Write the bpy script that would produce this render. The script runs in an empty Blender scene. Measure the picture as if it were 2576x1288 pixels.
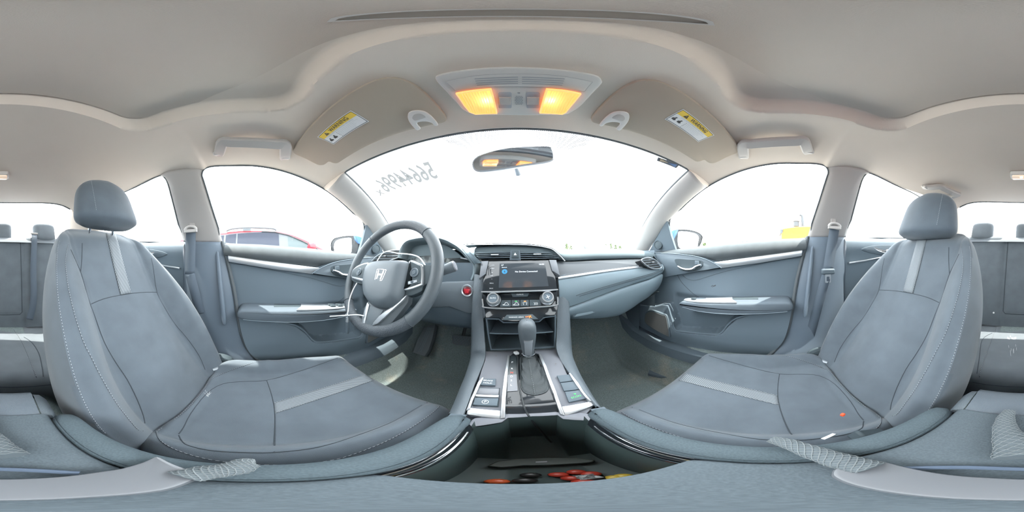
import bpy, math, random
from math import sin, cos, tan, pi, radians, degrees, atan2, sqrt, hypot
from mathutils import Vector as V, Matrix as M
random.seed(7)
SC = bpy.context.scene
COL = SC.collection

# ------------------------------------------------------------------ camera
# a 360 degree camera on a small stand above the centre armrest; x right, y forward, z up,
# origin of z = lens height (0.98 m above the ground)
CAM = V((-0.013, 0.0, 0.0))
CROT = M.Rotation(radians(1.3), 3, 'Z') @ M.Rotation(radians(1.0), 3, 'Y')
cd = bpy.data.cameras.new('camera')
cam = bpy.data.objects.new('camera', cd)
COL.objects.link(cam)
cd.type = 'PANO'
try:
    cd.panorama_type = 'EQUIRECTANGULAR'
except Exception:
    pass
try:
    cd.cycles.panorama_type = 'EQUIRECTANGULAR'
except Exception:
    pass
cd.clip_start = 0.002
cd.clip_end = 500
cam.matrix_world = M.Translation(CAM) @ (CROT @ M.Rotation(radians(90), 3, 'X')).to_4x4()
SC.camera = cam

# ------------------------------------------------------------------ light
GROUND = -0.98
w = bpy.data.worlds.new('sky')
SC.world = w
w.use_nodes = True
bg = w.node_tree.nodes['Background']
bg.inputs[0].default_value = (0.93, 0.97, 1.0, 1)
bg.inputs[1].default_value = 8.0
sd = bpy.data.lights.new('sun', 'SUN')
sd.energy = 11
sd.angle = radians(0.6)
sd.color = (1.0, 0.95, 0.86)
sun = bpy.data.objects.new('sun', sd)
COL.objects.link(sun)
SUN_EL, SUN_AZ = radians(64), radians(184)      # behind the car, high
sdir = V((sin(SUN_AZ) * cos(SUN_EL), cos(SUN_AZ) * cos(SUN_EL), sin(SUN_EL)))
sun.rotation_euler = sdir.to_track_quat('Z', 'Y').to_euler()
SC.view_settings.view_transform = 'Standard'
SC.view_settings.look = 'None'
SC.view_settings.gamma = 1
SC.view_settings.use_curve_mapping = False
SC.view_settings.exposure = 0.45
try:
    SC.cycles.use_denoising = True
    SC.cycles.max_bounces = 10
    SC.cycles.diffuse_bounces = 6
    SC.cycles.transparent_max_bounces = 16
    SC.cycles.sample_clamp_indirect = 6
except Exception:
    pass


# ------------------------------------------------------------------ where a point of the car is seen from the lens
def ray(px, py):
    a = (px - 1288) / 2576 * 2 * pi
    e = (644 - py) / 1288 * pi
    return CROT @ V((sin(a) * cos(e), cos(a) * cos(e), sin(e)))


def on(px, py, n, d):
    n = V(n)
    r = ray(px, py)
    return CAM + r * ((d - n.dot(CAM)) / n.dot(r))


def AX(px, py, x): return on(px, py, (1, 0, 0), x)
def AY(px, py, y): return on(px, py, (0, 1, 0), y)
def AZ(px, py, z): return on(px, py, (0, 0, 1), z)


def hit(px, py, f, t0=0.05, t1=2.0, n=400):
    """first point along the ray where f(p) changes sign"""
    r = ray(px, py)
    a = t0
    fa = f(CAM + r * a)
    for i in range(1, n + 1):
        b = t0 + (t1 - t0) * i / n
        fb = f(CAM + r * b)
        if fa * fb <= 0:
            for _ in range(30):
                m = (a + b) / 2
                fm = f(CAM + r * m)
                if fa * fm <= 0:
                    b = m
                else:
                    a, fa = m, fm
            return CAM + r * ((a + b) / 2)
        a, fa = b, fb
    return CAM + r * t1


class PL:
    """a work plane: origin o, axes u, v, normal n (towards the cabin)"""
    def __init__(s, o, u, v):
        s.o = V(o); s.u = V(u).normalized()
        v = V(v); s.v = (v - s.u * v.dot(s.u)).normalized()
        s.n = s.u.cross(s.v).normalized()
        if s.n.dot(CAM - s.o) < 0:
            s.n = -s.n

    def uv(s, px, py):
        p = on(px, py, s.n, s.n.dot(s.o)) - s.o
        return (p.dot(s.u), p.dot(s.v))

    def tr(s, pts): return [s.uv(*p) for p in pts]
    def p(s, u, v, h=0.0): return s.o + s.u * u + s.v * v + s.n * h
    def at(s, px, py, h=0.0): return s.p(*s.uv(px, py), h)


# ------------------------------------------------------------------ numbers
def lerp(a, b, t): return a + (b - a) * t
def clamp(x, a=0.0, b=1.0): return a if x < a else b if x > b else x
def ss(a, b, x):
    t = clamp((x - a) / (b - a))
    return t * t * (3 - 2 * t)


def tab(T, x):
    """piecewise linear table ((x, value), ...) ; value number or tuple"""
    if x <= T[0][0]: return T[0][1]
    for (a, p), (b, q) in zip(T, T[1:]):
        if x <= b:
            t = (x - a) / (b - a)
            t2 = t
            if isinstance(p, (tuple, list)):
                return tuple(lerp(i, j, t2) for i, j in zip(p, q))
            return lerp(p, q, t2)
    return T[-1][1]


def stab(T, x):
    """smooth (catmull-rom) table"""
    if x <= T[0][0]: return T[0][1]
    if x >= T[-1][0]: return T[-1][1]
    for i in range(len(T) - 1):
        if x <= T[i + 1][0]:
            x0, y0 = T[i]; x1, y1 = T[i + 1]
            t = (x - x0) / (x1 - x0)
            m0 = (y1 - T[i - 1][1]) / (x1 - T[i - 1][0]) if i > 0 else (y1 - y0) / (x1 - x0)
            m1 = (T[i + 2][1] - y0) / (T[i + 2][0] - x0) if i + 2 < len(T) else (y1 - y0) / (x1 - x0)
            h = x1 - x0
            return ((2*t**3-3*t**2+1)*y0 + (t**3-2*t**2+t)*h*m0 + (-2*t**3+3*t**2)*y1 + (t**3-t**2)*h*m1)


def spline(P, n=6, closed=False):
    P = [tuple(p) for p in P]
    out = []
    m = len(P)
    rng = range(m if closed else m - 1)
    for i in rng:
        p1, p2 = P[i], P[(i + 1) % m]
        p0 = P[i - 1] if (i > 0 or closed) else p1
        p3 = P[(i + 2) % m] if (i + 2 < m or closed) else p2
        for k in range(n):
            t = k / n
            out.append(tuple(0.5 * (2*b + (c-a)*t + (2*a-5*b+4*c-d)*t*t + (3*b-a-3*c+d)*t**3)
                             for a, b, c, d in zip(p0, p1, p2, p3)))
    if not closed: out.append(P[-1])
    return out


def resample(P, n):
    P = [V(p) for p in P]
    L = [0]
    for a, b in zip(P, P[1:]): L.append(L[-1] + (b - a).length)
    out = []
    j = 0
    for i in range(n):
        s = L[-1] * i / (n - 1)
        while j < len(L) - 2 and L[j + 1] < s: j += 1
        d = L[j + 1] - L[j]
        out.append(P[j].lerp(P[j + 1], (s - L[j]) / d if d > 0 else 0))
    return out


def rrect(cx, cy, w, h, r, n=4):
    r = min(r, w / 2 - 1e-5, h / 2 - 1e-5)
    o = []
    for sx, sy, a0 in ((1, 1, 0), (-1, 1, 90), (-1, -1, 180), (1, -1, 270)):
        for k in range(n + 1):
            a = radians(a0 + 90 * k / n)
            o.append((cx + sx * (w / 2 - r) + r * cos(a), cy + sy * (h / 2 - r) + r * sin(a)))
    return o


def circ(cx, cy, r, n=20, ry=None):
    return [(cx + r * cos(2*pi*k/n), cy + (ry or r) * sin(2*pi*k/n)) for k in range(n)]


# ------------------------------------------------------------------ geometry collector
class G:
    def __init__(s): s.v = []; s.f = []; s.mi = []

    def add(s, v, f, m=0):
        o = len(s.v)
        s.v += [tuple(p) for p in v]
        s.f += [tuple(i + o for i in q) for q in f]
        s.mi += [m] * len(f)
        return s

    def grid(s, rows, cu=False, cv=False, m=0):
        a, b = len(rows), len(rows[0])
        f = []
        for i in range(a if cv else a - 1):
            for j in range(b if cu else b - 1):
                i2, j2 = (i + 1) % a, (j + 1) % b
                f.append((i*b+j, i*b+j2, i2*b+j2, i2*b+j))
        return s.add([p for r in rows for p in r], f, m)

    def tube(s, path, r, n=8, closed=False, caps=True, up=None, flat=1.0, m=0):
        P = [V(p) for p in path]
        k = len(P)
        R = r if isinstance(r, (list, tuple)) else [r] * k
        rows = []
        nrm = None
        for i in range(k):
            if closed: t = P[(i + 1) % k] - P[i - 1]
            else: t = P[min(i + 1, k - 1)] - P[max(i - 1, 0)]
            if t.length < 1e-9: t = V((0, 0, 1))
            t.normalize()
            if up is not None:
                nrm = V(up) - t * V(up).dot(t)
            elif nrm is None:
                nrm = V((0, 0, 1)) if abs(t.z) < .9 else V((1, 0, 0))
                nrm = nrm - t * nrm.dot(t)
            else:
                nrm = nrm - t * nrm.dot(t)
            if nrm.length < 1e-6: nrm = t.orthogonal()
            nrm.normalize()
            b = t.cross(nrm)
            rows.append([P[i] + (b * cos(2*pi*j/n) + nrm * sin(2*pi*j/n) * flat) * R[i] for j in range(n)])
        s.grid(rows, cu=True, cv=closed, m=m)
        if caps and not closed:
            o = len(s.v)
            s.f.append(tuple(range(o - k*n + n - 1, o - k*n - 1, -1)))
            s.f.append(tuple(range(o - n, o)))
            s.mi += [m, m]
        return s

    def sweep(s, path, prof, up, closed=False, caps=True, m=0, scale=None):
        """profile points (side, up) swept along a path"""
        P = [V(p) for p in path]
        k = len(P)
        rows = []
        for i in range(k):
            if closed: t = P[(i + 1) % k] - P[i - 1]
            else: t = P[min(i + 1, k - 1)] - P[max(i - 1, 0)]
            t.normalize()
            u = up[i] if isinstance(up, list) else V(up)
            n = (u - t * u.dot(t)).normalized()
            b = t.cross(n)
            sc = scale[i] if scale else 1.0
            rows.append([P[i] + b * a * sc + n * c * sc for a, c in prof])
        s.grid(rows, cu=True, cv=closed, m=m)
        if caps and not closed:
            o = len(s.v); n = len(prof)
            s.f.append(tuple(range(o - k*n + n - 1, o - k*n - 1, -1)))
            s.f.append(tuple(range(o - n, o)))
            s.mi += [m, m]
        return s

    def box(s, c, size, R=None, m=0):
        c = V(c)
        R = R or M.Identity(3)
        v = [c + R @ V((x*size[0]/2, y*size[1]/2, z*size[2]/2)) for x in (-1, 1) for y in (-1, 1) for z in (-1, 1)]
        return s.add(v, [(0,1,3,2),(4,6,7,5),(0,4,5,1),(2,3,7,6),(0,2,6,4),(1,5,7,3)], m)

    def prism(s, a, b, m=0):
        """two outlines of equal length joined into a solid"""
        n = len(a)
        return s.add(list(a) + list(b), [tuple(range(n - 1, -1, -1)), tuple(range(n, 2*n))] +
                     [(i, (i+1) % n, n + (i+1) % n, n + i) for i in range(n)], m)

    def slab(s, pl, uv, h0, h1, inset=0.0, m=0):
        """outline on a work plane, from height h0 to h1, the top edge stepped in for a soft rim"""
        if inset > 0:
            c = inset_poly(uv, inset)
            n = len(uv)
            hm = h1 - inset * (1 if h1 > h0 else -1)
            rows = [[pl.p(u, v, h0) for u, v in uv], [pl.p(u, v, hm) for u, v in uv],
                    [pl.p(lerp(u, u2, .3), lerp(v, v2, .3), lerp(hm, h1, .7)) for (u, v), (u2, v2) in zip(uv, c)],
                    [pl.p(u, v, h1) for u, v in c]]
            o = len(s.v)
            s.grid(rows, cu=True, m=m)
            s.f.append(tuple(range(o + n - 1, o - 1, -1)))
            s.f.append(tuple(range(o + 3*n, o + 4*n)))
            s.mi += [m, m]
            return s
        return s.prism([pl.p(u, v, h0) for u, v in uv], [pl.p(u, v, h1) for u, v in uv], m)

    def ring(s, pl, outer, inner, h0, h1, m=0):
        """a frame between two outlines with the same number of points"""
        n = len(outer)
        rows = [[pl.p(u, v, h0) for u, v in outer], [pl.p(u, v, h1) for u, v in outer],
                [pl.p(u, v, h1) for u, v in inner], [pl.p(u, v, h0) for u, v in inner]]
        return s.grid(rows, cu=True, cv=True, m=m)

    def lathe(s, prof, o, ax, n=24, m=0, caps=True):
        o = V(o); ax = V(ax).normalized()
        a = ax.orthogonal().normalized(); b = ax.cross(a)
        rows = [[o + ax * h + (a * cos(2*pi*j/n) + b * sin(2*pi*j/n)) * max(r, 1e-5) for j in range(n)] for r, h in prof]
        s.grid(rows, cu=True, m=m)
        if caps:
            t = len(s.v); k = len(prof)
            s.f.append(tuple(range(t - k*n + n - 1, t - k*n - 1, -1)))
            s.f.append(tuple(range(t - n, t)))
            s.mi += [m, m]
        return s

    def mirror(s):
        """copy mirrored in x"""
        g = G()
        g.v = [(-x, y, z) for x, y, z in s.v]
        g.f = [tuple(reversed(q)) for q in s.f]
        g.mi = list(s.mi)
        return g

    def obj(s, name, mat, parent=None, smooth=True, ang=38, bevel=0, seg=2, sub=0, solid=0, off=-1, fixn=True):
        me = bpy.data.meshes.new(name)
        me.from_pydata(s.v, [], s.f)
        mats = mat if isinstance(mat, (list, tuple)) else [mat]
        for m_ in mats: me.materials.append(MAT[m_] if isinstance(m_, str) else m_)
        if len(mats) > 1:
            for p, i in zip(me.polygons, s.mi): p.material_index = i
        if fixn:
            import bmesh
            bm = bmesh.new(); bm.from_mesh(me)
            bmesh.ops.recalc_face_normals(bm, faces=bm.faces)
            bm.to_mesh(me); bm.free()
        me.update()
        if smooth:
            me.shade_smooth()
            try: me.set_sharp_from_angle(angle=radians(ang))
            except Exception: pass
        o = bpy.data.objects.new(name, me)
        COL.objects.link(o)
        if solid:
            q = o.modifiers.new('thickness', 'SOLIDIFY'); q.thickness = solid; q.offset = off
        if bevel:
            q = o.modifiers.new('bevel', 'BEVEL'); q.width = bevel; q.segments = seg; q.limit_method = 'ANGLE'
            q.angle_limit = radians(35); q.use_clamp_overlap = True; q.harden_normals = False
        if sub:
            q = o.modifiers.new('subdivision', 'SUBSURF'); q.levels = sub; q.render_levels = sub
        if parent is not None: adopt(o, parent)
        return o


def inset_poly(uv, d):
    n = len(uv)
    A = sum(uv[i][0]*uv[(i+1) % n][1] - uv[(i+1) % n][0]*uv[i][1] for i in range(n))
    sg = 1 if A > 0 else -1
    out = []
    for i in range(n):
        a, b, c = uv[i-1], uv[i], uv[(i+1) % n]
        e1 = (b[0]-a[0], b[1]-a[1]); e2 = (c[0]-b[0], c[1]-b[1])
        l1 = hypot(*e1) or 1e-9; l2 = hypot(*e2) or 1e-9
        n1 = (-e1[1]/l1*sg, e1[0]/l1*sg); n2 = (-e2[1]/l2*sg, e2[0]/l2*sg)
        m = (n1[0]+n2[0], n1[1]+n2[1]); q = m[0]*n1[0]+m[1]*n1[1]
        q = max(q, .5)
        out.append((b[0]+m[0]*d/q, b[1]+m[1]*d/q))
    return out


def world_of(o):
    p = o.parent
    return (world_of(p) if p else M.Identity(4)) @ (o.matrix_parent_inverse if p else M.Identity(4)) @ M.LocRotScale(o.location, o.rotation_euler, o.scale)


def adopt(o, parent):
    o.parent = parent
    o.matrix_parent_inverse = world_of(parent).inverted()
    return o


def tag(o, label, cat=None, group=None, kind=None):
    o['label'] = label
    if cat: o['category'] = cat
    if group: o['group'] = group
    if kind: o['kind'] = kind
    return o


def thing(name, loc, label, cat, group=None, kind=None):
    o = bpy.data.objects.new(name, None)
    COL.objects.link(o)
    o.empty_display_size = .05
    o.location = loc
    return tag(o, label, cat, group, kind)


_txt = {}
def text(name, s, pl, u, v, size, mat, parent, h=.0006, rot=0, mirror=False, sx=1.0, bold=0.0, depth=.0004, align='CENTER'):
    """flat lettering lying on a work plane"""
    c = bpy.data.curves.new(name, 'FONT')
    c.body = s; c.size = 1; c.align_x = align; c.align_y = 'CENTER'; c.extrude = 0; c.offset = bold
    c.resolution_u = 3
    o = bpy.data.objects.new(name, c)
    COL.objects.link(o)
    dg = bpy.context.evaluated_depsgraph_get()
    me = bpy.data.meshes.new_from_object(o.evaluated_get(dg))
    bpy.data.objects.remove(o); bpy.data.curves.remove(c)
    cr, sr = cos(rot), sin(rot)
    for q in me.vertices:
        x, y = q.co.x * size * sx * (-1 if mirror else 1), q.co.y * size
        q.co = pl.p(u + x*cr - y*sr, v + x*sr + y*cr, h)
    me.name = name
    me.materials.clear()
    me.materials.append(MAT[mat] if isinstance(mat, str) else mat)
    o = bpy.data.objects.new(name, me)
    COL.objects.link(o)
    if parent is not None: adopt(o, parent)
    return o
# ------------------------------------------------------------------ materials (all procedural)
MAT = {}


def mat(name, col, rough=.6, metal=0.0, bump=0.0, scale=400, spec=.5, var=0.0, vscale=30, emit=None, es=1.0, sheen=0.0, coat=0.0, kind='noise'):
    m = bpy.data.materials.new(name)
    m.use_nodes = True
    nt = m.node_tree
    b = nt.nodes['Principled BSDF']
    b.inputs['Base Color'].default_value = (*col, 1)
    b.inputs['Roughness'].default_value = rough
    b.inputs['Metallic'].default_value = metal
    b.inputs['Specular IOR Level'].default_value = spec
    if sheen: b.inputs['Sheen Weight'].default_value = sheen
    if coat: b.inputs['Coat Weight'].default_value = coat; b.inputs['Coat Roughness'].default_value = .03
    if emit:
        b.inputs['Emission Color'].default_value = (*emit, 1)
        b.inputs['Emission Strength'].default_value = es
    tc = None
    if bump or var:
        tc = nt.nodes.new('ShaderNodeTexCoord')
    if var:
        n = nt.nodes.new('ShaderNodeTexNoise'); n.inputs['Scale'].default_value = vscale; n.inputs['Detail'].default_value = 6
        nt.links.new(tc.outputs['Object'], n.inputs['Vector'])
        r = nt.nodes.new('ShaderNodeValToRGB')
        r.color_ramp.elements[0].position = .3; r.color_ramp.elements[1].position = .7
        r.color_ramp.elements[0].color = (*[c * (1 - var) for c in col], 1)
        r.color_ramp.elements[1].color = (*[min(1, c * (1 + var)) for c in col], 1)
        nt.links.new(n.outputs['Fac'], r.inputs['Fac'])
        nt.links.new(r.outputs['Color'], b.inputs['Base Color'])
    if bump:
        if kind == 'noise':
            n = nt.nodes.new('ShaderNodeTexNoise'); n.inputs['Scale'].default_value = scale; n.inputs['Detail'].default_value = 3
            out = n.outputs['Fac']
        else:
            n = nt.nodes.new('ShaderNodeTexVoronoi'); n.inputs['Scale'].default_value = scale
            out = n.outputs['Distance']
        nt.links.new(tc.outputs['Object'], n.inputs['Vector'])
        bp = nt.nodes.new('ShaderNodeBump'); bp.inputs['Strength'].default_value = bump; bp.inputs['Distance'].default_value = .001
        nt.links.new(out, bp.inputs['Height'])
        nt.links.new(bp.outputs['Normal'], b.inputs['Normal'])
    MAT[name] = m
    return m


def stripes(name, ca, cb, freq, axis, duty=.5, rough=.7):
    """two-tone woven stripes along a direction in object space"""
    m = mat(name, ca, rough)
    nt = m.node_tree
    b = nt.nodes['Principled BSDF']
    tc = nt.nodes.new('ShaderNodeTexCoord')
    dp = nt.nodes.new('ShaderNodeVectorMath'); dp.operation = 'DOT_PRODUCT'
    dp.inputs[1].default_value = axis
    nt.links.new(tc.outputs['Object'], dp.inputs[0])
    mu = nt.nodes.new('ShaderNodeMath'); mu.operation = 'MULTIPLY'; mu.inputs[1].default_value = freq
    nt.links.new(dp.outputs['Value'], mu.inputs[0])
    fr = nt.nodes.new('ShaderNodeMath'); fr.operation = 'FRACT'
    nt.links.new(mu.outputs[0], fr.inputs[0])
    gt = nt.nodes.new('ShaderNodeMath'); gt.operation = 'GREATER_THAN'; gt.inputs[1].default_value = duty
    nt.links.new(fr.outputs[0], gt.inputs[0])
    mx = nt.nodes.new('ShaderNodeMix'); mx.data_type = 'RGBA'
    mx.inputs['A'].default_value = (*ca, 1); mx.inputs['B'].default_value = (*cb, 1)
    nt.links.new(gt.outputs[0], mx.inputs['Factor'])
    nt.links.new(mx.outputs['Result'], b.inputs['Base Color'])
    return m


def glass(name, tint=(1, 1, 1), refl=.06, rough=0.0):
    m = bpy.data.materials.new(name)
    m.use_nodes = True
    nt = m.node_tree
    nt.nodes.clear()
    o = nt.nodes.new('ShaderNodeOutputMaterial')
    t = nt.nodes.new('ShaderNodeBsdfTransparent'); t.inputs[0].default_value = (*tint, 1)
    g = nt.nodes.new('ShaderNodeBsdfGlossy'); g.inputs['Roughness'].default_value = rough
    x = nt.nodes.new('ShaderNodeMixShader'); x.inputs[0].default_value = refl
    nt.links.new(t.outputs[0], x.inputs[1]); nt.links.new(g.outputs[0], x.inputs[2])
    nt.links.new(x.outputs[0], o.inputs[0])
    MAT[name] = m
    return m


def weave(name, col, scale=900, rough=.85, amp=.35, var=.10):
    """knitted cloth: fine grain with a little colour variation"""
    return mat(name, col, rough, bump=amp, scale=scale * 2.6, var=var, vscale=14, spec=.25, sheen=.25)


mat('headliner', (.66, .588, .522), .95, bump=.25, scale=1500, spec=.1, var=.03, vscale=3)
mat('beige_plastic', (.42, .40, .385), .55, bump=.12, scale=1200, spec=.35)
mat('beige_light', (.60, .58, .56), .5, spec=.4)
mat('grey_inset', (.30, .31, .33), .5)
weave('seat_cloth', (.118, .143, .168), 420)
weave('seat_side', (.100, .125, .150), 420)
weave('rear_cloth', (.115, .135, .152), 420)
mat('pad_cloth', (.085, .112, .128), .9, bump=.4, scale=420, spec=.2, var=.12, vscale=500, kind='voronoi')
mat('seam', (.055, .068, .08), .9)
mat('thread', (.36, .39, .42), .8)
stripes('seat_stripe', (.29, .32, .34), (.10, .12, .14), 205, (-.75, .66, 0), .5)
mat('door_plastic', (.135, .175, .21), .5, bump=.15, scale=900, spec=.35)
mat('door_cloth', (.115, .142, .168), .75, bump=.15, scale=1300, spec=.25)
mat('door_top', (.068, .08, .087), .6, bump=.25, scale=700, spec=.3, var=.10, vscale=25)
mat('dark_plastic', (.10, .13, .155), .55, bump=.15, scale=900, spec=.35)
mat('darker_plastic', (.06, .08, .092), .6, bump=.1, scale=900, spec=.3)
mat('pillar_dark', (.125, .16, .20), .5, bump=.1, scale=900, spec=.35)
mat('dash_soft', (.175, .23, .265), .6, bump=.2, scale=800, spec=.3)
mat('dash_top', (.15, .19, .21), .75, bump=.2, scale=800, spec=.2)
mat('silver', (.56, .59, .62), .30, metal=.8)
mat('silver_satin', (.34, .37, .40), .42, metal=.4)
mat('chrome', (.85, .87, .9), .08, metal=1)
mat('gloss_black', (.018, .022, .026), .06, spec=.4)
mat('matt_black', (.02, .024, .027), .7)
mat('black_rubber', (.09, .105, .115), .7, bump=.2, scale=600)
mat('leather', (.07, .084, .096), .45, bump=.5, scale=700, kind='voronoi', spec=.45)
mat('leather_perf', (.075, .09, .105), .5, bump=.9, scale=420, kind='voronoi', spec=.4)
mat('vinyl', (.115, .14, .165), .5, bump=.6, scale=600, kind='voronoi', spec=.4)
mat('carpet', (.20, .265, .265), 1.0, bump=1.0, scale=500, spec=.05, var=.45, vscale=90)
mat('belt_web', (.08, .105, .135), .75, bump=.3, scale=800)
mat('white_print', (.85, .88, .9), .6)
mat('grey_print', (.45, .48, .5), .6)
mat('dark_print', (.06, .06, .06), .6)
mat('warn_yellow', (.78, .55, .08), .55)
mat('label_white', (.72, .73, .74), .55)
mat('cable_white', (.80, .82, .83), .5)
mat('cable_black', (.02, .025, .028), .4)
mat('amber_lens', (.9, .55, .2), .25, emit=(1.0, .42, .12), es=.30)
mat('bulb', (1, .8, .5), .3, emit=(1.0, .66, .26), es=6)
mat('red_glow', (.35, .02, .03), .3, emit=(1.0, .06, .09), es=1.0)
mat('red_mark', (.5, .05, .03), .4, emit=(1.0, .10, .03), es=.6)
mat('orange_glow', (.6, .2, .05), .4, emit=(1.0, .28, .06), es=1.0)
mat('green_glow', (.05, .4, .1), .4, emit=(.15, .9, .25), es=.5)
mat('white_glow', (.7, .75, .8), .4, emit=(.8, .88, 1.0), es=.45)
mat('screen', (.02, .025, .03), .08, emit=(.30, .36, .42), es=.10, spec=.5)
mat('screen_blue', (.03, .16, .30), .2, emit=(.08, .40, .70), es=.12)
mat('screen_text', (.6, .65, .7), .3, emit=(.75, .82, .9), es=.45)
mat('gauge_face', (.03, .04, .045), .25, spec=.5)
mat('mirror_glass', (.92, .93, .94), .02, metal=1)
mat('silver_decor', (.055, .063, .071), .5, spec=.3)
mat('start_red', (.07, .015, .02), .3, emit=(1.0, .03, .05), es=.05)
mat('crumb', (.28, .16, .10), .8)
mat('stand_grey', (.15, .16, .175), .35)
mat('net_base', (.115, .14, .155), .9)
mat('net_cord', (.19, .215, .225), .8)
mat('strap_blue', (.08, .11, .16), .7)
mat('candy_red', (.50, .05, .03), .35)
mat('candy_orange', (.60, .10, .03), .35)
mat('candy_black', (.03, .03, .03), .35)
mat('candy_yellow', (.60, .42, .05), .35)
mat('wrapper', (.35, .36, .36), .25)
mat('leather_knob', (.10, .12, .135), .45, bump=.3, scale=900, kind='voronoi')
mat('leather_boot', (.045, .055, .06), .5, bump=.6, scale=700, kind='voronoi')
mat('thread_dark', (.18, .20, .21), .8)
glass('window_glass', (.97, .985, .985), .05)
glass('tint_glass', (.42, .46, .50), .10)
glass('lens_clear', (.9, .9, .9), .12, .1)
mat('speaker_mesh', (.12, .125, .125), .6, bump=1.0, scale=900, kind='voronoi')
mat('vinyl_dark', (.12, .145, .165), .5, bump=.4, scale=500, kind='voronoi', spec=.4)
mat('plate_grey', (.16, .17, .195), .5, bump=.1, scale=900)
mat('selector_grey', (.17, .18, .20), .35)
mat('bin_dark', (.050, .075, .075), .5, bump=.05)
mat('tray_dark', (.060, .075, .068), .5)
mat('lid_cloth', (.095, .118, .135), .9, bump=.4, scale=420, spec=.2, var=.12, vscale=500, kind='voronoi')
mat('blue_paint', (.006, .06, .26), .3, spec=.3)
mat('leather_smooth', (.075, .092, .105), .42, bump=.3, scale=1100, kind='voronoi', spec=.45)
mat('dark_soft', (.125, .15, .17), .5, bump=.15, scale=1000, spec=.4)
mat('visor_cloth', (.39, .335, .28), .9, bump=.1, scale=1500, spec=.1)
mat('console_beige', (.52, .515, .50), .5, bump=.08, scale=1500, spec=.35)
mat('grey_inset2', (.36, .39, .43), .5)
mat('amber_rim', (.9, .6, .3), .25, emit=(1.0, .50, .16), es=.55)
mat('mirror_shell', (.30, .32, .35), .45)
mat('rear_mirror', (.72, .75, .78), .05, metal=1)
mat('dome_lens', (.85, .8, .72), .2, emit=(1.0, .55, .25), es=.25)
mat('sticker_grey', (.09, .10, .12), .5)
mat('sticker_tan', (.42, .34, .24), .5)
mat('sticker_blue', (.10, .18, .36), .5)


def frit():
    m = bpy.data.materials.new('frit_dots'); m.use_nodes = True
    nt = m.node_tree; nt.nodes.clear()
    o = nt.nodes.new('ShaderNodeOutputMaterial')
    t = nt.nodes.new('ShaderNodeBsdfTransparent'); d = nt.nodes.new('ShaderNodeBsdfDiffuse'); d.inputs[0].default_value = (.15, .16, .18, 1)
    x = nt.nodes.new('ShaderNodeMixShader')
    tc = nt.nodes.new('ShaderNodeTexCoord'); mp = nt.nodes.new('ShaderNodeMapping'); mp.inputs['Rotation'].default_value = (0, 0, .785)
    mp.inputs['Scale'].default_value = (330, 330, 0)
    v = nt.nodes.new('ShaderNodeTexVoronoi'); v.inputs['Scale'].default_value = 1; v.inputs['Randomness'].default_value = 0; v.voronoi_dimensions = '2D'
    lt = nt.nodes.new('ShaderNodeMath'); lt.operation = 'LESS_THAN'; lt.inputs[1].default_value = .46
    nt.links.new(tc.outputs['Object'], mp.inputs[0]); nt.links.new(mp.outputs[0], v.inputs['Vector'])
    nt.links.new(v.outputs['Distance'], lt.inputs[0]); nt.links.new(lt.outputs[0], x.inputs[0])
    nt.links.new(t.outputs[0], x.inputs[1]); nt.links.new(d.outputs[0], x.inputs[2]); nt.links.new(x.outputs[0], o.inputs[0])
    MAT['frit_dots'] = m


frit()


def chalk():
    m = bpy.data.materials.new('chalk'); m.use_nodes = True
    nt = m.node_tree; nt.nodes.clear()
    o = nt.nodes.new('ShaderNodeOutputMaterial')
    t = nt.nodes.new('ShaderNodeBsdfTransparent'); d = nt.nodes.new('ShaderNodeBsdfDiffuse'); d.inputs[0].default_value = (.15, .16, .155, 1)
    x = nt.nodes.new('ShaderNodeMixShader'); x.inputs[0].default_value = .95
    nt.links.new(t.outputs[0], x.inputs[1]); nt.links.new(d.outputs[0], x.inputs[2]); nt.links.new(x.outputs[0], o.inputs[0])
    MAT['chalk'] = m


chalk()
mat('scuff', (.42, .44, .45), .9)
mat('red_print', (.55, .10, .12), .5)
mat('mirror_black', (.007, .009, .011), .45, spec=.2)
mat('gravel', (.52, .49, .45), .95, bump=.5, scale=30, var=.2, vscale=4)
mat('tyre', (.03, .03, .03), .8)
mat('red_paint', (.26, .012, .022), .3, coat=.3)
mat('white_paint', (.04, .043, .046), .45, spec=.2)
mat('suv_glass', (.035, .04, .055), .3, spec=.1)
mat('suv_glass_light', (.075, .095, .10), .3, spec=.1)
mat('rail_grey', (.07, .08, .09), .5)
mat('loader_yellow', (.36, .17, .01), .5)
mat('bark', (.16, .12, .09), .9)
mat('foliage', (.10, .14, .06), .9)

def amber():
    """ribbed lamp lens: glows softly all over and lets the bulb behind it shine through"""
    m = MAT['amber_lens']; nt = m.node_tree
    out = [n for n in nt.nodes if n.type == 'OUTPUT_MATERIAL'][0]; b = nt.nodes['Principled BSDF']
    t = nt.nodes.new('ShaderNodeBsdfTranslucent'); t.inputs[0].default_value = (1.0, .72, .40, 1)
    a = nt.nodes.new('ShaderNodeAddShader')
    nt.links.new(b.outputs[0], a.inputs[0]); nt.links.new(t.outputs[0], a.inputs[1]); nt.links.new(a.outputs[0], out.inputs[0])
    b.inputs['Base Color'].default_value = (.25, .14, .05, 1)


amber()
mat('buckle_sunlit_orange', (.75, .09, .03), .4, emit=(1.0, .12, .03), es=.35)  # orange release button; its emission stands in for sunlight falling on it
mat('slot_shade', (.36, .32, .28), .8)


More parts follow.
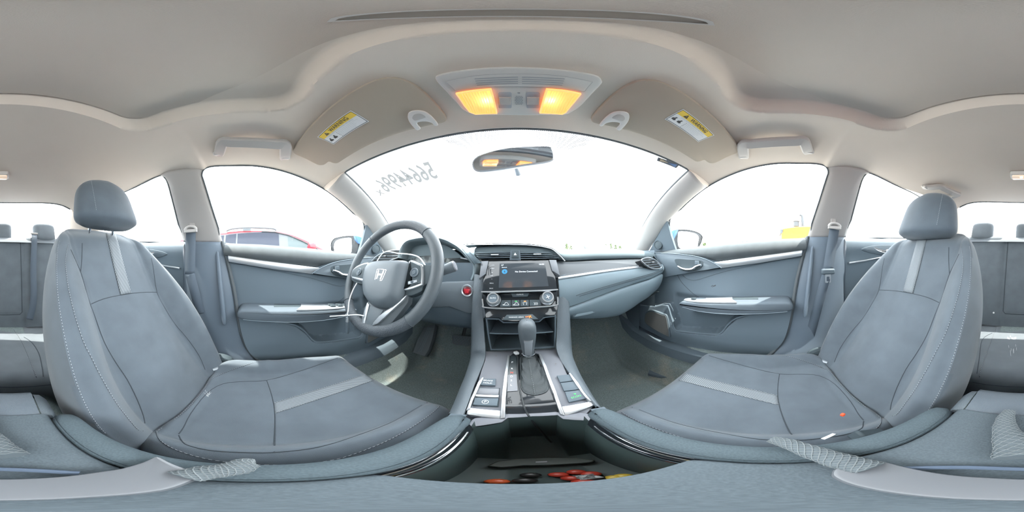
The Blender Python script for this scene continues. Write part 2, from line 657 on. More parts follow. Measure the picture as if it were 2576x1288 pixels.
def dusty(name, base, dust, scale, fine):
    """carpet pile with dusty tan patches"""
    m = mat(name, base, 1.0, bump=.8, scale=900, spec=.05)
    nt = m.node_tree; b = nt.nodes['Principled BSDF']
    tc = nt.nodes.new('ShaderNodeTexCoord')
    n = nt.nodes.new('ShaderNodeTexNoise'); n.inputs['Scale'].default_value = scale; n.inputs['Detail'].default_value = 8; n.inputs['Roughness'].default_value = .65
    f = nt.nodes.new('ShaderNodeTexNoise'); f.inputs['Scale'].default_value = fine; f.inputs['Detail'].default_value = 3
    for q in (n, f): nt.links.new(tc.outputs['Object'], q.inputs['Vector'])
    r = nt.nodes.new('ShaderNodeValToRGB')
    r.color_ramp.elements[0].position = .52; r.color_ramp.elements[1].position = .80
    r.color_ramp.elements[0].color = (*base, 1); r.color_ramp.elements[1].color = (*dust, 1)
    nt.links.new(n.outputs['Fac'], r.inputs['Fac'])
    mp = nt.nodes.new('ShaderNodeMapRange'); mp.inputs['From Min'].default_value = .3; mp.inputs['From Max'].default_value = .7
    mp.inputs['To Min'].default_value = .72; mp.inputs['To Max'].default_value = 1.28
    nt.links.new(f.outputs['Fac'], mp.inputs['Value'])
    mx = nt.nodes.new('ShaderNodeVectorMath'); mx.operation = 'SCALE'
    nt.links.new(r.outputs['Color'], mx.inputs[0]); nt.links.new(mp.outputs['Result'], mx.inputs['Scale'])
    nt.links.new(mx.outputs['Vector'], b.inputs['Base Color'])
    return m


dusty('carpet', (.18, .218, .22), (.32, .30, .25), 5, 260)
mat('bracket_grey', (.12, .132, .148), .4, spec=.35)
# ------------------------------------------------------------------ body geometry shared by many parts
def glass_x(z): return .7715 - .525 * z            # half width of the side glass at height z
def GP(px, py, s=-1): return on(px, py, (-s, 0, -.525), -.7715)


# front side window (traced on the driver's side), front to rear along the top, then back along the belt
FW_TOP = [(915, 563), (888, 536), (857, 507), (822, 480), (779, 456), (733, 437), (686, 424), (636, 417), (578, 417), (545, 417.5), (523, 421), (512, 428)]
FW_REAR = [(508, 440), (512, 454), (531, 516), (550, 575), (561, 611)]
FW_BELT = [(655, 617), (772, 626), (834, 633), (888, 639), (915, 642)]
FWL = [GP(*p) for p in FW_TOP + FW_REAR + FW_BELT]
# rear side window (traced on the passenger's side)
RW_FRONT = [(2127, 598), (2140.7, 555), (2156, 497), (2168, 455), (2177, 440), (2190, 436)]
RW_TOP = [(2249, 464), (2309.6, 493)]
RWR = [GP(*p, s=1) for p in RW_FRONT + RW_TOP] + [V((glass_x(.33), -.86, .33)), V((glass_x(.25), -.94, .25)), V((glass_x(.11), -.97, .11)), V((glass_x(.105), -.8, .105)), V((glass_x(.09), -.55, .09))]
FW = [V((abs(p.x), p.y, p.z)) for p in FWL]
RW = [V((abs(p.x), p.y, p.z)) for p in RWR]

# roof edge as seen from inside: height over y
EDGE = sorted([(p.y, p.z) for p in FW[3:12]] + [(-.30, .378), (RW[5].y, RW[5].z), (RW[6].y, RW[6].z), (RW[7].y, RW[7].z), (-.95, .335), (-1.1, .325)])
ZC = [(-1.3, .405), (-1.22, .415), (-.8, .42), (-.3, .416), (0, .410), (.15, .394), (.25, .374), (.345, .347), (.36, .343)]


def roof(x, t):
    """headliner point: x in -1..1 of the half width, t 0 front .. 1 rear"""
    ye = lerp(.245, -1.06, t)
    yc = lerp(.345, -1.22, t)
    ze = stab(EDGE, ye)
    xe = glass_x(ze)
    if t > .6: xe -= .10 * ss(.6, 1, t)
    a = abs(x)
    y = yc + (ye - yc) * a ** 2.2
    p = lerp(5.5, 2.6, ss(0, .16, t)) + 4.5 * ss(.72, 1, t)
    z = stab(ZC, yc) + (ze - stab(ZC, yc)) * a ** p
    return V((x * xe, y, z))


def rr_sd(x, y, cx, cy, hx, hy, r):
    qx, qy = abs(x - cx) - hx + r, abs(y - cy) - hy + r
    return hypot(max(qx, 0), max(qy, 0)) + min(max(qx, qy), 0) - r


SUN_C = (0, -.115, .322, .187, .07)                # sunroof recess in the headliner


def recess(x, y):
    d = rr_sd(x, y, *SUN_C)
    return .034 * ss(.002, -.020, d) if d < .002 else 0.0


# ------------------------------------------------------------------ ceiling
g = G()
NX, NT = 260, 330
rows = []
for i in range(NT + 1):
    t = i / NT
    row = []
    for j in range(NX + 1):
        p = roof(-1 + 2 * j / NX, t)
        # a soft roll around the recess and down to the windscreen
        p.z += recess(p.x, p.y)
        d = rr_sd(p.x, p.y, *SUN_C)
        if d > 0: p.z -= .006 * math.exp(-(d / .05) ** 2)
        row.append(p)
    rows.append(row)
g.grid(rows)
ceiling = g.obj('ceiling', 'headliner', ang=60)
tag(ceiling, 'warm grey moulded cloth headliner with a stepped sunroof surround', 'headliner', kind='structure')

# sunroof shade: panel lying in the recess with a long finger slot near its front edge
g = G()
zt = .4405
spl = PL((0, -.115, zt), (1, 0, 0), (0, 1, 0))
out = rrect(0, 0, .60, .335, .055, 6)
g.slab(spl, out, -.004, .0005, .0005)
shade = thing('sunroof_shade', (0, -.115, zt), 'grey sliding sunroof shade panel with a long finger slot', 'sunroof shade')
g.obj('shade_panel', 'headliner', shade)
g = G()
so = [(-.060, .139)] + spline([(-.052, .146), (-.03, .157), (0, .161), (.03, .157), (.052, .146)], 5) + [(.060, .139), (.050, .136)] + spline([(.045, .136), (.02, .138), (0, .1385), (-.02, .138), (-.045, .136)], 5) + [(-.050, .136)]
si = inset_poly(so, .0025)
g.ring(spl, so, si, -.002, .004)
g.obj('grip_rim', 'beige_light', shade)
g = G()
g.slab(spl, si, .0004, .0012)
o = g.obj('grip_slot', 'slot_shade', shade)

# ------------------------------------------------------------------ windscreen, glass panes and seals
def wind_top(s):                                   # s -1..1
    return roof(s * .51 / .615, 0) + V((0, .003, .002))


def wind_bot(s):
    x = .70 * s
    return V((x, 1.05 - .50 * x * x, .035))


def wind(s, t):
    p = wind_top(s).lerp(wind_bot(s), t)
    b = sin(pi * t) * .03
    return p + V((0, b * .5, b * .87))


g = G()
g.grid([[wind(-1 + 2*j/40, i/24) for j in range(41)] for i in range(25)])
o = g.obj('window_1', 'window_glass')
tag(o, 'wide raked windscreen glass above the dashboard', 'windscreen', kind='structure')

for s, nm in ((-1, 'window_2'), (1, 'window_3')):
    g = G()
    pts = [V((s * p.x, p.y, p.z)) for p in spline(FW, 3, True) and [V(q) for q in spline(FW, 3, True)]]
    g.prism(pts, [p + V((s * .004, 0, .002)) for p in pts])
    o = g.obj(nm, 'window_glass')
    tag(o, 'front side window glass in the %s door' % ('driver' if s < 0 else 'passenger'), 'car window', kind='structure')
    g2 = G()
    g2.tube(pts, .0035, 8, closed=True)
    g2.obj('window_seal', 'black_rubber', o)
for s, nm in ((-1, 'window_4'), (1, 'window_5')):
    g = G()
    pts = [V((s * q[0], q[1], q[2])) for q in spline(RW, 3, True)]
    g.prism(pts, [p + V((s * .004, 0, .002)) for p in pts])
    o = g.obj(nm, 'window_glass')
    tag(o, 'rear side window glass behind the %s pillar' % ('driver' if s < 0 else 'passenger'), 'car window', kind='structure')
    g2 = G()
    g2.tube(pts, .0035, 8, closed=True)
    g2.obj('window_seal', 'black_rubber', o)


def rear_glass(s, t):
    x = s * lerp(.47, .56, t)
    if True:
        a, b = roof(s * .95, 1) + V((0, -.002, .002)), V((s * .56, -1.80 + .14 * s * s, .19))
        return a.lerp(b, t)
    return V((x, lerp(-1.225, -1.80, t) + .14 * s * s, lerp(.414, .19, t) - .03 * s * s * (1 - t)))


g = G()
g.grid([[rear_glass(-1 + 2*j/20, i/10) for j in range(21)] for i in range(11)])
o = g.obj('window_6', 'window_glass')
tag(o, 'sloping rear window glass above the back seat', 'rear window', kind='structure')
g = G()
g.tube([rear_glass(-1 + 2*j/20, 0) for j in range(21)], .007, 8)
g.obj('window_seal', 'black_rubber', o)

# band between two edges, bulging towards the cabin
def band(A, B, n, m, bulge, centre):
    A = resample(A, n); B = resample(B, n)
    rows = []
    for a, b in zip(A, B):
        mid = (a + b) / 2
        d = (V(centre) - mid); d.z *= .3; d = d - (b - a) * d.dot(b - a) / max((b - a).length_squared, 1e-9)
        d.normalize()
        rows.append([a.lerp(b, j / m) + d * bulge * (1 - (2*j/m - 1) ** 2) ** .7 for j in range(m + 1)])
    return rows


# front pillars
for s, nm in ((-1, 'trim_1'), (1, 'trim_2')):
    wa = [wind(.985 * s, t / 12) for t in range(13)] + [V((s * .72, .83, -.02))]
    wb = [V((s * p.x, p.y, p.z)) for p in reversed(FW[:4])] + [V((s * .713, .595, .105)), V((s * .735, .68, .045)), V((s * .75, .75, -.02))]
    wb = [wb[0] + V((-s * .0, .0, .0))] + wb[1:]
    g = G(); g.grid(band(wa, [V(q) for q in spline(wb, 4)], 40, 12, .022, (0, .2, .1)))
    o = g.obj(nm, 'beige_plastic', solid=.004, off=1)
    tag(o, 'pale front pillar trim on the %s side beside the windscreen' % ('driver' if s < 0 else 'passenger'), 'pillar trim', kind='structure')
    ap = PL(GP(858, 462, -1) if s < 0 else (.515, .33, .285), (0, 1, 0), (0, 0, 1))
    r0 = band(wa, [V(q) for q in spline(wb, 4)], 40, 12, .022, (0, .2, .1))[0]
    g = G(); g.grid([[roof(s * lerp(.80, 1.0, j / 12), 0) for j in range(13)], [roof(s * lerp(.80, 1.0, j / 12), 0).lerp(p, .5) + V((0, 0, -.002)) for j, p in enumerate(r0)], r0]); g.obj('corner_trim', 'headliner', o)
    # oval airbag emblem, raised outline
    c = wind(.985 * s, .12).lerp(V((s * FW[2].x, FW[2].y, FW[2].z)), .45)
    n_ = V((-s * .62, -.50, -.25)).normalized()
    ax = (wind(.985 * s, .3) - wind(.985 * s, .1)).normalized()
    e = PL(c + n_ * .0085, ax, n_.cross(ax))
    g = G(); g.tube([e.p(.021 * cos(k*pi/12), .0115 * sin(k*pi/12) * (1.0 if True else 1), .0) for k in range(24)], .0006, 5, closed=True)
    g.obj('airbag_emblem', 'grey_inset', o)
    # windscreen edge seal
    g = G(); g.tube([wind(s * .99, t / 12) for t in range(13)], .004, 6)
    g.obj('window_seal', 'black_rubber', o)
    # cover panel outboard of the dash end, below the pillar
# header seal along the top of the windscreen
g = G(); g.tube([wind_top(-1 + 2*j/30) + V((0, .004, 0)) for j in range(31)], .004, 6)
o = g.obj('trim_3', 'black_rubber'); tag(o, 'thin dark seal along the top edge of the windscreen', 'seal', kind='structure')

# centre pillars: pale upper trim, dark lower trim
for s, nm in ((-1, 'trim_4'), (1, 'trim_5')):
    fa = [V((s * p.x, p.y, p.z)) for p in FW[11:17]]
    fb = [V((s * p.x, p.y, p.z)) for p in (RW[5], RW[4], RW[3], RW[2], RW[1], RW[0])]
    top_a = roof(s, (0.245 - FW[11].y) / 1.305); top_b = roof(s, (.245 - RW[5].y) / 1.305)
    g = G(); g.grid(band([top_a + V((0, 0, .01))] + fa, [top_b + V((0, 0, .01))] + fb, 30, 12, .020, (0, -.27, .1)))
    p = thing(nm, (s * .70, -.27, -.5), 'centre pillar on the %s side, pale above and dark below' % ('driver' if s < 0 else 'passenger'), 'pillar trim', kind='structure')
    g.obj('upper_trim', 'beige_plastic', p, solid=.003, off=1)
    g = G()
    low_a = [(s * .728, -.160, .075), (s * .712, -.145, .03), (s * .70, -.122, -.05), (s * .69, -.10, -.14), (s * .685, -.085, -.24), (s * .68, -.066, -.34), (s * .675, -.035, -.42), (s * .66, .03, -.50)]
    low_b = [(s * .726, -.365, .082), (s * .715, -.36, .03), (s * .705, -.352, -.05), (s * .70, -.345, -.14), (s * .695, -.34, -.24), (s * .69, -.33, -.34), (s * .685, -.32, -.42), (s * .67, -.30, -.50)]
    g.grid(band([V(q) for q in spline(low_a, 5)], [V(q) for q in spline(low_b, 5)], 40, 16, .034, (0, -.2, -.1)))
    g.obj('lower_trim', 'pillar_dark', p, solid=.004, off=1)
    # door seal bead up the front edge
    g = G(); g.tube([V(q) for q in spline([(s*x*.995 - s*.006, y - .004, z) for x, y, z in [(abs(q[0]), q[1], q[2]) for q in low_a]], 5)], .008, 8)
    g.obj('door_seal', 'black_rubber', p)
    # moulded flute on the lower trim
    g = G(); g.tube([V(q) for q in spline([(s * .684, -.178, .03), (s * .665, -.165, -.06), (s * .648, -.15, -.16), (s * .638, -.138, -.25), (s * .636, -.135, -.275)], 6)], [.003 + .007 * sin(pi * k / 24) ** .5 for k in range(25)], 10)
    g.obj('moulded_flute', 'pillar_dark', p)

# rear quarter trims beside the rear window
for s, nm in ((-1, 'trim_6'), (1, 'trim_7')):
    A = [roof(s, .80 + .2 * k / 10) for k in range(11)] + [rear_glass(s * 1.0, k / 6) for k in range(7)]
    A = [RW_ for RW_ in [V((s * RW[8].x, RW[8].y, RW[8].z))]] + [roof(s, .88 + .12 * k / 6) for k in range(7)] + [rear_glass(s * 1.02, k / 6) for k in range(7)]
    B = [V((s * p.x, p.y, p.z)) for p in (RW[8], RW[9], RW[10])] + [V((s * .70, -1.1, .10)), V((s * .66, -1.35, .12)), V((s * .60, -1.7, .16))]
    g = G(); g.grid(band(A, B, 30, 10, .02, (0, -.8, .1)))
    o = g.obj(nm, 'headliner', solid=.003, off=1)
    tag(o, 'soft grey quarter panel trim beside the rear window, %s side' % ('driver' if s < 0 else 'passenger'), 'pillar trim', kind='structure')

# ------------------------------------------------------------------ outer skin of the car (keeps daylight out, seen only as blue edges)
body = thing('car_body', (0, -.3, GROUND), 'bright blue outer body panels of the car', 'car body', kind='structure')
g = G()
g.grid([[roof(-1 + 2*j/30, i/20) * 1.0 + V((0, 0, .075)) for j in range(31)] for i in range(21)])
g.obj('roof_skin', 'blue_paint', body)
g = G(); g.grid([[roof(-1 + 2*j/30, 0) + V((0, 0, d)) for j in range(31)] for d in (0, .04, .075)]); g.obj('roof_header', 'matt_black', body)
g = G(); g.grid([[roof(-1 + 2*j/30, 1) + V((0, 0, d)) for j in range(31)] for d in (0, .04, .075)]); g.obj('roof_header', 'matt_black', body)
for s in (-1, 1):
    g = G()
    prof = [(.775, -.005), (.80, -.02), (.85, -.08), (.87, -.25), (.86, -.45), (.83, -.60), (.78, -.66)]
    g.grid([[V((s * x, y, z + (.03 if y < -.1 else .03 - .05 * (y + .1)) * (z > -.05))) for x, z in prof] for y in (1.2, .95, .7, .5, .3, .1, -.1, -.3, -.6, -.9, -1.2, -1.6, -2.0)])
    g.obj('side_skin', 'blue_paint', body)
    g = G()
    g.grid([[V((s * a, y, b)) for a, b in ((.74, .056 - .07 * y), (.775, .06 - .07 * y))] for y in (1.0, .5, .2, 0, -.3, -.8, -1.2)])
    g.obj('belt_seal', 'black_rubber', body)
g = G()
g.grid([[V((x, y, z - .09 * x * x)) for x in [-.78 + 1.56*j/12 for j in range(13)]] for y, z in ((1.09, .02), (1.2, .0), (1.5, -.05), (1.9, -.13), (2.1, -.2), (2.18, -.35), (2.2, -.6))])
g.obj('bonnet', 'blue_paint', body)
g = G()
g.grid([[V((x, y, z)) for x in (-.78, -.4, 0, .4, .78)] for y, z in ((-1.74, .175), (-2.1, .16), (-2.25, .1), (-2.3, -.2), (-2.3, -.6))])
g.obj('boot_lid', 'blue_paint', body)
g = G(); g.box((0, -.1, -.80), (1.55, 4.2, .02)); g.obj('underbody', 'matt_black', body)
g = G(); g.box((0, 1.12, -.35), (1.6, .02, .72)); g.obj('firewall', 'matt_black', body)
g = G(); g.box((0, -1.5, -.35), (1.5, .02, .9)); g.obj('boot_bulkhead', 'matt_black', body)

# ------------------------------------------------------------------ floor
def floor_z(x, y):
    a = abs(x)
    z = -.70 - .015 * ss(.1, .5, y)
    z += .21 * ss(.545, .655, a) - .02 * ss(.5, .56, a) * (1 - ss(.56, .6, a))      # up to the sill
    z += .14 * ss(.24, .13, a)                          # tunnel
    z += .40 * ss(.70, 1.08, y) ** 1.0                  # toe board
    z += .10 * ss(-.45, -.75, y)
    return z


g = G()
g.grid([[V((x, y, floor_z(x, y) + .0025 * (random.random() - .5))) for x in [-.68 + 1.36*j/110 for j in range(111)]] for y in [1.12 - 2.2*i/170 for i in range(171)]])
floor = g.obj('floor', 'carpet', ang=80)
tag(floor, 'dusty dark grey moulded floor carpet of the car', 'carpet', kind='structure')
for s in (-1, 1):
    g = G()
    g.sweep([V((s * x, y, z)) for x, y, z in ((.675, .93, -.36), (.668, .82, -.44), (.662, .72, -.485), (.66, .58, -.505), (.66, .3, -.51), (.66, 0, -.51), (.66, -.3, -.51), (.66, -.9, -.5))],
            [(-.055, -.05), (-.045, -.008), (-.03, .004), (.02, .008), (.06, .008), (.06, -.05)] if True else 0, (0, 0, 1))
    o = g.obj('trim_%d' % (8 if s < 0 else 9), 'dark_plastic')
    tag(o, 'dark plastic sill cover strip along the %s side floor' % ('driver' if s < 0 else 'passenger'), 'sill trim', kind='structure')
# parcel shelf behind the rear seat
g = G()
g.grid([[V((x, y, z)) for x in (-.62, -.3, 0, .3, .62)] for y, z in ((-1.16, .10), (-1.20, .135), (-1.24, .142), (-1.75, .165), (-1.80, .18))])
o = g.obj('trim_10', 'rear_cloth')
tag(o, 'sunlit parcel shelf under the rear window', 'parcel shelf', kind='structure')
# ------------------------------------------------------------------ front doors
BELT = [(-.2, .073), (-.164, .071), (.003, .061), (.219, .046), (.349, .035), (.481, .024), (.70, .005)]
RIDGE = [(-.12, -.225), (-.06, -.236), (.04, -.255), (.10, -.270), (.15, -.290), (.185, -.325), (.215, -.372), (.25, -.387), (.40, -.405), (.445, -.412), (.462, -.395), (.470, -.36), (.488, -.30), (.505, -.265), (.53, -.20), (.6, -.19)]
DPROF = [(-.001, .732), (.003, .722), (.010, .708), (.022, .694), (.040, .684), (.058, .684), (.075, .692), (.10, .699), (.16, .703), (.24, .705), (.60, .705)]


LOW = [(-.25, -.22), (-.06, -.236), (.04, -.255), (.10, -.270), (.15, -.290), (.185, -.325), (.215, -.372), (.25, -.387), (.40, -.405), (.445, -.412), (.462, -.395), (.470, -.36), (.488, -.30), (.505, -.272), (.54, -.275), (.60, -.30), (.85, -.33), (.85, -.75), (-.25, -.75)]


def sd_poly(P, x, y):
    """signed distance to a polygon, negative inside"""
    d = 1e9; ins = False
    n = len(P)
    for i in range(n):
        (x0, y0), (x1, y1) = P[i - 1], P[i]
        ex, ey = x1 - x0, y1 - y0
        t = clamp(((x - x0) * ex + (y - y0) * ey) / (ex * ex + ey * ey))
        q = (x - x0 - ex * t) ** 2 + (y - y0 - ey * t) ** 2
        if q < d: d = q
        if (y0 > y) != (y1 > y) and x < (x1 - x0) * (y - y0) / (y1 - y0) + x0: ins = not ins
    return -sqrt(d) if ins else sqrt(d)


def door_x(y, z):
    """half width of the door lining at (y, z)"""
    zb = tab(BELT, y)
    d = stab(DPROF, zb - z)
    low = .662 - .012 * ss(-.25, -.38, z) + .02 * ss(-.42, -.52, z) + .012 * ss(.50, .62, y)
    if z < -.19:
        d += .014 * ss(-.20, -.24, z) * ss(.50, .47, y) * ss(.13, .17, y)
        d = lerp(d, low, ss(.006, -.006, sd_poly(LOW, y, z)))
    return d


DOOR_REAR = [(.08, -.158), (.03, -.15), (-.05, -.125), (-.14, -.103), (-.24, -.088), (-.34, -.068), (-.42, -.038), (-.50, .03)]


def door_rear(z): return stab(sorted(DOOR_REAR), z)


def make_door(s):
    who = 'driver' if s < 0 else 'passenger'
    root = thing('door_%d' % (1 if s < 0 else 2), (s * .70, .2, -.5), 'grey front %s door lining with silver strip and armrest' % who, 'car door', kind='structure')
    g = G()
    NZ, NY = 150, 210
    rows = []
    for i in range(NZ + 1):
        row = []
        for j in range(NY + 1):
            y = lerp(.78, 0, j / NY)
            v = i / NZ
            zb = tab(BELT, y)
            z = lerp(zb, -.52, v)
            yr = door_rear(z) + .002
            y2 = lerp(.78, yr, j / NY)
            zb = tab(BELT, y2)
            z = lerp(zb, -.52, v)
            row.append(V((s * door_x(y2, z), y2, z)))
        rows.append(row)
    g.grid(rows)
    g.obj('door_lining', 'door_plastic', root, ang=50)
    # padded upper trim: its own skin over the top of the lining
    pl = PL((s * .69, 0, 0), (0, 1, 0), (0, 0, 1))
    T = lambda pts: pl.tr([(p if s > 0 else mirror_px(p)) for p in pts])

    def skin(name, edge_top, edge_bot, mt, off, n=60, m=14, th=.003):
        g = G()
        rows = []
        for k in range(n + 1):
            a, b = edge_top(k / n), edge_bot(k / n)
            rows.append([V((s * (door_x(lerp(a[0], b[0], q / m), lerp(a[1], b[1], q / m)) - off * (sin(pi * q / m) ** .35 if 0 < q < m else 0)),
                            lerp(a[0], b[0], q / m), lerp(a[1], b[1], q / m))) for q in range(m + 1)])
        g.grid(rows)
        return g.obj(name, mt, root, ang=60)

    def top_edge(t):
        y = lerp(-.150, .64, t)
        return (y, tab(BELT, y) + .0005)

    BOT = [(-.15, .014), (-.135, .010), (.05, -.018), (.20, -.036), (.245, -.038), (.30, -.022), (.38, -.008), (.46, -.002), (.64, .0)]

    def bot_edge(t):
        y = lerp(-.150, .64, t)
        return (y, min(stab(BOT, y), tab(BELT, y) - .012))

    skin('upper_trim', top_edge, bot_edge, 'door_top', .006)
    # silver strip
    g = G()
    so = pl.tr([(2017.5, 629), (1960, 637), (1900, 645), (1850, 652), (1798, 659.5), (1818, 674), (1850, 669.5), (1900, 663), (1960, 653.5), (2016, 644)])
    if s < 0: so = PLR.tr([(2017.5, 629), (1960, 637), (1900, 645), (1850, 652), (1798, 659.5), (1818, 674), (1850, 669.5), (1900, 663), (1960, 653.5), (2016, 644)])
    g.slab(pl, so, -.012, .013, .004)
    g.obj('silver_strip', 'silver', root)
    tr = lambda pts: PLR.tr(pts)
    # almond shaped handle bezel
    bz = spline(tr([(1650, 636), (1702, 638.5), (1746, 643.5), (1772, 650), (1797, 660.5), (1817, 673.5)]), 5) + spline(tr([(1817, 673.5), (1763.6, 682), (1720, 688.5), (1673, 697), (1645, 703)]), 4)
    g = G(); g.slab(pl, bz, -.03, .012, .0015)
    bez = g.obj('handle_bezel', 'dark_plastic', root)
    g = G(); rim = bz[:26]
    g.tube([pl.p(u, v, .013) for u, v in rim], .0022, 6)
    g.obj('bezel_rim', 'door_plastic', bez)
    cup = spline(tr([(1702, 652), (1735, 653), (1768, 656), (1771, 668), (1760, 679), (1735, 682), (1716, 679), (1707, 668)]), 5, True)
    g = G(); g.slab(pl, cup, .004, .0128)
    g.obj('handle_cup', 'darker_plastic', bez)
    lv = [PLR.uv(*p) for p in [(1712, 668.5), (1722, 674), (1735, 677), (1748, 675.5), (1756, 670), (1764, 666.5), (1768, 665.5)]]
    g = G(); g.tube([pl.p(u, v, .026 - .008 * (k == 0) - .004 * (k == 6)) for k, (u, v) in enumerate(lv)] if False else [pl.p(u, v, .024) for u, v in spline(lv, 4)], [.003 + .0058 * sin(pi * min(1, .12 + k / 26)) for k in range(25)], 8, flat=.8)
    g.tube([pl.p(*lv[-1], .024), pl.p(*lv[-1], .012)], .006, 8)
    g.obj('door_handle', 'chrome', root)
    lb = PLR.tr([(1753, 655.5), (1763, 656.5), (1762.5, 665), (1752.5, 664)])
    g = G(); g.slab(pl, lb, .012, .022, .001)
    g.obj('lock_button', 'dark_plastic', root)
    # seam across the cloth panel
    sm = tr([(2012, 648), (1950, 657), (1880, 671), (1820, 684), (1780, 696), (1755, 704), (1740, 706), (1725, 702), (1714, 693)])
    g = G(); g.tube([V((s * (door_x(u, v) - .0005), u, v)) for u, v in spline(sm, 5)], .0016, 6)
    g.obj('seam_bead', 'dark_plastic', root)
    sm = tr([(1701, 692), (1712, 712), (1740, 740), (1764, 756)])
    g = G(); g.tube([V((s * (door_x(u, v) - .0003), u, v)) for u, v in spline(sm, 5)], .0011, 6)
    g.obj('seam_bead', 'seam', root)
    if s > 0:
        g = G(); g.tube([V((s * (door_x(u, v) - .0006), u, v)) for u, v in pl.tr([(1786, 722), (1790, 719), (1793, 721), (1797, 718), (1798, 720), (1789, 723)])], .0009, 4); g.obj('scratch', 'dark_print', root)
    # armrest
    arm = [(-.085, -.215), (-.078, -.200), (-.055, -.192), (.05, -.194), (.15, -.200), (.27, -.210), (.36, -.220), (.397, -.228), (.402, -.240), (.37, -.256), (.28, -.262), (.18, -.258), (.06, -.248), (-.05, -.238), (-.08, -.230)]
    arm = spline(arm, 3, True)
    g = G()
    prof = [(.705, 0), (.64, 0), (.622, .0015), (.611, .006), (.606, .014), (.604, .024)]
    rows = []
    ins = [0, 0, .001, .003, .006, .0105]
    for (x, _), d in zip(prof, ins):
        c = inset_poly(arm, d) if d else arm
        rows.append([V((s * x, u, v)) for u, v in c])
    o_ = len(g.v); n = len(arm)
    g.grid(rows, cu=True)
    g.f.append(tuple(range(o_ + n * 5, o_ + n * 6))); g.mi.append(0)
    ar = g.obj('armrest', 'door_cloth', root, ang=60)
    # pull pocket in the armrest and the switch plate at its front end
    zt = lambda y: tab([(-.055, -.192), (.05, -.194), (.15, -.200), (.27, -.210), (.36, -.220), (.4, -.228)], y)
    g = G()
    tp = [(.060, .690), (.165, .690), (.172, .655), (.055, .648)]
    g.add([V((s * x, y, zt(y) + .0012)) for y, x in tp], [(0, 1, 2, 3)])
    g.add([V((s * x, y, zt(y) + .0015)) for y, x in [(.067, .684), (.160, .684), (.165, .661), (.063, .655)]], [(0, 1, 2, 3)])
    o1 = G(); o1.prism([V((s * x, y, zt(y) - .001)) for y, x in tp], [V((s * x, y, zt(y) + .0022)) for y, x in tp])
    o1.obj('pull_pocket', 'darker_plastic', ar, bevel=.001)
    g = G()
    sp = [(.175, .695), (.40, .690), (.405, .672), (.395, .640), (.36, .615), (.30, .607), (.135, .606), (.165, .655)]
    g.prism([V((s * x, y, zt(y) - .004)) for y, x in sp], [V((s * x, y, zt(y) + .0035)) for y, x in sp])
    sw = g.obj('switch_plate', 'silver_satin', root, bevel=.0015)
    sl = [(.30, .662), (.335, .660), (.30, .640), (.335, .640)] if s < 0 else [(.345, .650)]
    if s < 0: sl += [(.37, .655)]
    for y, x in sl:
        g = G(); g.box((s * x, y, zt(y) + .006), (.014, .022, .007), M.Rotation(radians(-7), 3, 'X'))
        g.obj('window_switch', 'darker_plastic', sw, bevel=.002)
    # bright edge line along the armrest side
    g = G(); g.tube([V((s * .6045, y, z)) for y, z in spline([(-.06, -.233), (.06, -.2425), (.18, -.2515), (.30, -.2545), (.38, -.247)], 6)], .0022, 6)
    g.obj('armrest_bead', 'door_plastic', ar)
    # rim of the map pocket
    rim = [(-.08, -.232), (-.02, -.244), (.05, -.257), (.10, -.270), (.15, -.290), (.185, -.325), (.215, -.372), (.25, -.387), (.40, -.405), (.440, -.411), (.460, -.397), (.470, -.36), (.488, -.30), (.50, -.275)]
    g = G(); g.tube([V((s * .655, y, z)) for y, z in spline(rim, 5)], .0045, 8)
    g.obj('pocket_rim', 'door_plastic', root)
    # loudspeaker grille low at the front
    gp = PL((s * .648, .5, -.4), (0, 1, 0), (0, 0, 1))
    so = [(.495, -.335), (.53, -.325), (.60, -.322), (.645, -.345), (.66, -.39), (.65, -.42), (.60, -.44), (.53, -.455), (.488, -.462), (.478, -.44)]
    so = [(u - .5, v + .4) for u, v in spline(so, 4, True)]
    g = G(); g.slab(gp, so, -.012, .004, .002)
    sg = g.obj('speaker_cover', 'dark_plastic', root)
    g = G(); g.slab(gp, inset_poly(so, .008), .003, .0055)
    g.obj('speaker_mesh', 'speaker_mesh', sg)
    # sail panel with tweeter, filling the front corner of the window
    sail = [V((s * p[0], p[1], p[2])) for p in ((.672, .505, .182), (.700, .57, .128), (.735, .665, .05), (.75, .72, .0), (.745, .70, -.01), (.745, .50, .018), (.716, .512, .10))]
    g = G(); g.prism([p + V((-s * .012, 0, 0)) for p in sail], [p + V((s * .01, 0, 0)) for p in sail])
    sa = g.obj('sail_panel', 'dark_plastic', root, bevel=.003)
    tc = V((s * .712, .605, .052))
    na = V((-s, -.28, .0)).normalized()
    g = G(); g.lathe([(.026, -.004), (.026, .004), (.023, .006), (.021, .003), (.010, .005), (0.0, .0055)], tc, na, 24)
    g.obj('tweeter', 'darker_plastic', sa)
    return root


def mirror_px(p): return p
PLR = PL((.69, 0, 0), (0, 1, 0), (0, 0, 1))
for s in (-1, 1): make_door(s)

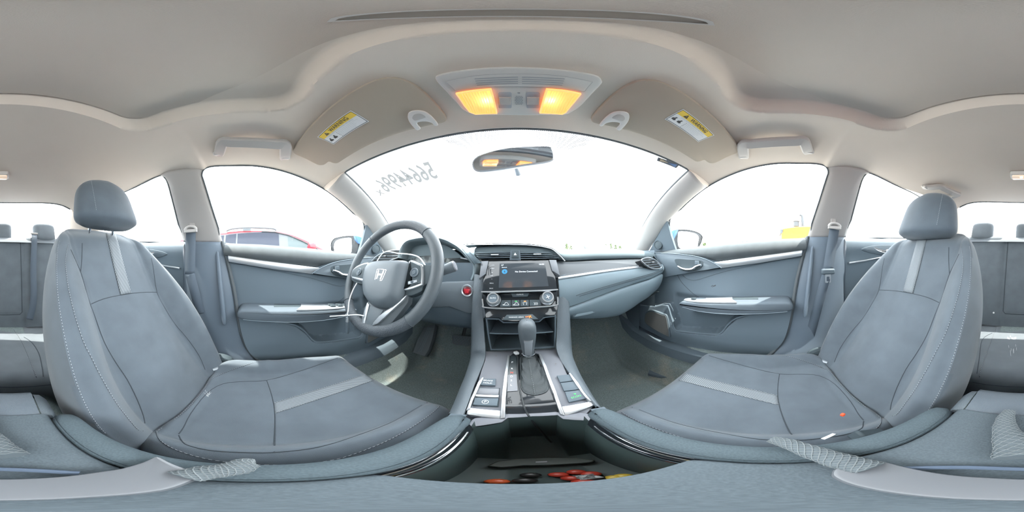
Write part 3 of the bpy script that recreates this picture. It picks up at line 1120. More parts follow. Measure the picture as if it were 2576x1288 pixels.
# ------------------------------------------------------------------ rear doors
for s in (-1, 1):
    who = 'driver' if s < 0 else 'passenger'
    root = thing('door_%d' % (3 if s < 0 else 4), (s * .70, -.6, -.5), 'rear door lining behind the %s seat, grey with silver handle' % who, 'car door', kind='structure')
    g = G()
    rows = []
    for i in range(60):
        v = i / 59
        row = []
        for j in range(50):
            y = lerp(-.345, -1.0, j / 49)
            zb = .083 + .03 * (-.345 - y)
            z = lerp(zb, -.5, v)
            d = zb - z
            x = stab([(0, .728), (.01, .708), (.03, .695), (.06, .690), (.10, .697), (.2, .705), (.6, .69)], d)
            x -= .05 * ss(-.20, -.215, z) * ss(-.30, -.28, z) * ss(-.45, -.5, y)
            row.append(V((s * x, y, z)))
        rows.append(row)
    g.grid(rows)
    g.obj('door_lining', 'door_plastic', root, ang=50)
    pl = PL((s * .69, -.6, 0), (0, 1, 0), (0, 0, 1))
    g = G(); st = [(-.36 + .6, -.042), (-.46 + .6, -.031), (-.55 + .6, -.016), (-.62 + .6, -.008), (-.62 + .6, -.014), (-.55 + .6, -.023), (-.46 + .6, -.039), (-.36 + .6, -.050)]
    g.slab(pl, st, -.006, .006, .002); g.obj('silver_strip', 'silver', root)
    g = G(); bz = spline([(.17, .02), (.08, .045), (-.06, .05), (-.16, .035), (-.20, .015), (-.10, -.002), (.05, -.005)], 5, True)
    g.slab(pl, bz, -.01, .004, .003); bez = g.obj('handle_bezel', 'dark_plastic', root)
    hv = spline([(.105, .030), (.07, .020), (.03, .014), (0, .021), (-.045, .020)], 5)
    g = G(); g.tube([pl.p(u, v, .02) for u, v in hv], [.002 + .0045 * sin(pi * min(1, .12 + k / 22)) for k in range(21)], 8)
    g.tube([pl.p(-.045, .02, .02), pl.p(-.045, .02, .0)], .006, 8)
    g.obj('door_handle', 'chrome', root)
    g = G(); g.box(pl.p(-.035, .037, .008), (.006, .014, .012)); g.obj('lock_button', 'red_mark' if False else 'grey_inset', root, bevel=.001)

# ------------------------------------------------------------------ grab handles
def grab(s, y0, y1, z, who, x, drop=.0):
    root = thing('grab_handle', (s * x, (y0 + y1) / 2, z), who, 'grab handle', 'roof grab handles')
    # bar on the roof rail: ends fixed upward, bar hanging inboard
    t0, t1 = (.245 - y0) / 1.305, (.245 - y1) / 1.305
    A, B = roof(s * .885, t0), roof(s * .885, t1)
    Ai, Bi = roof(s * .765, t0 + (t1 - t0) * .12), roof(s * .765, t1 - (t1 - t0) * .12)
    dn = V((-s * .008, 0, -.016 - drop))
    path = [A + V((0, 0, .003)), A.lerp(Ai, .35) + dn * .7, Ai + dn] + [Ai.lerp(Bi, k / 8) + dn * (1 + .35 * sin(pi * k / 8)) for k in range(1, 8)] + [Bi + dn, B.lerp(Bi, .35) + dn * .7, B + V((0, 0, .003))]
    g = G()
    g.sweep([V(q) for q in spline(path, 4)], [(-.017, -.006), (-.013, -.011), (.013, -.011), (.017, -.006), (.017, .006), (.012, .010), (-.012, .010), (-.017, .006)], (s * .35, 0, 1))
    g.obj('handle_bar', 'beige_plastic', root)
    for P in (A, B):
        g = G(); g.box(P + V((-s * .012, 0, -.006)), (.030, .026, .014), M.Rotation(radians(-s * 30), 3, 'Y'))
        g.obj('end_cap', 'beige_light', root, bevel=.004)


grab(-1, .065, -.135, .36, 'curved grab handle above the driver door window', .55)
grab(1, .075, -.125, .36, 'curved grab handle above the passenger door window', .55)
grab(1, -.66, -.86, .36, 'grab handle above the rear passenger window, behind the headrest', .53)
# ------------------------------------------------------------------ front seats
SX = -.371                                          # driver seat centre line
BD = V((0, -.36, .57)).normalized()                 # up along the backrest
BN = V((0, .57, .36)).normalized()                  # out of the backrest, towards the occupant
B0 = V((SX, -.155, -.47))


def half_w(w):
    return stab([(-.06, .205), (0, .222), (.10, .240), (.25, .248), (.40, .243), (.52, .222), (.62, .190), (.67, .160), (.70, .125), (.708, .09)], w)


def back_n(u, w):
    """height of the backrest face"""
    h = half_w(w)
    a = abs(u)
    ins = stab([(0, .150), (.2, .150), (.42, .140), (.58, .150), (.72, .150)], w)
    pk = stab([(-.06, .030), (0, .040), (.1, .060), (.2, .074), (.32, .074), (.45, .052), (.55, .028), (.65, .010), (.72, .0)], w)
    n = .006 * (1 - (a / ins) ** 2) if a < ins else 0
    n += .016 * math.exp(-((w - .16) / .09) ** 2) * ss(ins, ins * .3, a)        # lumbar
    if a > ins * .86:
        t = (a - ins * .86) / (h - ins * .86)
        n += pk * (ss(0, .72, t) - .22 * ss(.72, 1, t))
    n -= .004 * math.exp(-((a - ins) / .006) ** 2)
    n -= .04 * ss(.62, .72, w)
    return n


def back_p(u, w, dn=0.0): return B0 + V((u, 0, 0)) + BD * w + BN * (back_n(u, w) + dn)


def f_back(p):
    q = p - B0
    return q.dot(BN) - back_n(q.x, q.dot(BD))


CUSH_C = (SX, .102, .232, .259, .09)                # cushion plan: centre, half sizes, corner


def cush_z(x, y):
    u = x - SX
    a = abs(u)
    d = -rr_sd(x, y, *CUSH_C)                       # depth inside the outline
    ins = stab([(-.16, .150), (-.1, .165), (0, .158), (.15, .158), (.33, .172), (.4, .18)], y)
    z = -.447 + .010 * ss(.05, .30, y)
    z -= .012 * ss(.04, -.12, y) * ss(ins, ins * .5, a)          # rear bowl
    z += .002 * math.exp(-((y - .03) / .02) ** 2)
    bol = .050 * ss(.36, .10, y) * .8 + .010
    if a > ins * .9:
        t = (a - ins * .9) / (.232 - ins * .9)
        z += bol * ss(0, .62, t)
    z += .030 * ss(-.115, -.150, y) * ss(.2, .1, a)
    z -= .004 * math.exp(-((a - ins) / .006) ** 2) * (y < .32)
    e = clamp(d / .055)
    z -= .055 * (1 - sqrt(max(0, 1 - (1 - e) ** 2)))
    z -= .05 * ss(.28, .36, y) * 1.0
    return z


def f_cush(p): return p.z - cush_z(p.x, p.y)


def dashes(path, g, r=.0006, on_=.0042, gap=.0026):
    P = [V(p) for p in path]
    L = sum((b - a).length for a, b in zip(P, P[1:]))
    n = max(2, int(L / (on_ + gap)))
    Q = resample(P, n * 2)
    for k in range(n - 1):
        g.tube([Q[2*k], Q[2*k].lerp(Q[2*k+1], 1.1)], r, 5)


def headrest_pts(n=36, m=22):
    """rounded cushion, superellipse sections"""
    rows = []
    for i in range(m + 1):
        v = i / m
        e = -1 + 2 * v
        k = ((1 - abs(e) ** (4.5 if e > 0 else 10)) ** (1 / 2.6) if abs(e) < 1 else .001)
        hw = lerp(.138, .104, v ** 1.5) * k
        hd = lerp(.058, .046, v) * k
        row = []
        for j in range(n):
            a = 2 * pi * j / n
            ca, sa = cos(a), sin(a)
            q = 2.7
            r = (abs(ca) ** q + abs(sa) ** q) ** (-1 / q)
            row.append((hw * r * ca, hd * r * sa + .010 * (1 - abs(ca)) * (sa > 0), e * .099 + .006 * (1 - (ca * 1.0) ** 2) * (e > 0)))
        rows.append(row)
    return rows


def make_seat(s, dy, dz, hz):
    who = 'driver' if s < 0 else 'passenger'
    D = V((0, dy, dz))
    fl = lambda p: V((p[0] if s < 0 else -p[0], p[1], p[2])) + D
    root = thing('front_chair', fl((SX, .08, -.69)), 'grey cloth front %s seat with %s' % (who, 'pale stitching, behind the steering wheel' if s < 0 else 'pale stitching, facing the glove box'), 'car seat', 'front seats')

    def P(px, py, f):                                # pixel on the driver's seat surface
        return hit(px, py, f, .1, 1.2, 260)
    def keep(Q, m=-.004):                            # only what lies on the cushion
        return [p for p in Q if rr_sd(p.x, p.y, *CUSH_C) < m]
    # cushion
    g = G()
    rows = []
    NX_, NY_ = 90, 96
    for i in range(NY_ + 1):
        y = CUSH_C[1] - CUSH_C[3] + 2 * CUSH_C[3] * i / NY_
        row = []
        # plan outline half width at this y
        dyq = max(0, abs(y - CUSH_C[1]) - CUSH_C[3] + CUSH_C[4])
        hw = CUSH_C[2] - CUSH_C[4] + sqrt(max(0, CUSH_C[4] ** 2 - dyq ** 2))
        for j in range(NX_ + 1):
            q = -1 + 2 * j / NX_
            q = math.copysign(1 - (1 - abs(q)) ** 1.25, q)
            x = SX + hw * q
            row.append(fl((x, y, cush_z(x, y))))
        rows.append(row)
    g.grid(rows)
    # skirt down to the frame
    ring_ = rows[0] + [r[-1] for r in rows[1:]] + rows[-1][-2::-1] + [r[0] for r in rows[-2:0:-1]]
    c = fl((SX, CUSH_C[1], -.6))
    low = [V((lerp(p.x, c.x, .03), lerp(p.y, c.y, .03), -.60 + dz)) for p in ring_]
    g.grid([ring_, low], cu=True)
    cu = g.obj('cushion', 'seat_cloth', root, ang=70)
    # plinth under the cushion
    g = G(); pb = PL(fl((SX, .08, -.60)), (1, 0, 0), (0, 1, 0))
    g.slab(pb, rrect(0, 0, .42, .42, .04), .02, -.085)
    g.obj('seat_base', 'darker_plastic', root)
    # seams on the cushion: dark valleys and pale piping
    lines = [[(450, 1092), (462, 1075), (480, 1040), (520, 990), (560, 966), (610, 960), (670, 957), (740, 938), (800, 918), (850, 900), (872, 890)],
             [(450, 1095), (458, 1110), (475, 1121), (530, 1133), (610, 1138), (690, 1138), (800, 1125), (900, 1095), (990, 1060), (1060, 1020), (1092, 1006)],
             [(671, 957), (685, 1000), (692, 1050), (690, 1137)]]
    for L in lines:
        g = G(); g.tube([fl(p + V((0, 0, .0003))) for p in keep([P(*q, f_cush) for q in spline(L, 3)])], .0011, 6)
        g.obj('seam', 'seam', cu)
    piping = [(860, 885), (830, 877.5), (780, 880), (700, 895), (600, 925), (530, 955), (470, 1000), (430, 1035), (400, 1065), (394, 1085), (405, 1110), (450, 1135), (520, 1155), (600, 1166), (680, 1170), (750, 1168), (850, 1155), (950, 1120), (1020, 1085), (1080, 1045), (1106, 1022)]
    pp = keep([P(*q, f_cush) for q in spline(piping, 4)], -.001)
    g = G(); g.tube([fl(q + V((0, 0, .0006))) for q in pp], .0009, 6); g.obj('piping', 'seam', cu)
    g = G(); dashes([fl(q + V((0, 0, .0018))) for q in pp], g, .0005); o = g.obj('stitching', 'thread', cu)
    # striped band
    g = G()
    a, b = [(690, 1014), (760, 992), (840, 968), (900, 948), (924, 940)], [(692, 1040), (770, 1015), (860, 985), (925, 962), (955, 953)]
    A = resample(keep([P(*q, f_cush) for q in spline(a, 8)], -.012), 30); B = resample(keep([P(*q, f_cush) for q in spline(b, 8)], -.012), 30)
    g.grid([[fl(V((lerp(p.x, q.x, k/5), lerp(p.y, q.y, k/5), cush_z(lerp(p.x, q.x, k/5), lerp(p.y, q.y, k/5)) + .0012)) ) for k in range(6)] for p, q in zip(A, B)])
    g.obj('striped_band', 'seat_stripe' if s < 0 else 'seat_stripe_r', cu, solid=.001, off=-1)
    g = G()
    for q in (A, B):
        g = G(); dashes([fl(V((p.x, p.y, cush_z(p.x, p.y) + .002))) for p in q], g, .0005)
        g.obj('stitching', 'thread', cu)
    # backrest: face, rounded flanks and rear shell as one closed skin
    g = G()
    rows = []
    NW, NU = 96, 90
    for i in range(NW + 1):
        w_ = lerp(-.055, .705, i / NW)
        h = half_w(w_)
        th = .135 * (1 - .35 * ss(.5, .7, w_))
        row = []
        for j in range(NU + 1):
            q = -1 + 2 * j / NU
            row.append(back_p(h * q, w_))
        n0 = back_n(h, w_)
        tl = []
        for k in range(1, 9):
            a = k / 9
            tl.append((h * (1 - .02 * a) + .010 * sin(pi * a), lerp(n0, -th, a)))
        bk = [(h * (1 - 2 * k / 12) * .97, -th - .012 * sin(pi * k / 12)) for k in range(13)]
        loop = row + [B0 + V((u, 0, 0)) + BD * w_ + BN * n for u, n in tl] + [B0 + V((u, 0, 0)) + BD * w_ + BN * n for u, n in bk] + [B0 + V((-u, 0, 0)) + BD * w_ + BN * n for u, n in reversed(tl)]
        rows.append([fl(p) for p in loop])
    g.grid(rows, cu=True)
    nl = len(rows[0])
    o0 = len(g.v)
    g.f.append(tuple(range(nl - 1, -1, -1))); g.f.append(tuple(range(o0 - nl, o0))); g.mi += [0, 0]
    bk = g.obj('backrest', 'seat_cloth', root, ang=70)
    blines = [[(178, 628), (192, 660), (205, 690), (222, 750), (240, 800), (262, 860), (290, 910), (320, 955), (345, 1005), (360, 1045), (364, 1065)],
              [(229, 765), (260, 752), (300, 743), (350, 736), (395, 735)],
              [(374, 622), (385, 670), (395, 735), (415, 775), (440, 815), (470, 850), (500, 893), (516, 930)],
              [(207, 612), (206, 650), (203, 683)]]
    for L in blines:
        g = G(); g.tube([fl(P(*q, f_back) + BN * .0003) for q in spline(L, 3)], .0011, 6)
        g.obj('seam', 'seam', bk)
    for L in ([(150, 607), (140, 640), (137, 700), (145, 760), (155, 830), (170, 900), (190, 960), (215, 1020), (250, 1078), (262, 1095)],
              [(172, 613), (165, 650), (167, 690), (175, 740), (190, 800), (210, 860), (230, 900), (255, 950), (290, 1010), (320, 1050), (345, 1079), (360, 1084)]):
        pts = []
        for q in spline(L, 4):
            p = P(*q, f_back)
            w_ = (p - B0).dot(BD)
            u_ = clamp((p - B0).x, -half_w(w_) * .99, half_w(w_) * .99)
            pts.append(back_p(u_, clamp(w_, -.05, .69), .0012))
        g = G(); g.tube([fl(p - BN * .0012) for p in pts], .0007, 5); g.obj('seam', 'seam', bk)
        g = G(); dashes([fl(p) for p in pts], g); g.obj('stitching', 'thread', bk)
    g = G()
    A = resample([P(*q, f_back) for q in spline([(266.5, 588), (272, 610), (283, 660), (294, 705), (303, 742)], 6)], 24)
    B = resample([P(*q, f_back) for q in spline([(289.5, 588), (296, 610), (309, 660), (320, 702), (329, 737)], 6)], 24)
    g.grid([[fl(p.lerp(q, k / 4) + BN * .0022) for k in range(5)] for p, q in zip(A, B)])
    g.obj('striped_band', 'seat_stripe_b', bk, solid=.001, off=-1)
    g = G()
    for q in (A, B):
        g = G(); dashes([fl(p + BN * .0022) for p in q], g, .0005)
        g.obj('stitching', 'thread', bk)
    # headrest on two posts
    HC = V((SX - .004, -.508, .208 + hz))
    hr = M.Rotation(radians(-16), 3, 'X')
    g = G()
    rows = [[fl(HC + hr.inverted() @ V((x, y, z))) for x, y, z in r] for r in headrest_pts()]
    g.grid(rows, cu=True)
    hd = g.obj('headrest', 'seat_side', root, ang=70)
    g = G(); dashes([fl(HC + hr.inverted() @ V((.085 if True else 0, .0535, z))) for z in [-.07 + .14 * k / 10 for k in range(11)]], g, .0007)
    g.obj('stitching', 'thread', hd)
    for x in (-.055, .055):
        g = G(); g.tube([fl(HC + hr.inverted() @ V((x, -.03, -.06))), fl(HC + hr.inverted() @ V((x, -.075, -.13)))], .006, 8)
        g.obj('headrest_post', 'chrome', root)
    if s < 0:                                        # pale scuff where the cushion meets the bolster
        for k in range(6):
            a_, b_ = P(512 + k * 4, 984 + random.uniform(-5, 5), f_cush), P(524 + random.uniform(-4, 6), 998 - k, f_cush)
            g = G(); g.tube([a_ + V((0, 0, .0006)), b_ + V((0, 0, .0006))], [.0004, .0014], 5, flat=.2, up=(0, 0, 1)); g.obj('scuff', 'scuff', cu)
    # recliner cover and belt buckle beside the cushion
    g = G(); rp = PL(fl((SX - .238, -.15, -.46)), (0, 1, 0), (0, 0, 1))
    g.slab(rp, spline([(-.06, .02), (0, .05), (.05, .03), (.06, -.03), (.02, -.08), (-.05, -.06)], 4, True), -.012, .018, .006)
    g.obj('recliner_cover', 'darker_plastic', root)
    g = G(); g.tube([fl((SX - .215, -.10, -.445)), fl((SX - .19, -.125, -.435)), fl((SX - .165, -.155, -.44))], [.010, .012, .010], 8, flat=.6)
    g.obj('recliner_link', 'silver_satin', root)
    return root


for nm, ax in (('seat_stripe_r', (-.75, .66, 0)), ('seat_stripe_b', (.70, -.20, .62))):
    stripes(nm, (.29, .32, .34), (.10, .12, .14), 205, ax, .5)
make_seat(-1, 0, 0, 0)
make_seat(1, -.045, -.02, -.030)

# front seat buckle on a stalk, with its red release, beside the passenger cushion
b = thing('belt_buckle', (.175, -.12, -.45), 'seat belt buckle beside the passenger cushion with orange red release button', 'belt buckle', 'front belt buckles')
bp = V((.150, -.115, -.405))
g = G(); g.box(bp, (.024, .05, .026), M.Rotation(radians(35), 3, 'X')); g.obj('buckle_body', 'darker_plastic', b, bevel=.005)
c_ = hit(2576 - 2120 + 38, 1045, lambda p: p.z - (cush_z(p.x, p.y) - .01), .1, 1.2, 260)
c_ = AZ(2120, 1045, -.44)
g = G(); g.box(c_ + V((0, 0, .004)), (.008, .009, .009), M.Rotation(.6, 3, 'Z')); g.obj('release_button', 'buckle_sunlit_orange', b, bevel=.002)
c_ = AZ(2085, 1098, -.40)
pt = thing('paper_tag', c_, 'small white paper tag beside the passenger cushion edge', 'tag')
g = G(); g.box(c_, (.007, .022, .002), M.Rotation(.5, 3, 'Z') @ M.Rotation(.4, 3, 'Y')); g.obj('tag_sheet', 'label_white', pt, bevel=.0008)
# ------------------------------------------------------------------ dashboard
dash = thing('dashboard', (0, .75, -.3), 'full width grey dashboard with vents and glove box', 'dashboard')
ZTOP = [(-.72, .012), (-.62, .024), (-.5, .030), (-.2, .034), (.0, .038), (.10, .030), (.17, .019), (.3, .021), (.5, .019), (.62, .012), (.72, .0)]


def yfront(x): return .560 + .035 * ss(.52, .70, abs(x))


def wbase(x): return 1.05 - .50 * x * x


g = G()
rows = []
for j in range(81):
    x = -.72 + 1.44 * j / 80
    zt = stab(ZTOP, x); yf = yfront(x)
    bn = ss(-.565, -.50, x) * ss(-.155, -.19, x)          # the binnacle stands in front of the pad here
    yf += .15 * bn
    rows.append([V((x, y, z)) for y, z in ((wbase(x) + .02, .030), (lerp(wbase(x), yf, .4), zt + .010), (yf + .10, zt + .006), (yf + .035, zt + .002), (yf + .012, zt - .004), (yf + .002, zt - .013), (yf, zt - .024), (yf + .005, zt - .036), (yf + .03, zt - .043), (yf + .12, zt - .045))])
g.grid(rows)
g.obj('top_pad', 'dash_top', dash, ang=60)

# passenger side, lower layers: heights of the lines over x
Z_SIL = [(.12, -.076), (.127, -.075), (.298, -.062), (.518, -.055), (.66, -.052)]
Z_SEAM = [(.16, -.140), (.186, -.131), (.352, -.106), (.615, -.082), (.66, -.080)]
Z_GLU = [(.12, -.182), (.15, -.176), (.348, -.135), (.618, -.108), (.66, -.104)]
Z_GLL = [(.12, -.232), (.167, -.235), (.37, -.262), (.45, -.245), (.507, -.226), (.584, -.214), (.66, -.20)]


def layer(name, mt, x0, x1, f, n=40, parent=dash, ang=60):
    g = G()
    g.grid([[V((x, y, z)) for y, z in f(x)] for x in [lerp(x0, x1, k / n) for k in range(n + 1)]])
    return g.obj(name, mt, parent, ang=ang)


def curve_y(x): return .04 * ss(.50, .70, abs(x))


layer('decor_panel', 'silver_decor', .10, .665, lambda x: [(.60, -.020), (.556 + curve_y(x), stab(ZTOP, x) - .046), (.536 + curve_y(x), stab(ZTOP, x) * .5 - .045), (.520 + curve_y(x), lerp(-.04, stab(Z_SIL, x), .6)), (.509 + curve_y(x), stab(Z_SIL, x) + .003)])
layer('silver_strip', 'silver', .12, .63, lambda x: [(.515 + curve_y(x), stab(Z_SIL, x) + .005), (.503 + curve_y(x), stab(Z_SIL, x) + .004), (.501 + curve_y(x), stab(Z_SIL, x)), (.503 + curve_y(x), stab(Z_SIL, x) - .004), (.515 + curve_y(x), stab(Z_SIL, x) - .005)])
layer('soft_panel', 'dash_soft', .12, .665, lambda x: [(.506 + curve_y(x), stab(Z_SIL, x) - .004)] + [(.501 + curve_y(x) - .012 * sin(pi * k / 10) * .8, lerp(stab(Z_SIL, x) - .005, stab(Z_GLU, x) + .002, k / 10)) for k in range(11)] + [(.515 + curve_y(x), stab(Z_GLU, x) + .001)])
for d in (0, -.006):
    g = G(); g.tube([V((x, .4905 + curve_y(x), stab(Z_SEAM, x) + d)) for x in [lerp(.175 - d * 2, .655, k / 30) for k in range(31)]], .0010, 5)
    g.obj('seam', 'seam', dash)
gb = layer('glove_box', 'dash_soft', .125, .655, lambda x: [(.515 + curve_y(x), stab(Z_GLU, x) - .001), (.497 + curve_y(x), stab(Z_GLU, x) - .003)] + [(.494 + curve_y(x) + .045 * (k / 8) ** 2, lerp(stab(Z_GLU, x) - .008, stab(Z_GLL, x), k / 8)) for k in range(9)] + [(.56 + curve_y(x), stab(Z_GLL, x) - .008), (.60, stab(Z_GLL, x) - .01)])
gpl = PL(AY(1465, 785, .512), (1, 0, 0), (0, .25, .97))
g = G(); g.slab(gpl, gpl.tr([(1440, 797), (1448, 783), (1484, 775), (1497, 786), (1479, 792)]), -.006, .004, .0015)
h = g.obj('latch_recess', 'dark_plastic', gb)
g = G(); g.slab(gpl, gpl.tr([(1443, 797), (1450, 789), (1486, 780), (1492, 786), (1478, 791)]), .002, .007, .001); g.obj('latch_handle', 'dash_soft', gb)
# knee trims and the dark underside
layer('under_panel', 'darker_plastic', .125, .66, lambda x: [(.555, stab(Z_GLL, x) - .004), (.62, stab(Z_GLL, x) - .02), (.95, -.30), (1.1, -.30)])
g = G(); g.grid([[V((.672, y, z)) for z in (.02, -.1, -.22, -.32, -.44)] for y in (.60, .66, .75, 1.1)]); g.obj('end_cap', 'dark_plastic', dash)
g = G(); g.grid([[V((-.672, y, z)) for z in (.02, -.1, -.22, -.32, -.44)] for y in (.60, .66, .75, 1.1)]); g.obj('end_cap', 'dark_plastic', dash)
for s in (-1, 1):
    g = G(); g.grid([[V((s * x, y, z)) for x, z in ((.66, -.20), (.655, -.3), (.645, -.40), (.64, -.48), (.655, -.50))] for y in (.70, .78, .88, 1.1)])
    g.obj('kick_panel', 'dark_plastic', dash)
# dash ends beside the doors: rounded cheek
for s in (-1, 1):
    g = G()
    rows = []
    for k in range(13):
        a = k / 12 * pi / 2
        rows.append([V((s * (.648 + .022 * sin(a)), .52 + curve_y(.66) + .05 * (1 - cos(a)) + d, z)) for z, d in ((-.01, .03), (-.03, .005), (-.055, -.008), (-.08, -.012), (-.11, -.012), (-.15, -.004), (-.20, .02))])
    g.grid(rows); g.obj('cheek', 'dark_plastic', dash)

# side vents: chrome outlined pods with slats
for s in (-1, 1):
    vp = PL((s * .585, .509, -.030), (1, .22, -.0), (0, .25, 1)) if s > 0 else PL((-.565, .548, .004), (1, 0, 0), (0, .25, 1))
    if s > 0:
        out = vp.tr([(1612, 655), (1620, 650), (1632, 648.5), (1648, 655), (1661, 667), (1663, 673), (1655, 676.5), (1642, 676.5), (1630, 671.5), (1620, 664)])
    else:
        out = vp.tr([(931, 664), (938, 655), (952, 642), (978, 631.5), (1004, 629), (1012, 634), (1008, 645), (985, 655), (960, 664)])
    out = spline(out, 3, True)
    po = g = G(); g.slab(vp, out, -.03, -.004)
    v_ = g.obj('side_vent', 'matt_black', dash)
    g = G(); g.tube([vp.p(u, v, .003) for u, v in out], .0026, 6, closed=True); g.obj('vent_frame', 'silver', v_)
    us = [u for u, v in out]; vs = [v for u, v in out]
    for k in range(1, 5):
        vv = lerp(min(vs), max(vs), k / 5)
        xs = []
        for (u0, v0), (u1, v1) in zip(out, out[1:] + out[:1]):
            if (v0 - vv) * (v1 - vv) < 0: xs.append(lerp(u0, u1, (vv - v0) / (v1 - v0)))
        if len(xs) >= 2:
            g = G(); g.prism([vp.p(min(xs) + .004, vv, -.01), vp.p(max(xs) - .004, vv, -.01), vp.p(max(xs) - .004, vv - .0012, .001), vp.p(min(xs) + .004, vv - .0012, .001)], [vp.p(min(xs) + .004, vv + .002, -.01), vp.p(max(xs) - .004, vv + .002, -.01), vp.p(max(xs) - .004, vv + .0012, .001), vp.p(min(xs) + .004, vv + .0012, .001)]); g.obj('slat', 'dark_plastic', v_)
    g = G(); g.box(vp.p((min(us) + max(us)) / 2 + .004, lerp(min(vs), max(vs), .6), .004), (.014, .008, .004)); g.obj('vent_tab', 'silver', v_, bevel=.001)

# centre vents with hazard switch under a hood
hood_out = [(1163, 619), (1185, 616.5), (1231, 615.5), (1313, 616.5), (1345, 618.5), (1367, 621.5), (1389, 628), (1408, 644), (1420, 657)]
hp = PL((0, .548, 0), (1, 0, 0), (0, .12, 1))
ho = spline(hp.tr(hood_out), 5)
g = G(); g.tube([hp.p(u, v, .004) for u, v in ho], .0022, 6); g.obj('hood_strip', 'silver', dash)
g = G()
g.grid([[hp.p(u, v + .004, .006), hp.p(u, v + .006, -.01), hp.p(u, v + .006, -.08)] for u, v in ho]); g.obj('vent_hood', 'dash_top', dash)
back = hp.tr([(1190, 624), (1231, 620), (1313, 621), (1367, 626), (1387, 632), (1405, 648), (1411, 657), (1210, 659)])
g = G(); g.slab(hp, back, -.035, -.030); g.obj('vent_back', 'matt_black', dash)
for (ua, va), (ub, vb), nm in ((hp.uv(1194, 650), hp.uv(1283, 632), 'l'), (hp.uv(1309, 652), hp.uv(1405, 632), 'r')):
    for k in range(4):
        vv = lerp(va, vb, (k + .35) / 4)
        ia, ib = (.004 * k * .0, 0)
        sh = .010 * (3 - k) / 3
        a_, b_ = (ua + .012 * k / 3 * (nm == 'l') * -1 + .012 * (nm == 'l'), ub - .030 * k / 3 * (nm == 'r'))
        g = G(); g.box(hp.p((a_ + b_) / 2, vv, -.012), (b_ - a_, .026, .0022), M.Rotation(radians(-6), 3, 'X'))
        g.obj('slat', 'dark_plastic', dash)
for p in ((1245, 641), (1351, 640)):
    g = G(); g.box(hp.at(*p, .003), (.026, .008, .004)); g.obj('vent_tab', 'silver', dash, bevel=.001)
hz = hp.tr([(1284, 630), (1308, 630), (1310, 655), (1282, 655)])
g = G(); g.slab(hp, hz, -.02, .003, .002); hzb = g.obj('hazard_surround', 'dark_plastic', dash)
g = G(); g.slab(hp, hp.tr([(1287.5, 631), (1304, 631), (1305, 649), (1287, 649)]), .002, .006, .0012); g.obj('hazard_button', 'darker_plastic', hzb)
c = hp.uv(1296, 639.5)
tri = [(c[0], c[1] + .0045), (c[0] + .005, c[1] - .004), (c[0] - .005, c[1] - .004)]
g = G(); g.slab(hp, tri, .006, .0064); g.obj('hazard_triangle', 'label_white', hzb)

# instrument binnacle in front of the driver
bp_ = PL((-.36, .535, 0), (1, 0, 0), (0, .15, 1))
arch = spline(bp_.tr([(1000, 648), (1003, 635), (1011, 617), (1024, 605), (1049, 598.5), (1072, 596.5), (1095, 597), (1117, 601), (1142, 613), (1160, 626), (1179, 647), (1193, 664), (1196, 685), (1190, 705)]), 4)
g = G()
rows = []
for u, v in arch:
    cx, cy = -.005, -.03
    du, dv = (u - cx), (v - cy)
    L = hypot(du, dv)
    e = lambda k: (cx + du * (1 + k / L), cy + dv * (1 + k / L))
    rows.append([bp_.p(*e(-.020), -.08), bp_.p(*e(-.014), -.02), bp_.p(*e(-.010), -.002), bp_.p(*e(-.003), .003), bp_.p(*e(.0), .0), bp_.p(*e(.003), -.02), bp_.p(*e(.004), -.10), bp_.p(*e(.0), -.26)])
g.grid(rows); g.obj('cluster_hood', 'dash_top', dash, ang=70)
# chamfered side face joining the hood to the screen
g = G(); g.add([AY(1160, 622, .545), AY(1180, 632, .535), AY(1211, 661, .525), AY(1193, 664, .525)], [(0, 1, 2, 3)]); g.obj('side_chamfer', 'dash_soft', dash, solid=.006)
cl = thing('instrument_cluster', (-.36, .6, -.05), 'dark instrument cluster with gauges behind the steering wheel', 'gauge cluster')
cp_ = PL((-.36, .575, -.03), (1, 0, 0), (0, .28, 1))
face = spline(cp_.tr([(1010, 660), (1018, 630), (1040, 612), (1075, 606), (1110, 612), (1140, 628), (1165, 648), (1183, 656), (1190, 672), (1187, 695), (1178, 706), (1131, 708), (1060, 715), (1015, 705)]), 3, True)
g = G(); g.slab(cp_, face, -.01, .0); g.obj('hood_lining', 'dash_top', cl)
gp_ = cp_.tr([(1014, 700), (1012, 675), (1025, 655), (1055, 645), (1085, 643), (1117, 650), (1160, 649), (1183, 657), (1190, 672), (1188, 695), (1178, 706), (1131, 708), (1060, 713), (1020, 708)])
g = G(); g.slab(cp_, gp_, .0, .004, .001); g.obj('face_plate', 'gauge_face', cl)
ctr = [cp_.uv(1163, 682), cp_.uv(1088, 690), cp_.uv(1030, 688)]
for (u, v), r in zip(ctr, (.026, .042, .022)):
    n = 28
    g = G(); g.tube([cp_.p(u + r * cos(radians(a)), v + r * sin(radians(a)), .005) for a in range(-40, 225, 8)], .0012, 5); go = g.obj('gauge_ring', 'silver_satin', cl)
    for a in range(-30, 211, 24):
        ca, sa = cos(radians(a)), sin(radians(a))
        g = G(); g.tube([cp_.p(u + r * .80 * ca, v + r * .80 * sa, .0045), cp_.p(u + r * .93 * ca, v + r * .93 * sa, .0045)], .0010, 4); g.obj('tick', 'grey_print', go)
g = G(); u, v = ctr[1]; g.tube([cp_.p(u, v, .006), cp_.p(u - .028, v - .014, .006)], .0010, 5); g.obj('needle', 'red_mark', cl)
fr = cp_.tr([(1120, 707.5), (1131, 706.5), (1178, 705.5), (1189, 697), (1191.5, 681), (1185, 657), (1160, 650)])
g = G(); g.tube([cp_.p(*q, .006) for q in spline(fr, 5)], .0028, 6); g.obj('lower_frame', 'silver_satin', cl)

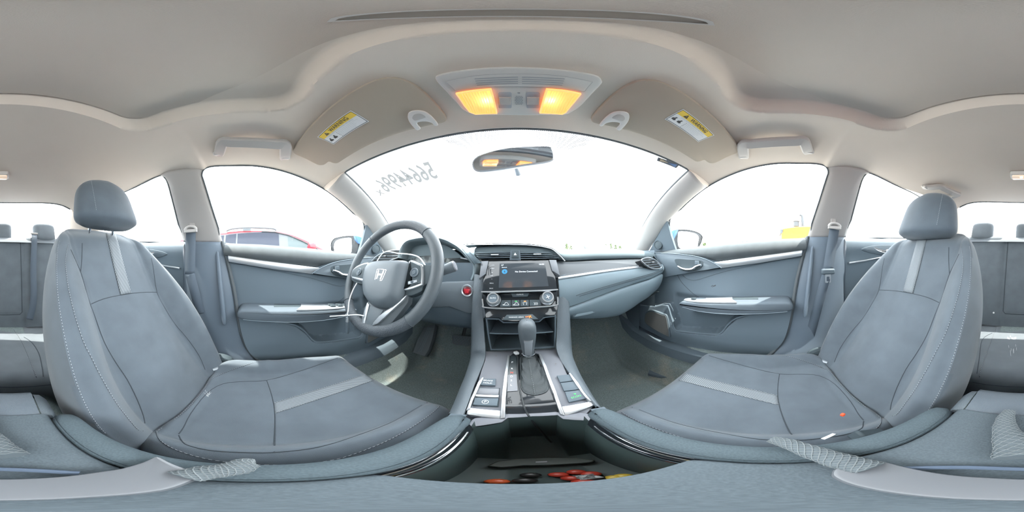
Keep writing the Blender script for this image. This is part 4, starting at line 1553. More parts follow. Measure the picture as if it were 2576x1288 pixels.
# driver's lower panels
kp = PL((-.35, .512, -.12), (1, 0, 0), (0, .10, 1))
pan = kp.tr([(1120, 709), (1160, 708), (1200, 706), (1203, 740), (1201, 780), (1180, 790), (1130, 772), (1050, 775), (960, 765), (900, 735), (890, 705), (925, 682), (960, 678), (1000, 690), (1020, 712), (1060, 716)])
g = G(); g.slab(kp, pan, -.03, .0, .005); kn = g.obj('knee_panel', 'dark_soft', dash)
g = G(); g.grid([[V((x, y, z)) for y, z in ((.52, -.16), (.515, -.19), (.525, -.24), (.56, -.275), (.66, -.29), (1.1, -.30))] for x in [lerp(-.655, -.16, k / 10) for k in range(11)]]); g.obj('lower_cover', 'dark_plastic', dash)
g = G(); g.grid([[V((x, .53, z)) for z in (-.02, -.10, -.2)] for x in (-.66, -.6, -.5, -.4, -.3, -.15)]); g.obj('inner_panel', 'dark_plastic', dash)
# engine start button
sb = kp.at(1176, 731, .0)
g = G(); g.lathe([(.0210, -.002), (.0210, .004), (.0190, .007), (.0150, .0055), (.0145, .003)], sb, kp.n, 28); sbo = g.obj('start_ring', 'silver', dash)
g = G(); g.lathe([(.0140, .000), (.0140, .005), (.012, .0065), (.0, .007)], sb, kp.n, 28); g.obj('start_button', 'start_red', sbo)
u, v = kp.uv(1176, 731)
text('start_text', 'ENGINE', kp, u, v + .004, .0052, 'red_glow', sbo, .0078)
text('start_text', 'START', kp, u, v - .001, .0055, 'red_glow', sbo, .0078)
text('start_text', 'STOP', kp, u, v - .006, .0052, 'red_glow', sbo, .0078)

# ------------------------------------------------------------------ touch screen
sp_ = PL((0, .505, -.065), (1, 0, 0), (0, .74, 1))
scr = thing('infotainment_screen', (0, .505, -.12), 'black touch screen reading No Device Connected above the climate controls', 'touch screen')
glassb = sp_.tr([(1229, 657.5), (1300, 655.5), (1380, 654.5), (1384, 668), (1389, 683), (1396, 695), (1402, 729.5), (1213.5, 734.5), (1216.5, 703), (1222, 692), (1226, 675)])
g = G(); g.slab(sp_, glassb, -.025, .0, .0008); g.obj('glass_front', 'gloss_black', scr)
dsp = sp_.tr([(1257, 663), (1371, 661), (1380, 720), (1254.5, 724)])
g = G(); g.slab(sp_, dsp, .0, .0006); g.obj('display', 'screen', scr)
for pts in ([(1211, 658), (1229, 657.5), (1222, 690), (1206, 701)], [(1381, 654.5), (1399, 655), (1408, 694), (1389, 682)]):
    g = G(); g.slab(sp_, sp_.tr(pts), -.03, .003, .001); g.obj('side_bracket', 'bracket_grey', scr)
g = G(); g.tube([sp_.at(1211, 735.5, .003), sp_.at(1300, 734, .004), sp_.at(1403, 730, .003)], .0024, 6); g.obj('lower_strip', 'silver', scr)
def stext(s, px, py, size, mt='screen_text', **k):
    u, v = sp_.uv(px, py); text('screen_text', s, sp_, u, v, size, mt, scr, .0011, **k)
stext('No Device Connected', 1324, 683.5, .0078)
stext('67', 1264, 667.5, .0075); stext('10:55', 1362, 665.5, .0080); stext('Bluetooth', 1269, 673, .0042)
u, v = sp_.uv(1269.5, 683.5)
g = G(); g.slab(sp_, circ(u, v, .0088, 20), .0006, .0010); g.obj('bluetooth_icon', 'screen_blue', scr)
bt = [(-.0024, -.0023), (.0024, .0023), (0, .0046), (0, -.0046), (.0024, -.0023), (-.0024, .0023)]
g = G(); g.tube([sp_.p(u + a, v + b, .0013) for a, b in bt], .0004, 4); g.obj('bluetooth_symbol', 'seam', scr)
for s_, py in (('HOME', 668), ('AUDIO', 676), ('+', 687), ('VOL', 694), ('–', 702), ('MENU', 713), ('BACK', 726)):
    stext(s_, 1239 - (py - 668) * .05, py, .0044 if len(s_) > 1 else .008, 'grey_print')

# ------------------------------------------------------------------ climate panel
cpl = PL((0, .470, -.145), (1, 0, 0), (0, .60, 1))
cli = thing('climate_panel', (0, .478, -.18), 'glossy black climate control panel with two silver dials', 'climate panel')
pan = cpl.tr([(1213, 736), (1300, 735), (1402, 731), (1404, 760), (1402, 778), (1396, 792), (1368, 795), (1357, 806), (1266, 808), (1256, 799), (1222, 799), (1218, 775)])
g = G(); g.slab(cpl, pan, -.03, .0, .001); g.obj('panel_front', 'gloss_black', cli)
for px_, py_, sy in ((1242, 754.5, 'AUTO'), (1375.5, 751, '')):
    c_ = cpl.at(px_, py_)
    g = G(); g.lathe([(.0215, 0), (.0215, .004), (.0195, .006), (.0190, .008), (.0175, .020), (.0165, .0215), (.0138, .0215), (.0130, .019)], c_, cpl.n, 36)
    kb = g.obj('dial_ring', 'silver', cli)
    g = G(); g.lathe([(.0130, .012), (.0130, .0195), (.0, .0198)], c_, cpl.n, 28); g.obj('dial_face', 'dark_plastic', kb)
    u, v = cpl.uv(px_, py_)
    if sy: text('dial_text', sy, cpl, u, v, .0062, 'white_print', kb, .0202)
    else:
        for a in range(4):
            g = G(); g.tube([cpl.p(u, v - .001, .0202), cpl.p(u + .0055 * cos(a * pi / 2 + .4), v - .001 + .0055 * sin(a * pi / 2 + .4), .0202)], [.0006, .0016], 5, flat=.4); g.obj('fan_blade', 'white_print', kb)
g = G(); g.slab(cpl, cpl.tr([(1284, 737.5), (1332, 736), (1327, 746.5), (1290, 748)]), .0, .004, .001); cb = g.obj('climate_button', 'darker_plastic', cli)
u, v = cpl.uv(1308, 742); text('button_text', 'CLIMATE', cpl, u, v, .0052, 'white_print', cb, .0045)
xs = [1257, 1286, 1308, 1331, 1362]
for k in range(4):
    a, b = xs[k], xs[k + 1]
    ya, yb = 773 - k * .8, 772.2 - k * .8
    g = G(); g.slab(cpl, cpl.tr([(a + (5 if k == 0 else .8), 756 - k * .3), (b - (3 if k == 3 else .8), 755.7 - k * .3), (b - .8, yb), (a + .8, ya)]), .0, .005, .001)
    bt = g.obj('climate_button', 'darker_plastic', cli)
    u, v = cpl.uv((a + b) / 2 + 1, 759); 
    mt = ('dark_print', 'green_glow', 'orange_glow', 'dark_print')[k]
    g = G(); g.slab(cpl, rrect(u, v, .0065, .0022, .0008), .005, .0056); g.obj('indicator', mt, bt)
    u, v = cpl.uv((a + b) / 2 + 1, 765)
    if k < 2:
        o_ = spline([(u - .008, v - .003), (u - .004, v - .0025), (u - .001, v + .003), (u + .004, v + .003), (u + .008, v - .002), (u + .008, v - .004), (u, v - .0045), (u - .008, v - .004)], 3, True)
        g = G(); g.tube([cpl.p(*q, .0054) for q in o_], .0006, 4, closed=True); g.obj('car_symbol', 'white_print', bt)
    elif k == 2:
        for d in (-1, 1):
            g = G(); g.tube([cpl.p(u + d * .004, v - .004, .0054), cpl.p(u + d * .0055, v + .004, .0054), cpl.p(u, v + .004, .0054)], .0006, 4); g.obj('defrost_symbol', 'white_print', bt)
    else:
        for d in (-1, 0, 1):
            g = G(); g.tube([cpl.p(u + d * .004 - .001, v - .004, .0054), cpl.p(u + d * .004 + .001, v, .0054), cpl.p(u + d * .004 - .001, v + .004, .0054)], .0006, 4); g.obj('demist_symbol', 'white_print', bt)
st = spline(cpl.tr([(1214, 753), (1216, 768), (1221, 774.5), (1286, 777), (1340, 774), (1397, 769), (1402, 762), (1402, 748)]), 4)
g = G(); g.tube([cpl.p(*q, .004) for q in st], .0026, 6); g.obj('lower_strip', 'silver', cli)
g = G(); g.slab(cpl, cpl.tr([(1275, 792), (1339, 790.5), (1354, 803), (1264, 805)]), .0, .0025, .0008); ab = g.obj('airbag_lamp', 'darker_plastic', cli)
u, v = cpl.uv(1299, 798.5); text('lamp_text', 'PASSENGER AIRBAG', cpl, u, v, .0046, 'white_print', ab, .003)
u, v = cpl.uv(1326, 797.5); text('lamp_text', 'OFF', cpl, u, v, .0060, 'orange_glow', ab, .003)
u, v = cpl.uv(1334, 797)
g = G(); g.tube([cpl.p(u - .003, v - .004, .003), cpl.p(u - .001, v + .001, .003), cpl.p(u + .002, v + .003, .003)], .0012, 5); g.tube([cpl.p(u - .004, v + .003, .003), cpl.p(u + .004, v - .003, .003)], .0007, 5); g.obj('airbag_symbol', 'orange_glow', ab)

# ------------------------------------------------------------------ open storage tray under the climate panel
cub = thing('storage_cubby', (0, .5, -.30), 'open two shelf storage cubby behind the gear lever', 'storage cubby')
qp = PL((0, .462, -.24), (1, 0, 0), (0, 0, 1))
rim = qp.tr([(1222, 799), (1256, 800), (1267, 808.5), (1356, 806), (1367, 796), (1398, 792), (1398, 830), (1395.5, 872), (1300, 877), (1234.5, 879.5), (1227, 840)])
g = G(); g.ring(qp, rim, inset_poly(rim, .004), -.01, .004); g.obj('rim', 'dark_plastic', cub)
inn = inset_poly(rim, .004)
g = G()
g.grid([[qp.p(u, v, 0) for u, v in inn], [qp.p(u * .92, v * .95, -.11) for u, v in inn]], cu=True)
g.f.append(tuple(range(len(g.v) - len(inn), len(g.v)))); g.mi.append(0)
g.obj('liner', 'darker_plastic', cub, fixn=False)
for (a, b) in (((1231, 840), (1393, 836)), ((1236, 878), (1394, 871))):
    A, B = qp.at(*a, -.006), qp.at(*b, -.006)
    g = G(); g.prism([A, B, B + V((-.010, .10, .006)), A + V((.010, .10, .006))], [p + V((0, 0, -.003)) for p in (A, B, B + V((-.010, .10, .006)), A + V((.010, .10, .006)))])
    g.obj('shelf', 'dark_plastic', cub)
    g = G(); g.tube([A, B], .0018, 6); g.obj('shelf_lip', 'dash_soft', cub)
# ------------------------------------------------------------------ centre console
con = thing('center_console', (0, .3, -.70), 'centre console with silver framed gear plate between the front seats', 'console')
kp2 = PL((0, .3475, -.3325), (1, 0, 0), (0, .225, .055))
# side rails that run from the dash down along the console
def rail(s):
    def R(px_, py_, y=None, z=None):
        p = AY(px_, py_, y) if y is not None else AZ(px_, py_, z)
        return p
    if s < 0:
        o_ = [R(1193, 690, y=.522), R(1190, 740, y=.502), R(1188, 790, y=.486), R(1188, 850, y=.464), R(1187, 880, y=.447), R(1183, 905, z=-.330), R(1172, 940, z=-.340), R(1158, 975, z=-.350), R(1130, 1040, z=-.365)]
        i_ = [R(1217, 700, y=.512), R(1213, 745, y=.494), R(1215, 790, y=.480), R(1219, 850, y=.458), R(1221, 880, y=.440), R(1219, 905, z=-.318), R(1206, 938, z=-.328), R(1190, 978, z=-.338), R(1164, 1046, z=-.352)]
    else:
        o_ = [R(1431, 690, y=.520), R(1431, 740, y=.502), R(1432, 790, y=.486), R(1434, 850, y=.464), R(1437, 880, y=.447), R(1444, 905, z=-.330), R(1462, 945, z=-.340), R(1482, 980, z=-.350), R(1520, 1035, z=-.365)]
        i_ = [R(1404, 697, y=.512), R(1405, 745, y=.494), R(1402, 790, y=.480), R(1400, 850, y=.458), R(1400, 876, y=.440), R(1410, 905, z=-.318), R(1432, 938, z=-.328), R(1461, 977, z=-.338), R(1501, 1022, z=-.352)]
    O = [V(q) for q in spline(o_, 5)]; I = [V(q) for q in spline(i_, 5)]
    g = G()
    rows = []
    for a, b in zip(I, O):
        up = V((0, -.6, .8)) if a.z > -.30 else V((0, -.25, .97))
        row = [a - up * .012, a]
        for k in range(1, 8): row.append(a.lerp(b, k / 8) + up * .006 * sin(pi * k / 8))
        row += [b, b + V((s * .006, .01, -.02)), V((b.x + s * .012, b.y + .06 * ss(-.25, -.1, b.z), lerp(b.z, -.66, .5))), V((b.x + s * .01, b.y + .12 * ss(-.30, -.1, b.z), -.68))]
        rows.append(row)
    g.grid(rows)
    return g.obj('side_rail', 'vinyl_dark', con, ang=50)


for s in (-1, 1): rail(s)
# top plate
tp = kp2.tr([(1222, 882), (1300, 879), (1397, 874), (1402, 880), (1412, 905), (1426, 938), (1450, 980), (1492, 1022), (1475, 1040), (1410, 1046), (1280, 1052), (1180, 1046), (1172, 1040), (1197, 975), (1211, 930), (1220, 905)])
g = G(); g.slab(kp2, tp, -.03, -.003, .001); g.obj('top_plate', 'plate_grey', con)
# glossy gear gate with its front roll
gate = kp2.tr([(1281, 898), (1290, 890), (1350, 889), (1360, 894), (1375, 930), (1395, 985), (1406, 1022), (1405, 1036), (1274, 1041), (1272, 1020), (1275, 980), (1278, 930)])
g = G(); g.slab(kp2, gate, -.01, .001, .001); gt = g.obj('gear_gate', 'gloss_black', con)
fr = [kp2.at(*p, .002) for p in ((1272, 1025), (1300, 1026), (1340, 1025), (1380, 1022), (1406, 1018))]
g = G(); g.grid([[p + V((0, -d * .0, 0)) + V((0, dy, dz)) for dy, dz in ((.012, .001), (.004, .0015), (-.006, -.002), (-.012, -.009), (-.014, -.02), (-.012, -.04))] for p in fr]); g.obj('gate_roll', 'gloss_black', gt)
sel = kp2.tr([(1282, 897), (1300, 896), (1301, 950), (1303, 984), (1276, 986), (1277, 940)])
g = G(); g.slab(kp2, sel, .0, .002); g.obj('selector_strip', 'gauge_face', gt)
g = G(); g.slab(kp2, kp2.tr([(1278, 944), (1300, 943), (1302, 984), (1276, 986)]), .002, .0026); g.obj('selector_light_area', 'selector_grey', gt)
for ch, py in (('P', 913), ('R', 929), ('N', 939), ('D', 948.5), ('S', 958.5), ('L', 970)):
    u, v = kp2.uv(1288 - (py - 929) * .05, py)
    text('gear_letter', ch, kp2, u, v, .0085, 'red_mark' if ch == 'N' else 'white_print', gt, .0032)
# silver frames left and right
lf = kp2.tr([(1279, 896), (1283, 896), (1274, 975), (1270, 1054), (1262, 1054), (1264, 1030), (1178, 1022), (1174, 1042), (1171, 1040), (1200, 960), (1210, 952), (1217, 952)])
def frame(outs, nm='silver_frame', h=.008, mt='silver'):
    g = G(); g.slab(kp2, kp2.tr(outs), -.006, h, .0018); return g.obj(nm, mt, con)
frame([(1277, 897), (1282.5, 897), (1277, 950), (1273, 1000), (1271, 1054), (1259, 1055), (1262, 1000), (1268, 950)])
frame([(1177, 1026), (1259, 1034), (1259, 1054), (1174, 1043)], h=.004)
frame([(1213, 952), (1218, 953), (1206, 975), (1190, 1010), (1184, 1030), (1174, 1034), (1185, 1003), (1202, 965)])
frame([(1354, 893), (1361, 895), (1375, 925), (1398, 985), (1411, 1022), (1420, 1047), (1409, 1044), (1392, 993), (1370, 935)])
frame([(1413, 1024), (1480, 1012), (1494, 1009), (1496, 1019), (1421, 1047)], h=.004)
frame([(1430, 942), (1435, 941), (1456, 968), (1482, 1002), (1494, 1012), (1482, 1013), (1470, 1000), (1448, 970)])
# switches
def switch(outs, nm, h=.004, mt='dark_plastic', par=con):
    g = G(); g.slab(kp2, kp2.tr(outs), -.004, h, .001); return g.obj(nm, mt, par)
b = switch([(1210, 954), (1247.5, 954), (1246, 971), (1206, 969.5)], 'brake_hold_button')
u, v = kp2.uv(1228, 959.5); text('button_text', 'BRAKE', kp2, u, v, .0068, 'white_print', b, .0046)
u, v = kp2.uv(1227, 965.5); text('button_text', 'HOLD', kp2, u, v, .0068, 'white_print', b, .0046)
sw = switch([(1206, 974), (1257, 975), (1254, 1023), (1188, 1020), (1192, 1002)], 'parking_brake_well', -.001, 'darker_plastic')
switch([(1206, 976), (1256, 977), (1254, 993), (1199, 991)], 'well_window', .0005, 'selector_grey', sw)
switch([(1198, 994), (1255, 996), (1254.5, 1002), (1196, 999.5)], 'brake_lever_strip', .006, 'silver', sw)
switch([(1195, 1001), (1254, 1003), (1251, 1022), (1190, 1019)], 'parking_brake_switch', .004, 'dark_plastic', sw)
u, v = kp2.uv(1221, 1012.5)
g = G(); g.tube([kp2.p(u + .0055 * cos(k*pi/12), v + .0055 * sin(k*pi/12), .0045) for k in range(24)], .0006, 4, closed=True); g.obj('park_symbol_ring', 'white_print', sw)
text('park_symbol', 'P', kp2, u, v, .009, 'white_print', sw, .0046)
switch([(1401, 946.5), (1435, 943), (1444, 958.5), (1409, 963)], 'blank_button')
switch([(1410, 965), (1446, 960), (1459, 980), (1419, 985)], 'blank_button')
b = switch([(1421, 987), (1460, 982), (1474, 1003.5), (1431, 1013)], 'econ_button')
u, v = kp2.uv(1449, 1000); text('button_text', 'ECON', kp2, u, v, .0070, 'green_glow', b, .0046, rot=.12)
u, v = kp2.uv(1446, 993)
for a in (-.6, 0, .6):
    g = G(); g.tube([kp2.p(u, v - .002, .0046), kp2.p(u + .004 * sin(a), v - .002 + .005 * cos(a), .0046)], [.0012, .0004], 4); g.obj('leaf_symbol', 'green_glow', b)
# small chips of dirt on the plate
for p in ((1247, 895.5), (1397, 915)):
    g = G(); c_ = kp2.at(*p, .0); g.add([c_ + V((random.uniform(-.004, .004), random.uniform(-.003, .003), random.uniform(0, .003))) for _ in range(6)], [(0, 1, 2), (1, 2, 3), (2, 3, 4), (3, 4, 5), (0, 2, 5)])
    tag(g.obj('leaf_crumb', 'crumb', None), 'tiny brown leaf crumb lying on the %s of the console plate' % ('left' if p[0] < 1300 else 'right'), 'crumb', 'crumbs on the console')
# ------------------------------------------------------------------ gear lever
gs = thing('gear_lever', (.012, .37, -.325), 'automatic gear lever with dark knob and crumpled leather boot', 'gear lever')
KB, KT = V((.0155, .438, -.298)), V((.0125, .418, -.178))
ax = (KT - KB).normalized()
fx = V((1, 0, 0)); fy = ax.cross(fx).normalized()        # fy points forward
rows = []
for h, rx, ry, oy in ((0, .0150, .0150, 0), (.012, .0160, .0165, 0), (.03, .0180, .0190, 0), (.05, .0205, .0215, .001), (.07, .0228, .0240, .002), (.088, .0238, .0255, .003), (.102, .0235, .0250, .003), (.112, .0210, .0225, .003), (.119, .0160, .0175, .003), (.1225, .008, .009, .003), (.1232, .001, .001, .003)):
    row = []
    for k in range(28):
        a = 2 * pi * k / 28
        q = (abs(cos(a)) ** 2.6 + abs(sin(a)) ** 2.6) ** (-1 / 2.6)
        row.append(KB + ax * h + fx * rx * cos(a) * q + fy * (ry * sin(a) * q + oy))
    rows.append(row)
g = G(); g.grid(rows, cu=True); g.obj('knob', 'leather_knob', gs, ang=60)
kpl = PL(KB - fy * .0192 + ax * .04, fx, ax)
kpl.n = -fy + ax * -.12; kpl.n.normalize()
g = G(); g.slab(kpl, [(-.0085, -.030), (.0085, -.030), (.0105, .020), (.0105, .026), (-.0105, .026), (-.0105, .020)], -.004, .0035, .001); g.obj('knob_insert', 'silver_satin', gs)
g = G(); g.slab(kpl, [(-.011, .021), (.011, .021), (.0115, .030), (-.0115, .030)], -.006, .003, .001); g.obj('knob_button', 'silver', gs)
for d in (-1, 1):
    g = G(); g.tube([kpl.p(d * x, y, z) for x, y, z in ((.0105, .028, -.001), (.0115, .045, -.003), (.014, .062, -.007), (.016, .072, -.012))], .0007, 4); g.obj('knob_seam', 'seam', gs)
g = G(); g.lathe([(.0165, -.002), (.0185, .0), (.0185, .006), (.0165, .010)], KB - ax * .006, ax, 28); g.obj('chrome_collar', 'chrome', gs)
base = kp2.tr([(1309, 905), (1311, 940), (1312, 972), (1318, 986), (1330, 992), (1346, 994), (1362, 991), (1375, 984), (1378, 970), (1370, 940), (1358, 908), (1348, 899), (1330, 897), (1316, 898)])
base = spline(base, 3, True)
top = KB - ax * .008
rows = []
NB = len(base)
ang0 = [atan2(v - .06, u - .02) for u, v in base]
cb = kp2.p(sum(u for u, v in base) / NB, sum(v for u, v in base) / NB, 0)
for k in range(15):
    t = k / 14
    row = []
    for j, (u, v) in enumerate(base):
        p = kp2.p(u, v, .002)
        d = (p - cb); a = atan2(d.dot(kp2.v), d.dot(kp2.u))
        q = top + fx * .0165 * cos(a) + fy * .0165 * sin(a)
        m_ = p.lerp(q, t ** 1.35)
        m_ += kp2.n * .008 * sin(pi * t) * (1 - .5 * t)
        m_ += kp2.n * .0030 * sin(t * 22 + .6 * sin(3 * a)) * sin(pi * t) + (p - cb).normalized() * .0022 * sin(5 * a + t * 4) * sin(pi * t)
        row.append(m_)
    rows.append(row)
g = G(); g.grid(rows, cu=True); g.obj('leather_boot', 'leather_boot', gs, ang=80)
g = G(); g.tube([kp2.p(u, v, .002) for u, v in base], .0022, 6, closed=True); g.obj('boot_ring', 'leather_boot', gs)
for q in range(4):
    g = G(); g.tube([top - ax * (.004 + q * .006) + (fx * cos(a) + fy * sin(a)) * (.0185 + .0018 * q) + ax * .002 * sin(3 * a + q) for a in [2*pi*k/24 for k in range(24)]], .0036, 6, closed=True); g.obj('boot_fold', 'leather_boot', gs)
seam = [rows[k][min(range(NB), key=lambda j: (rows[0][j] - kp2.at(1346, 994)).length)] + kp2.n * .0012 for k in range(15)]
g = G(); dashes(seam, g, .0008, .0035, .002); g.obj('boot_stitching', 'thread_dark', gs)
# charging cord over the console
cw = thing('charging_cord', (.0, .3, -.33), 'thin black cord running from the gear gate down into the armrest bin', 'cord')
cpts = [kp2.at(*p, .004) for p in ((1299, 893), (1303, 905), (1302, 930), (1304, 960), (1308, 985), (1313, 1005), (1320, 1028))] + [V(AZ(1330, 1046, -.345)), V(AZ(1345, 1066, -.375)), V(AZ(1366, 1090, -.42)), V(AZ(1392, 1118, -.49))]
g = G(); g.tube([V(q) for q in spline(cpts, 6)], .0019, 8); g.obj('cord', 'cable_black', cw)
g = G(); g.box(kp2.at(1299, 891, .006), (.012, .014, .008), M.Rotation(.5, 3, 'Z')); g.obj('plug', 'cable_white', cw, bevel=.002)

# ------------------------------------------------------------------ armrest box: side pads, bin, sliding lid
box = thing('armrest_console', (0, 0, -.68), 'cloth padded armrest box between the front seats with open front bin', 'armrest box')
for s in (-1, 1):
    rows = []
    N = 40
    for k in range(N + 1):
        t = k / N
        y = lerp(.205, -.205, t)
        e = min(t, 1 - t) / .05
        sc = sqrt(max(0.02, 1 - (1 - min(e, 1)) ** 2))
        cx = .0925 + .004 * ss(.2, .0, t) * -1
        hw = .0175 * sc
        ztop = -.2955 - .012 * ss(.12, .0, t) - .010 * ss(.9, 1, t)
        row = []
        for a in [lerp(-.35 * pi, 1.35 * pi, j / 20) for j in range(21)]:
            row.append(V((s * (cx + hw * cos(a) * 1.0), y, ztop - .014 + .014 * sin(a) * sc)))
        rows.append(row)
    g = G(); g.grid(rows, cu=True); o0 = len(g.v); n = 21
    g.f.append(tuple(range(n - 1, -1, -1))); g.f.append(tuple(range(o0 - n, o0))); g.mi += [0, 0]
    g.obj('side_pad', 'pad_cloth', box, ang=70)
    g = G(); g.grid([[V((s * x, y, z)) for x, z in ((.078, -.300), (.082, -.315), (.105, -.32), (.108, -.36), (.108, -.69))] for y in (.205, .1, 0, -.1, -.2)]); g.obj('side_wall', 'dark_plastic', box)
    # glossy rail with two bright lines along the bin edge
    g = G(); g.grid([[V((s * x, y, z)) for x, z in ((.080, -.303), (.0745, -.315), (.0705, -.33), (.068, -.345))] for y in [lerp(.185, .0, k / 8) for k in range(9)]]); rl = g.obj('bin_rail', 'gloss_black', box)
    for x, z in ((.0738, -.3165), (.0700, -.3325)):
        g = G(); g.tube([V((s * (x - .004 * (k / 10) ** 2), lerp(.170, .02, k / 10), z)) for k in range(11)], .0013, 6); g.obj('bright_line', 'chrome', rl)
# bin: front wall, side walls, floor
fe = [AZ(1172, 1078, -.335), AZ(1265, 1063, -.335), AZ(1279, 1051, -.335), AZ(1340, 1047, -.335), AZ(1402, 1045, -.335), AZ(1416, 1055, -.335), AZ(1512, 1060, -.335)]
g = G()
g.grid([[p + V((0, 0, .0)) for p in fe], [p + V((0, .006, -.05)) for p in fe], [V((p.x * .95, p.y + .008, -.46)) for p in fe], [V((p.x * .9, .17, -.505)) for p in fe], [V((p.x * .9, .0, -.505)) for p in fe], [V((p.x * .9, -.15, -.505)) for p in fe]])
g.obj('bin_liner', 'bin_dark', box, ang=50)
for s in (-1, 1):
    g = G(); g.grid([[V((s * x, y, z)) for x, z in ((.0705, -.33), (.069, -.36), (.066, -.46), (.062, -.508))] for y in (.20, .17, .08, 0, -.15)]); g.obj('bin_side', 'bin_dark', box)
g = G(); g.grid([[p + V((0, .03, -.004)), p + V((0, .008, .0015)), p + V((0, .0, .0)), p + V((0, .002, -.008))] for p in [AZ(x, y, -.358) for x, y in ((1172, 1078), (1180, 1074), (1262, 1062), (1277, 1051), (1340, 1047), (1403, 1044), (1417, 1054), (1480, 1058), (1508, 1061))]]); g.obj('bin_lip', 'plate_grey', box)
# tray with a socket on the bin floor
tz = -.488
tr_ = [AZ(x, y, tz) for x, y in ((1224, 1172), (1250, 1160), (1300, 1153), (1380, 1150), (1450, 1151), (1498, 1157), (1490, 1163), (1420, 1168), (1320, 1171), (1260, 1176))]
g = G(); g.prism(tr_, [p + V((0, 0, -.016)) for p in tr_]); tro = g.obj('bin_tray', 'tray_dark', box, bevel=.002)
sk = [AZ(x, y, tz + .001) for x, y in ((1348, 1161), (1376, 1160), (1377, 1163.5), (1347, 1164.5))]
g = G(); g.prism(sk, [p + V((0, 0, .0015)) for p in sk]); g.obj('socket_slot', 'grey_inset', tro)
# sliding lid: cloth top with rounded front edge, and the vinyl rear block
lid = []
N = 24
for i in range(41):
    y = lerp(.053, -.200, i / 40)
    row = []
    for j in range(N + 1):
        x = lerp(-.0745, .0745, j / N)
        fy_ = y - .006 * (abs(x) / .075) ** 4 * (1 - i / 40) * 1.0
        e = min(1, (i + .2) / 4)
        ex = min(1, (1 - abs(x) / .0746) / .10)
        z = -.2985 - .012 * (1 - sqrt(max(0, 1 - (1 - e) ** 2))) - .010 * (1 - sqrt(max(0, 1 - (1 - ex) ** 2)))
        row.append(V((x, fy_, z)))
    lid.append(row)
g = G(); g.grid(lid)
g.grid([lid[0], [p + V((0, .001, -.012)) for p in lid[0]], [p + V((0, -.012, -.022)) for p in lid[0]], [p + V((0, -.25, -.022)) for p in lid[0]]])
g.obj('sliding_lid', 'lid_cloth', box, ang=70)
mid = [[V((x, y, z)) for x in (-.064, -.05, 0, .05, .064)] for y, z in ((-.196, -.306), (-.2, -.302), (-.235, -.299), (-.262, -.301), (-.275, -.308), (-.28, -.33), (-.28, -.60))]
g = G(); g.grid(mid); g.obj('rear_block', 'vinyl', box, ang=50)
for s in (-1, 1):
    g = G(); g.grid([[V((s * x, y, z + dz)) for x, dz in ((.0665, 0), (.078, -.004), (.088, -.020), (.094, -.06), (.098, -.38))] for y, z in ((-.196, -.308), (-.2, -.304), (-.235, -.302), (-.26, -.305), (-.272, -.313), (-.278, -.335))]); g.obj('rear_cheek', 'vinyl_dark', box, ang=50)

# loose sweets in the bin
cn = 0
for x, y, c, nm in ((1250, 1211, 'candy_orange', 'orange red sweet at the left edge of the bin'), (1405, 1194, 'candy_red', 'red sweet in the middle of the bin'), (1450, 1187.5, 'candy_red', 'red sweet nearest the bin tray'), (1487, 1192, 'candy_red', 'red sweet beside the white wrapper in the bin'), (1440, 1203, 'candy_red', 'red sweet close to the lid edge'), (1470, 1212, 'candy_red', 'red sweet half under the sliding lid'),
                    (1335, 1195, 'candy_black', 'black sweet in the middle of the bin'), (1320, 1209, 'candy_black', 'black sweet near the lid edge'), (1500, 1203, 'candy_black', 'black sweet between red and yellow ones'), (1548, 1202, 'candy_yellow', 'yellow sweet at the right edge of the bin'), (1570, 1198, 'candy_yellow', 'second yellow sweet against the bin side')):
    c_ = AZ(x, y, -.497)
    g = G(); g.lathe([(.001, -.0045), (.0055, -.0040), (.0078, -.0015), (.0080, .0005), (.0066, .0030), (.0035, .0045), (.0005, .0049)], c_, (random.uniform(-.1, .1), random.uniform(-.1, .1), 1), 18)
    o = g.obj('sweet', c); tag(o, nm, 'sweet', 'sweets in the armrest bin')
# crumpled clear wrapper
g = G(); c_ = AZ(1478, 1200, -.494)
rows = [[c_ + V((.016 * (i / 5 - .5) + random.uniform(-.001, .001), .014 * (j / 5 - .5), random.uniform(0, .006))) for j in range(6)] for i in range(6)]
g.grid(rows); o = g.obj('wrapper', 'wrapper', smooth=False); tag(o, 'crumpled pale wrapper among the sweets in the bin', 'wrapper')

# ------------------------------------------------------------------ camera stand on the armrest
st = thing('camera_stand', (0, -.03, -.298), 'grey crescent shaped camera stand with three net covered legs on the armrest', 'camera stand')
sz = -.286
o1 = [(2576 - 486, 1186), (2576 - 466, 1172), (2576 - 330, 1158), (2576 - 260, 1172), (2576 - 200, 1184), (2576 - 100, 1199), (0, 1206)]
outer = [(2092, 1193), (2105, 1178), (2160, 1162), (2210, 1160), (2240, 1166), (2300, 1180), (2400, 1196), (2500, 1203), (2576, 1206), (80, 1204), (160, 1199), (240, 1189), (300, 1180), (360, 1163), (395, 1149), (430, 1165), (480, 1184), (503, 1198)]
inner = [(492, 1206), (470, 1216), (430, 1230), (360, 1241), (250, 1250), (120, 1257), (0, 1259.5), (2480, 1258), (2380, 1254), (2280, 1245), (2200, 1233), (2140, 1219), (2105, 1205)]
pl_ = PL((0, 0, sz), (1, 0, 0), (0, 1, 0))
ring_ = pl_.tr(outer) + pl_.tr(inner)
ring_ = spline(ring_, 3, True)
g = G(); g.slab(pl_, ring_, -.011, .003, .003); g.obj('crescent_base', 'stand_grey', st)
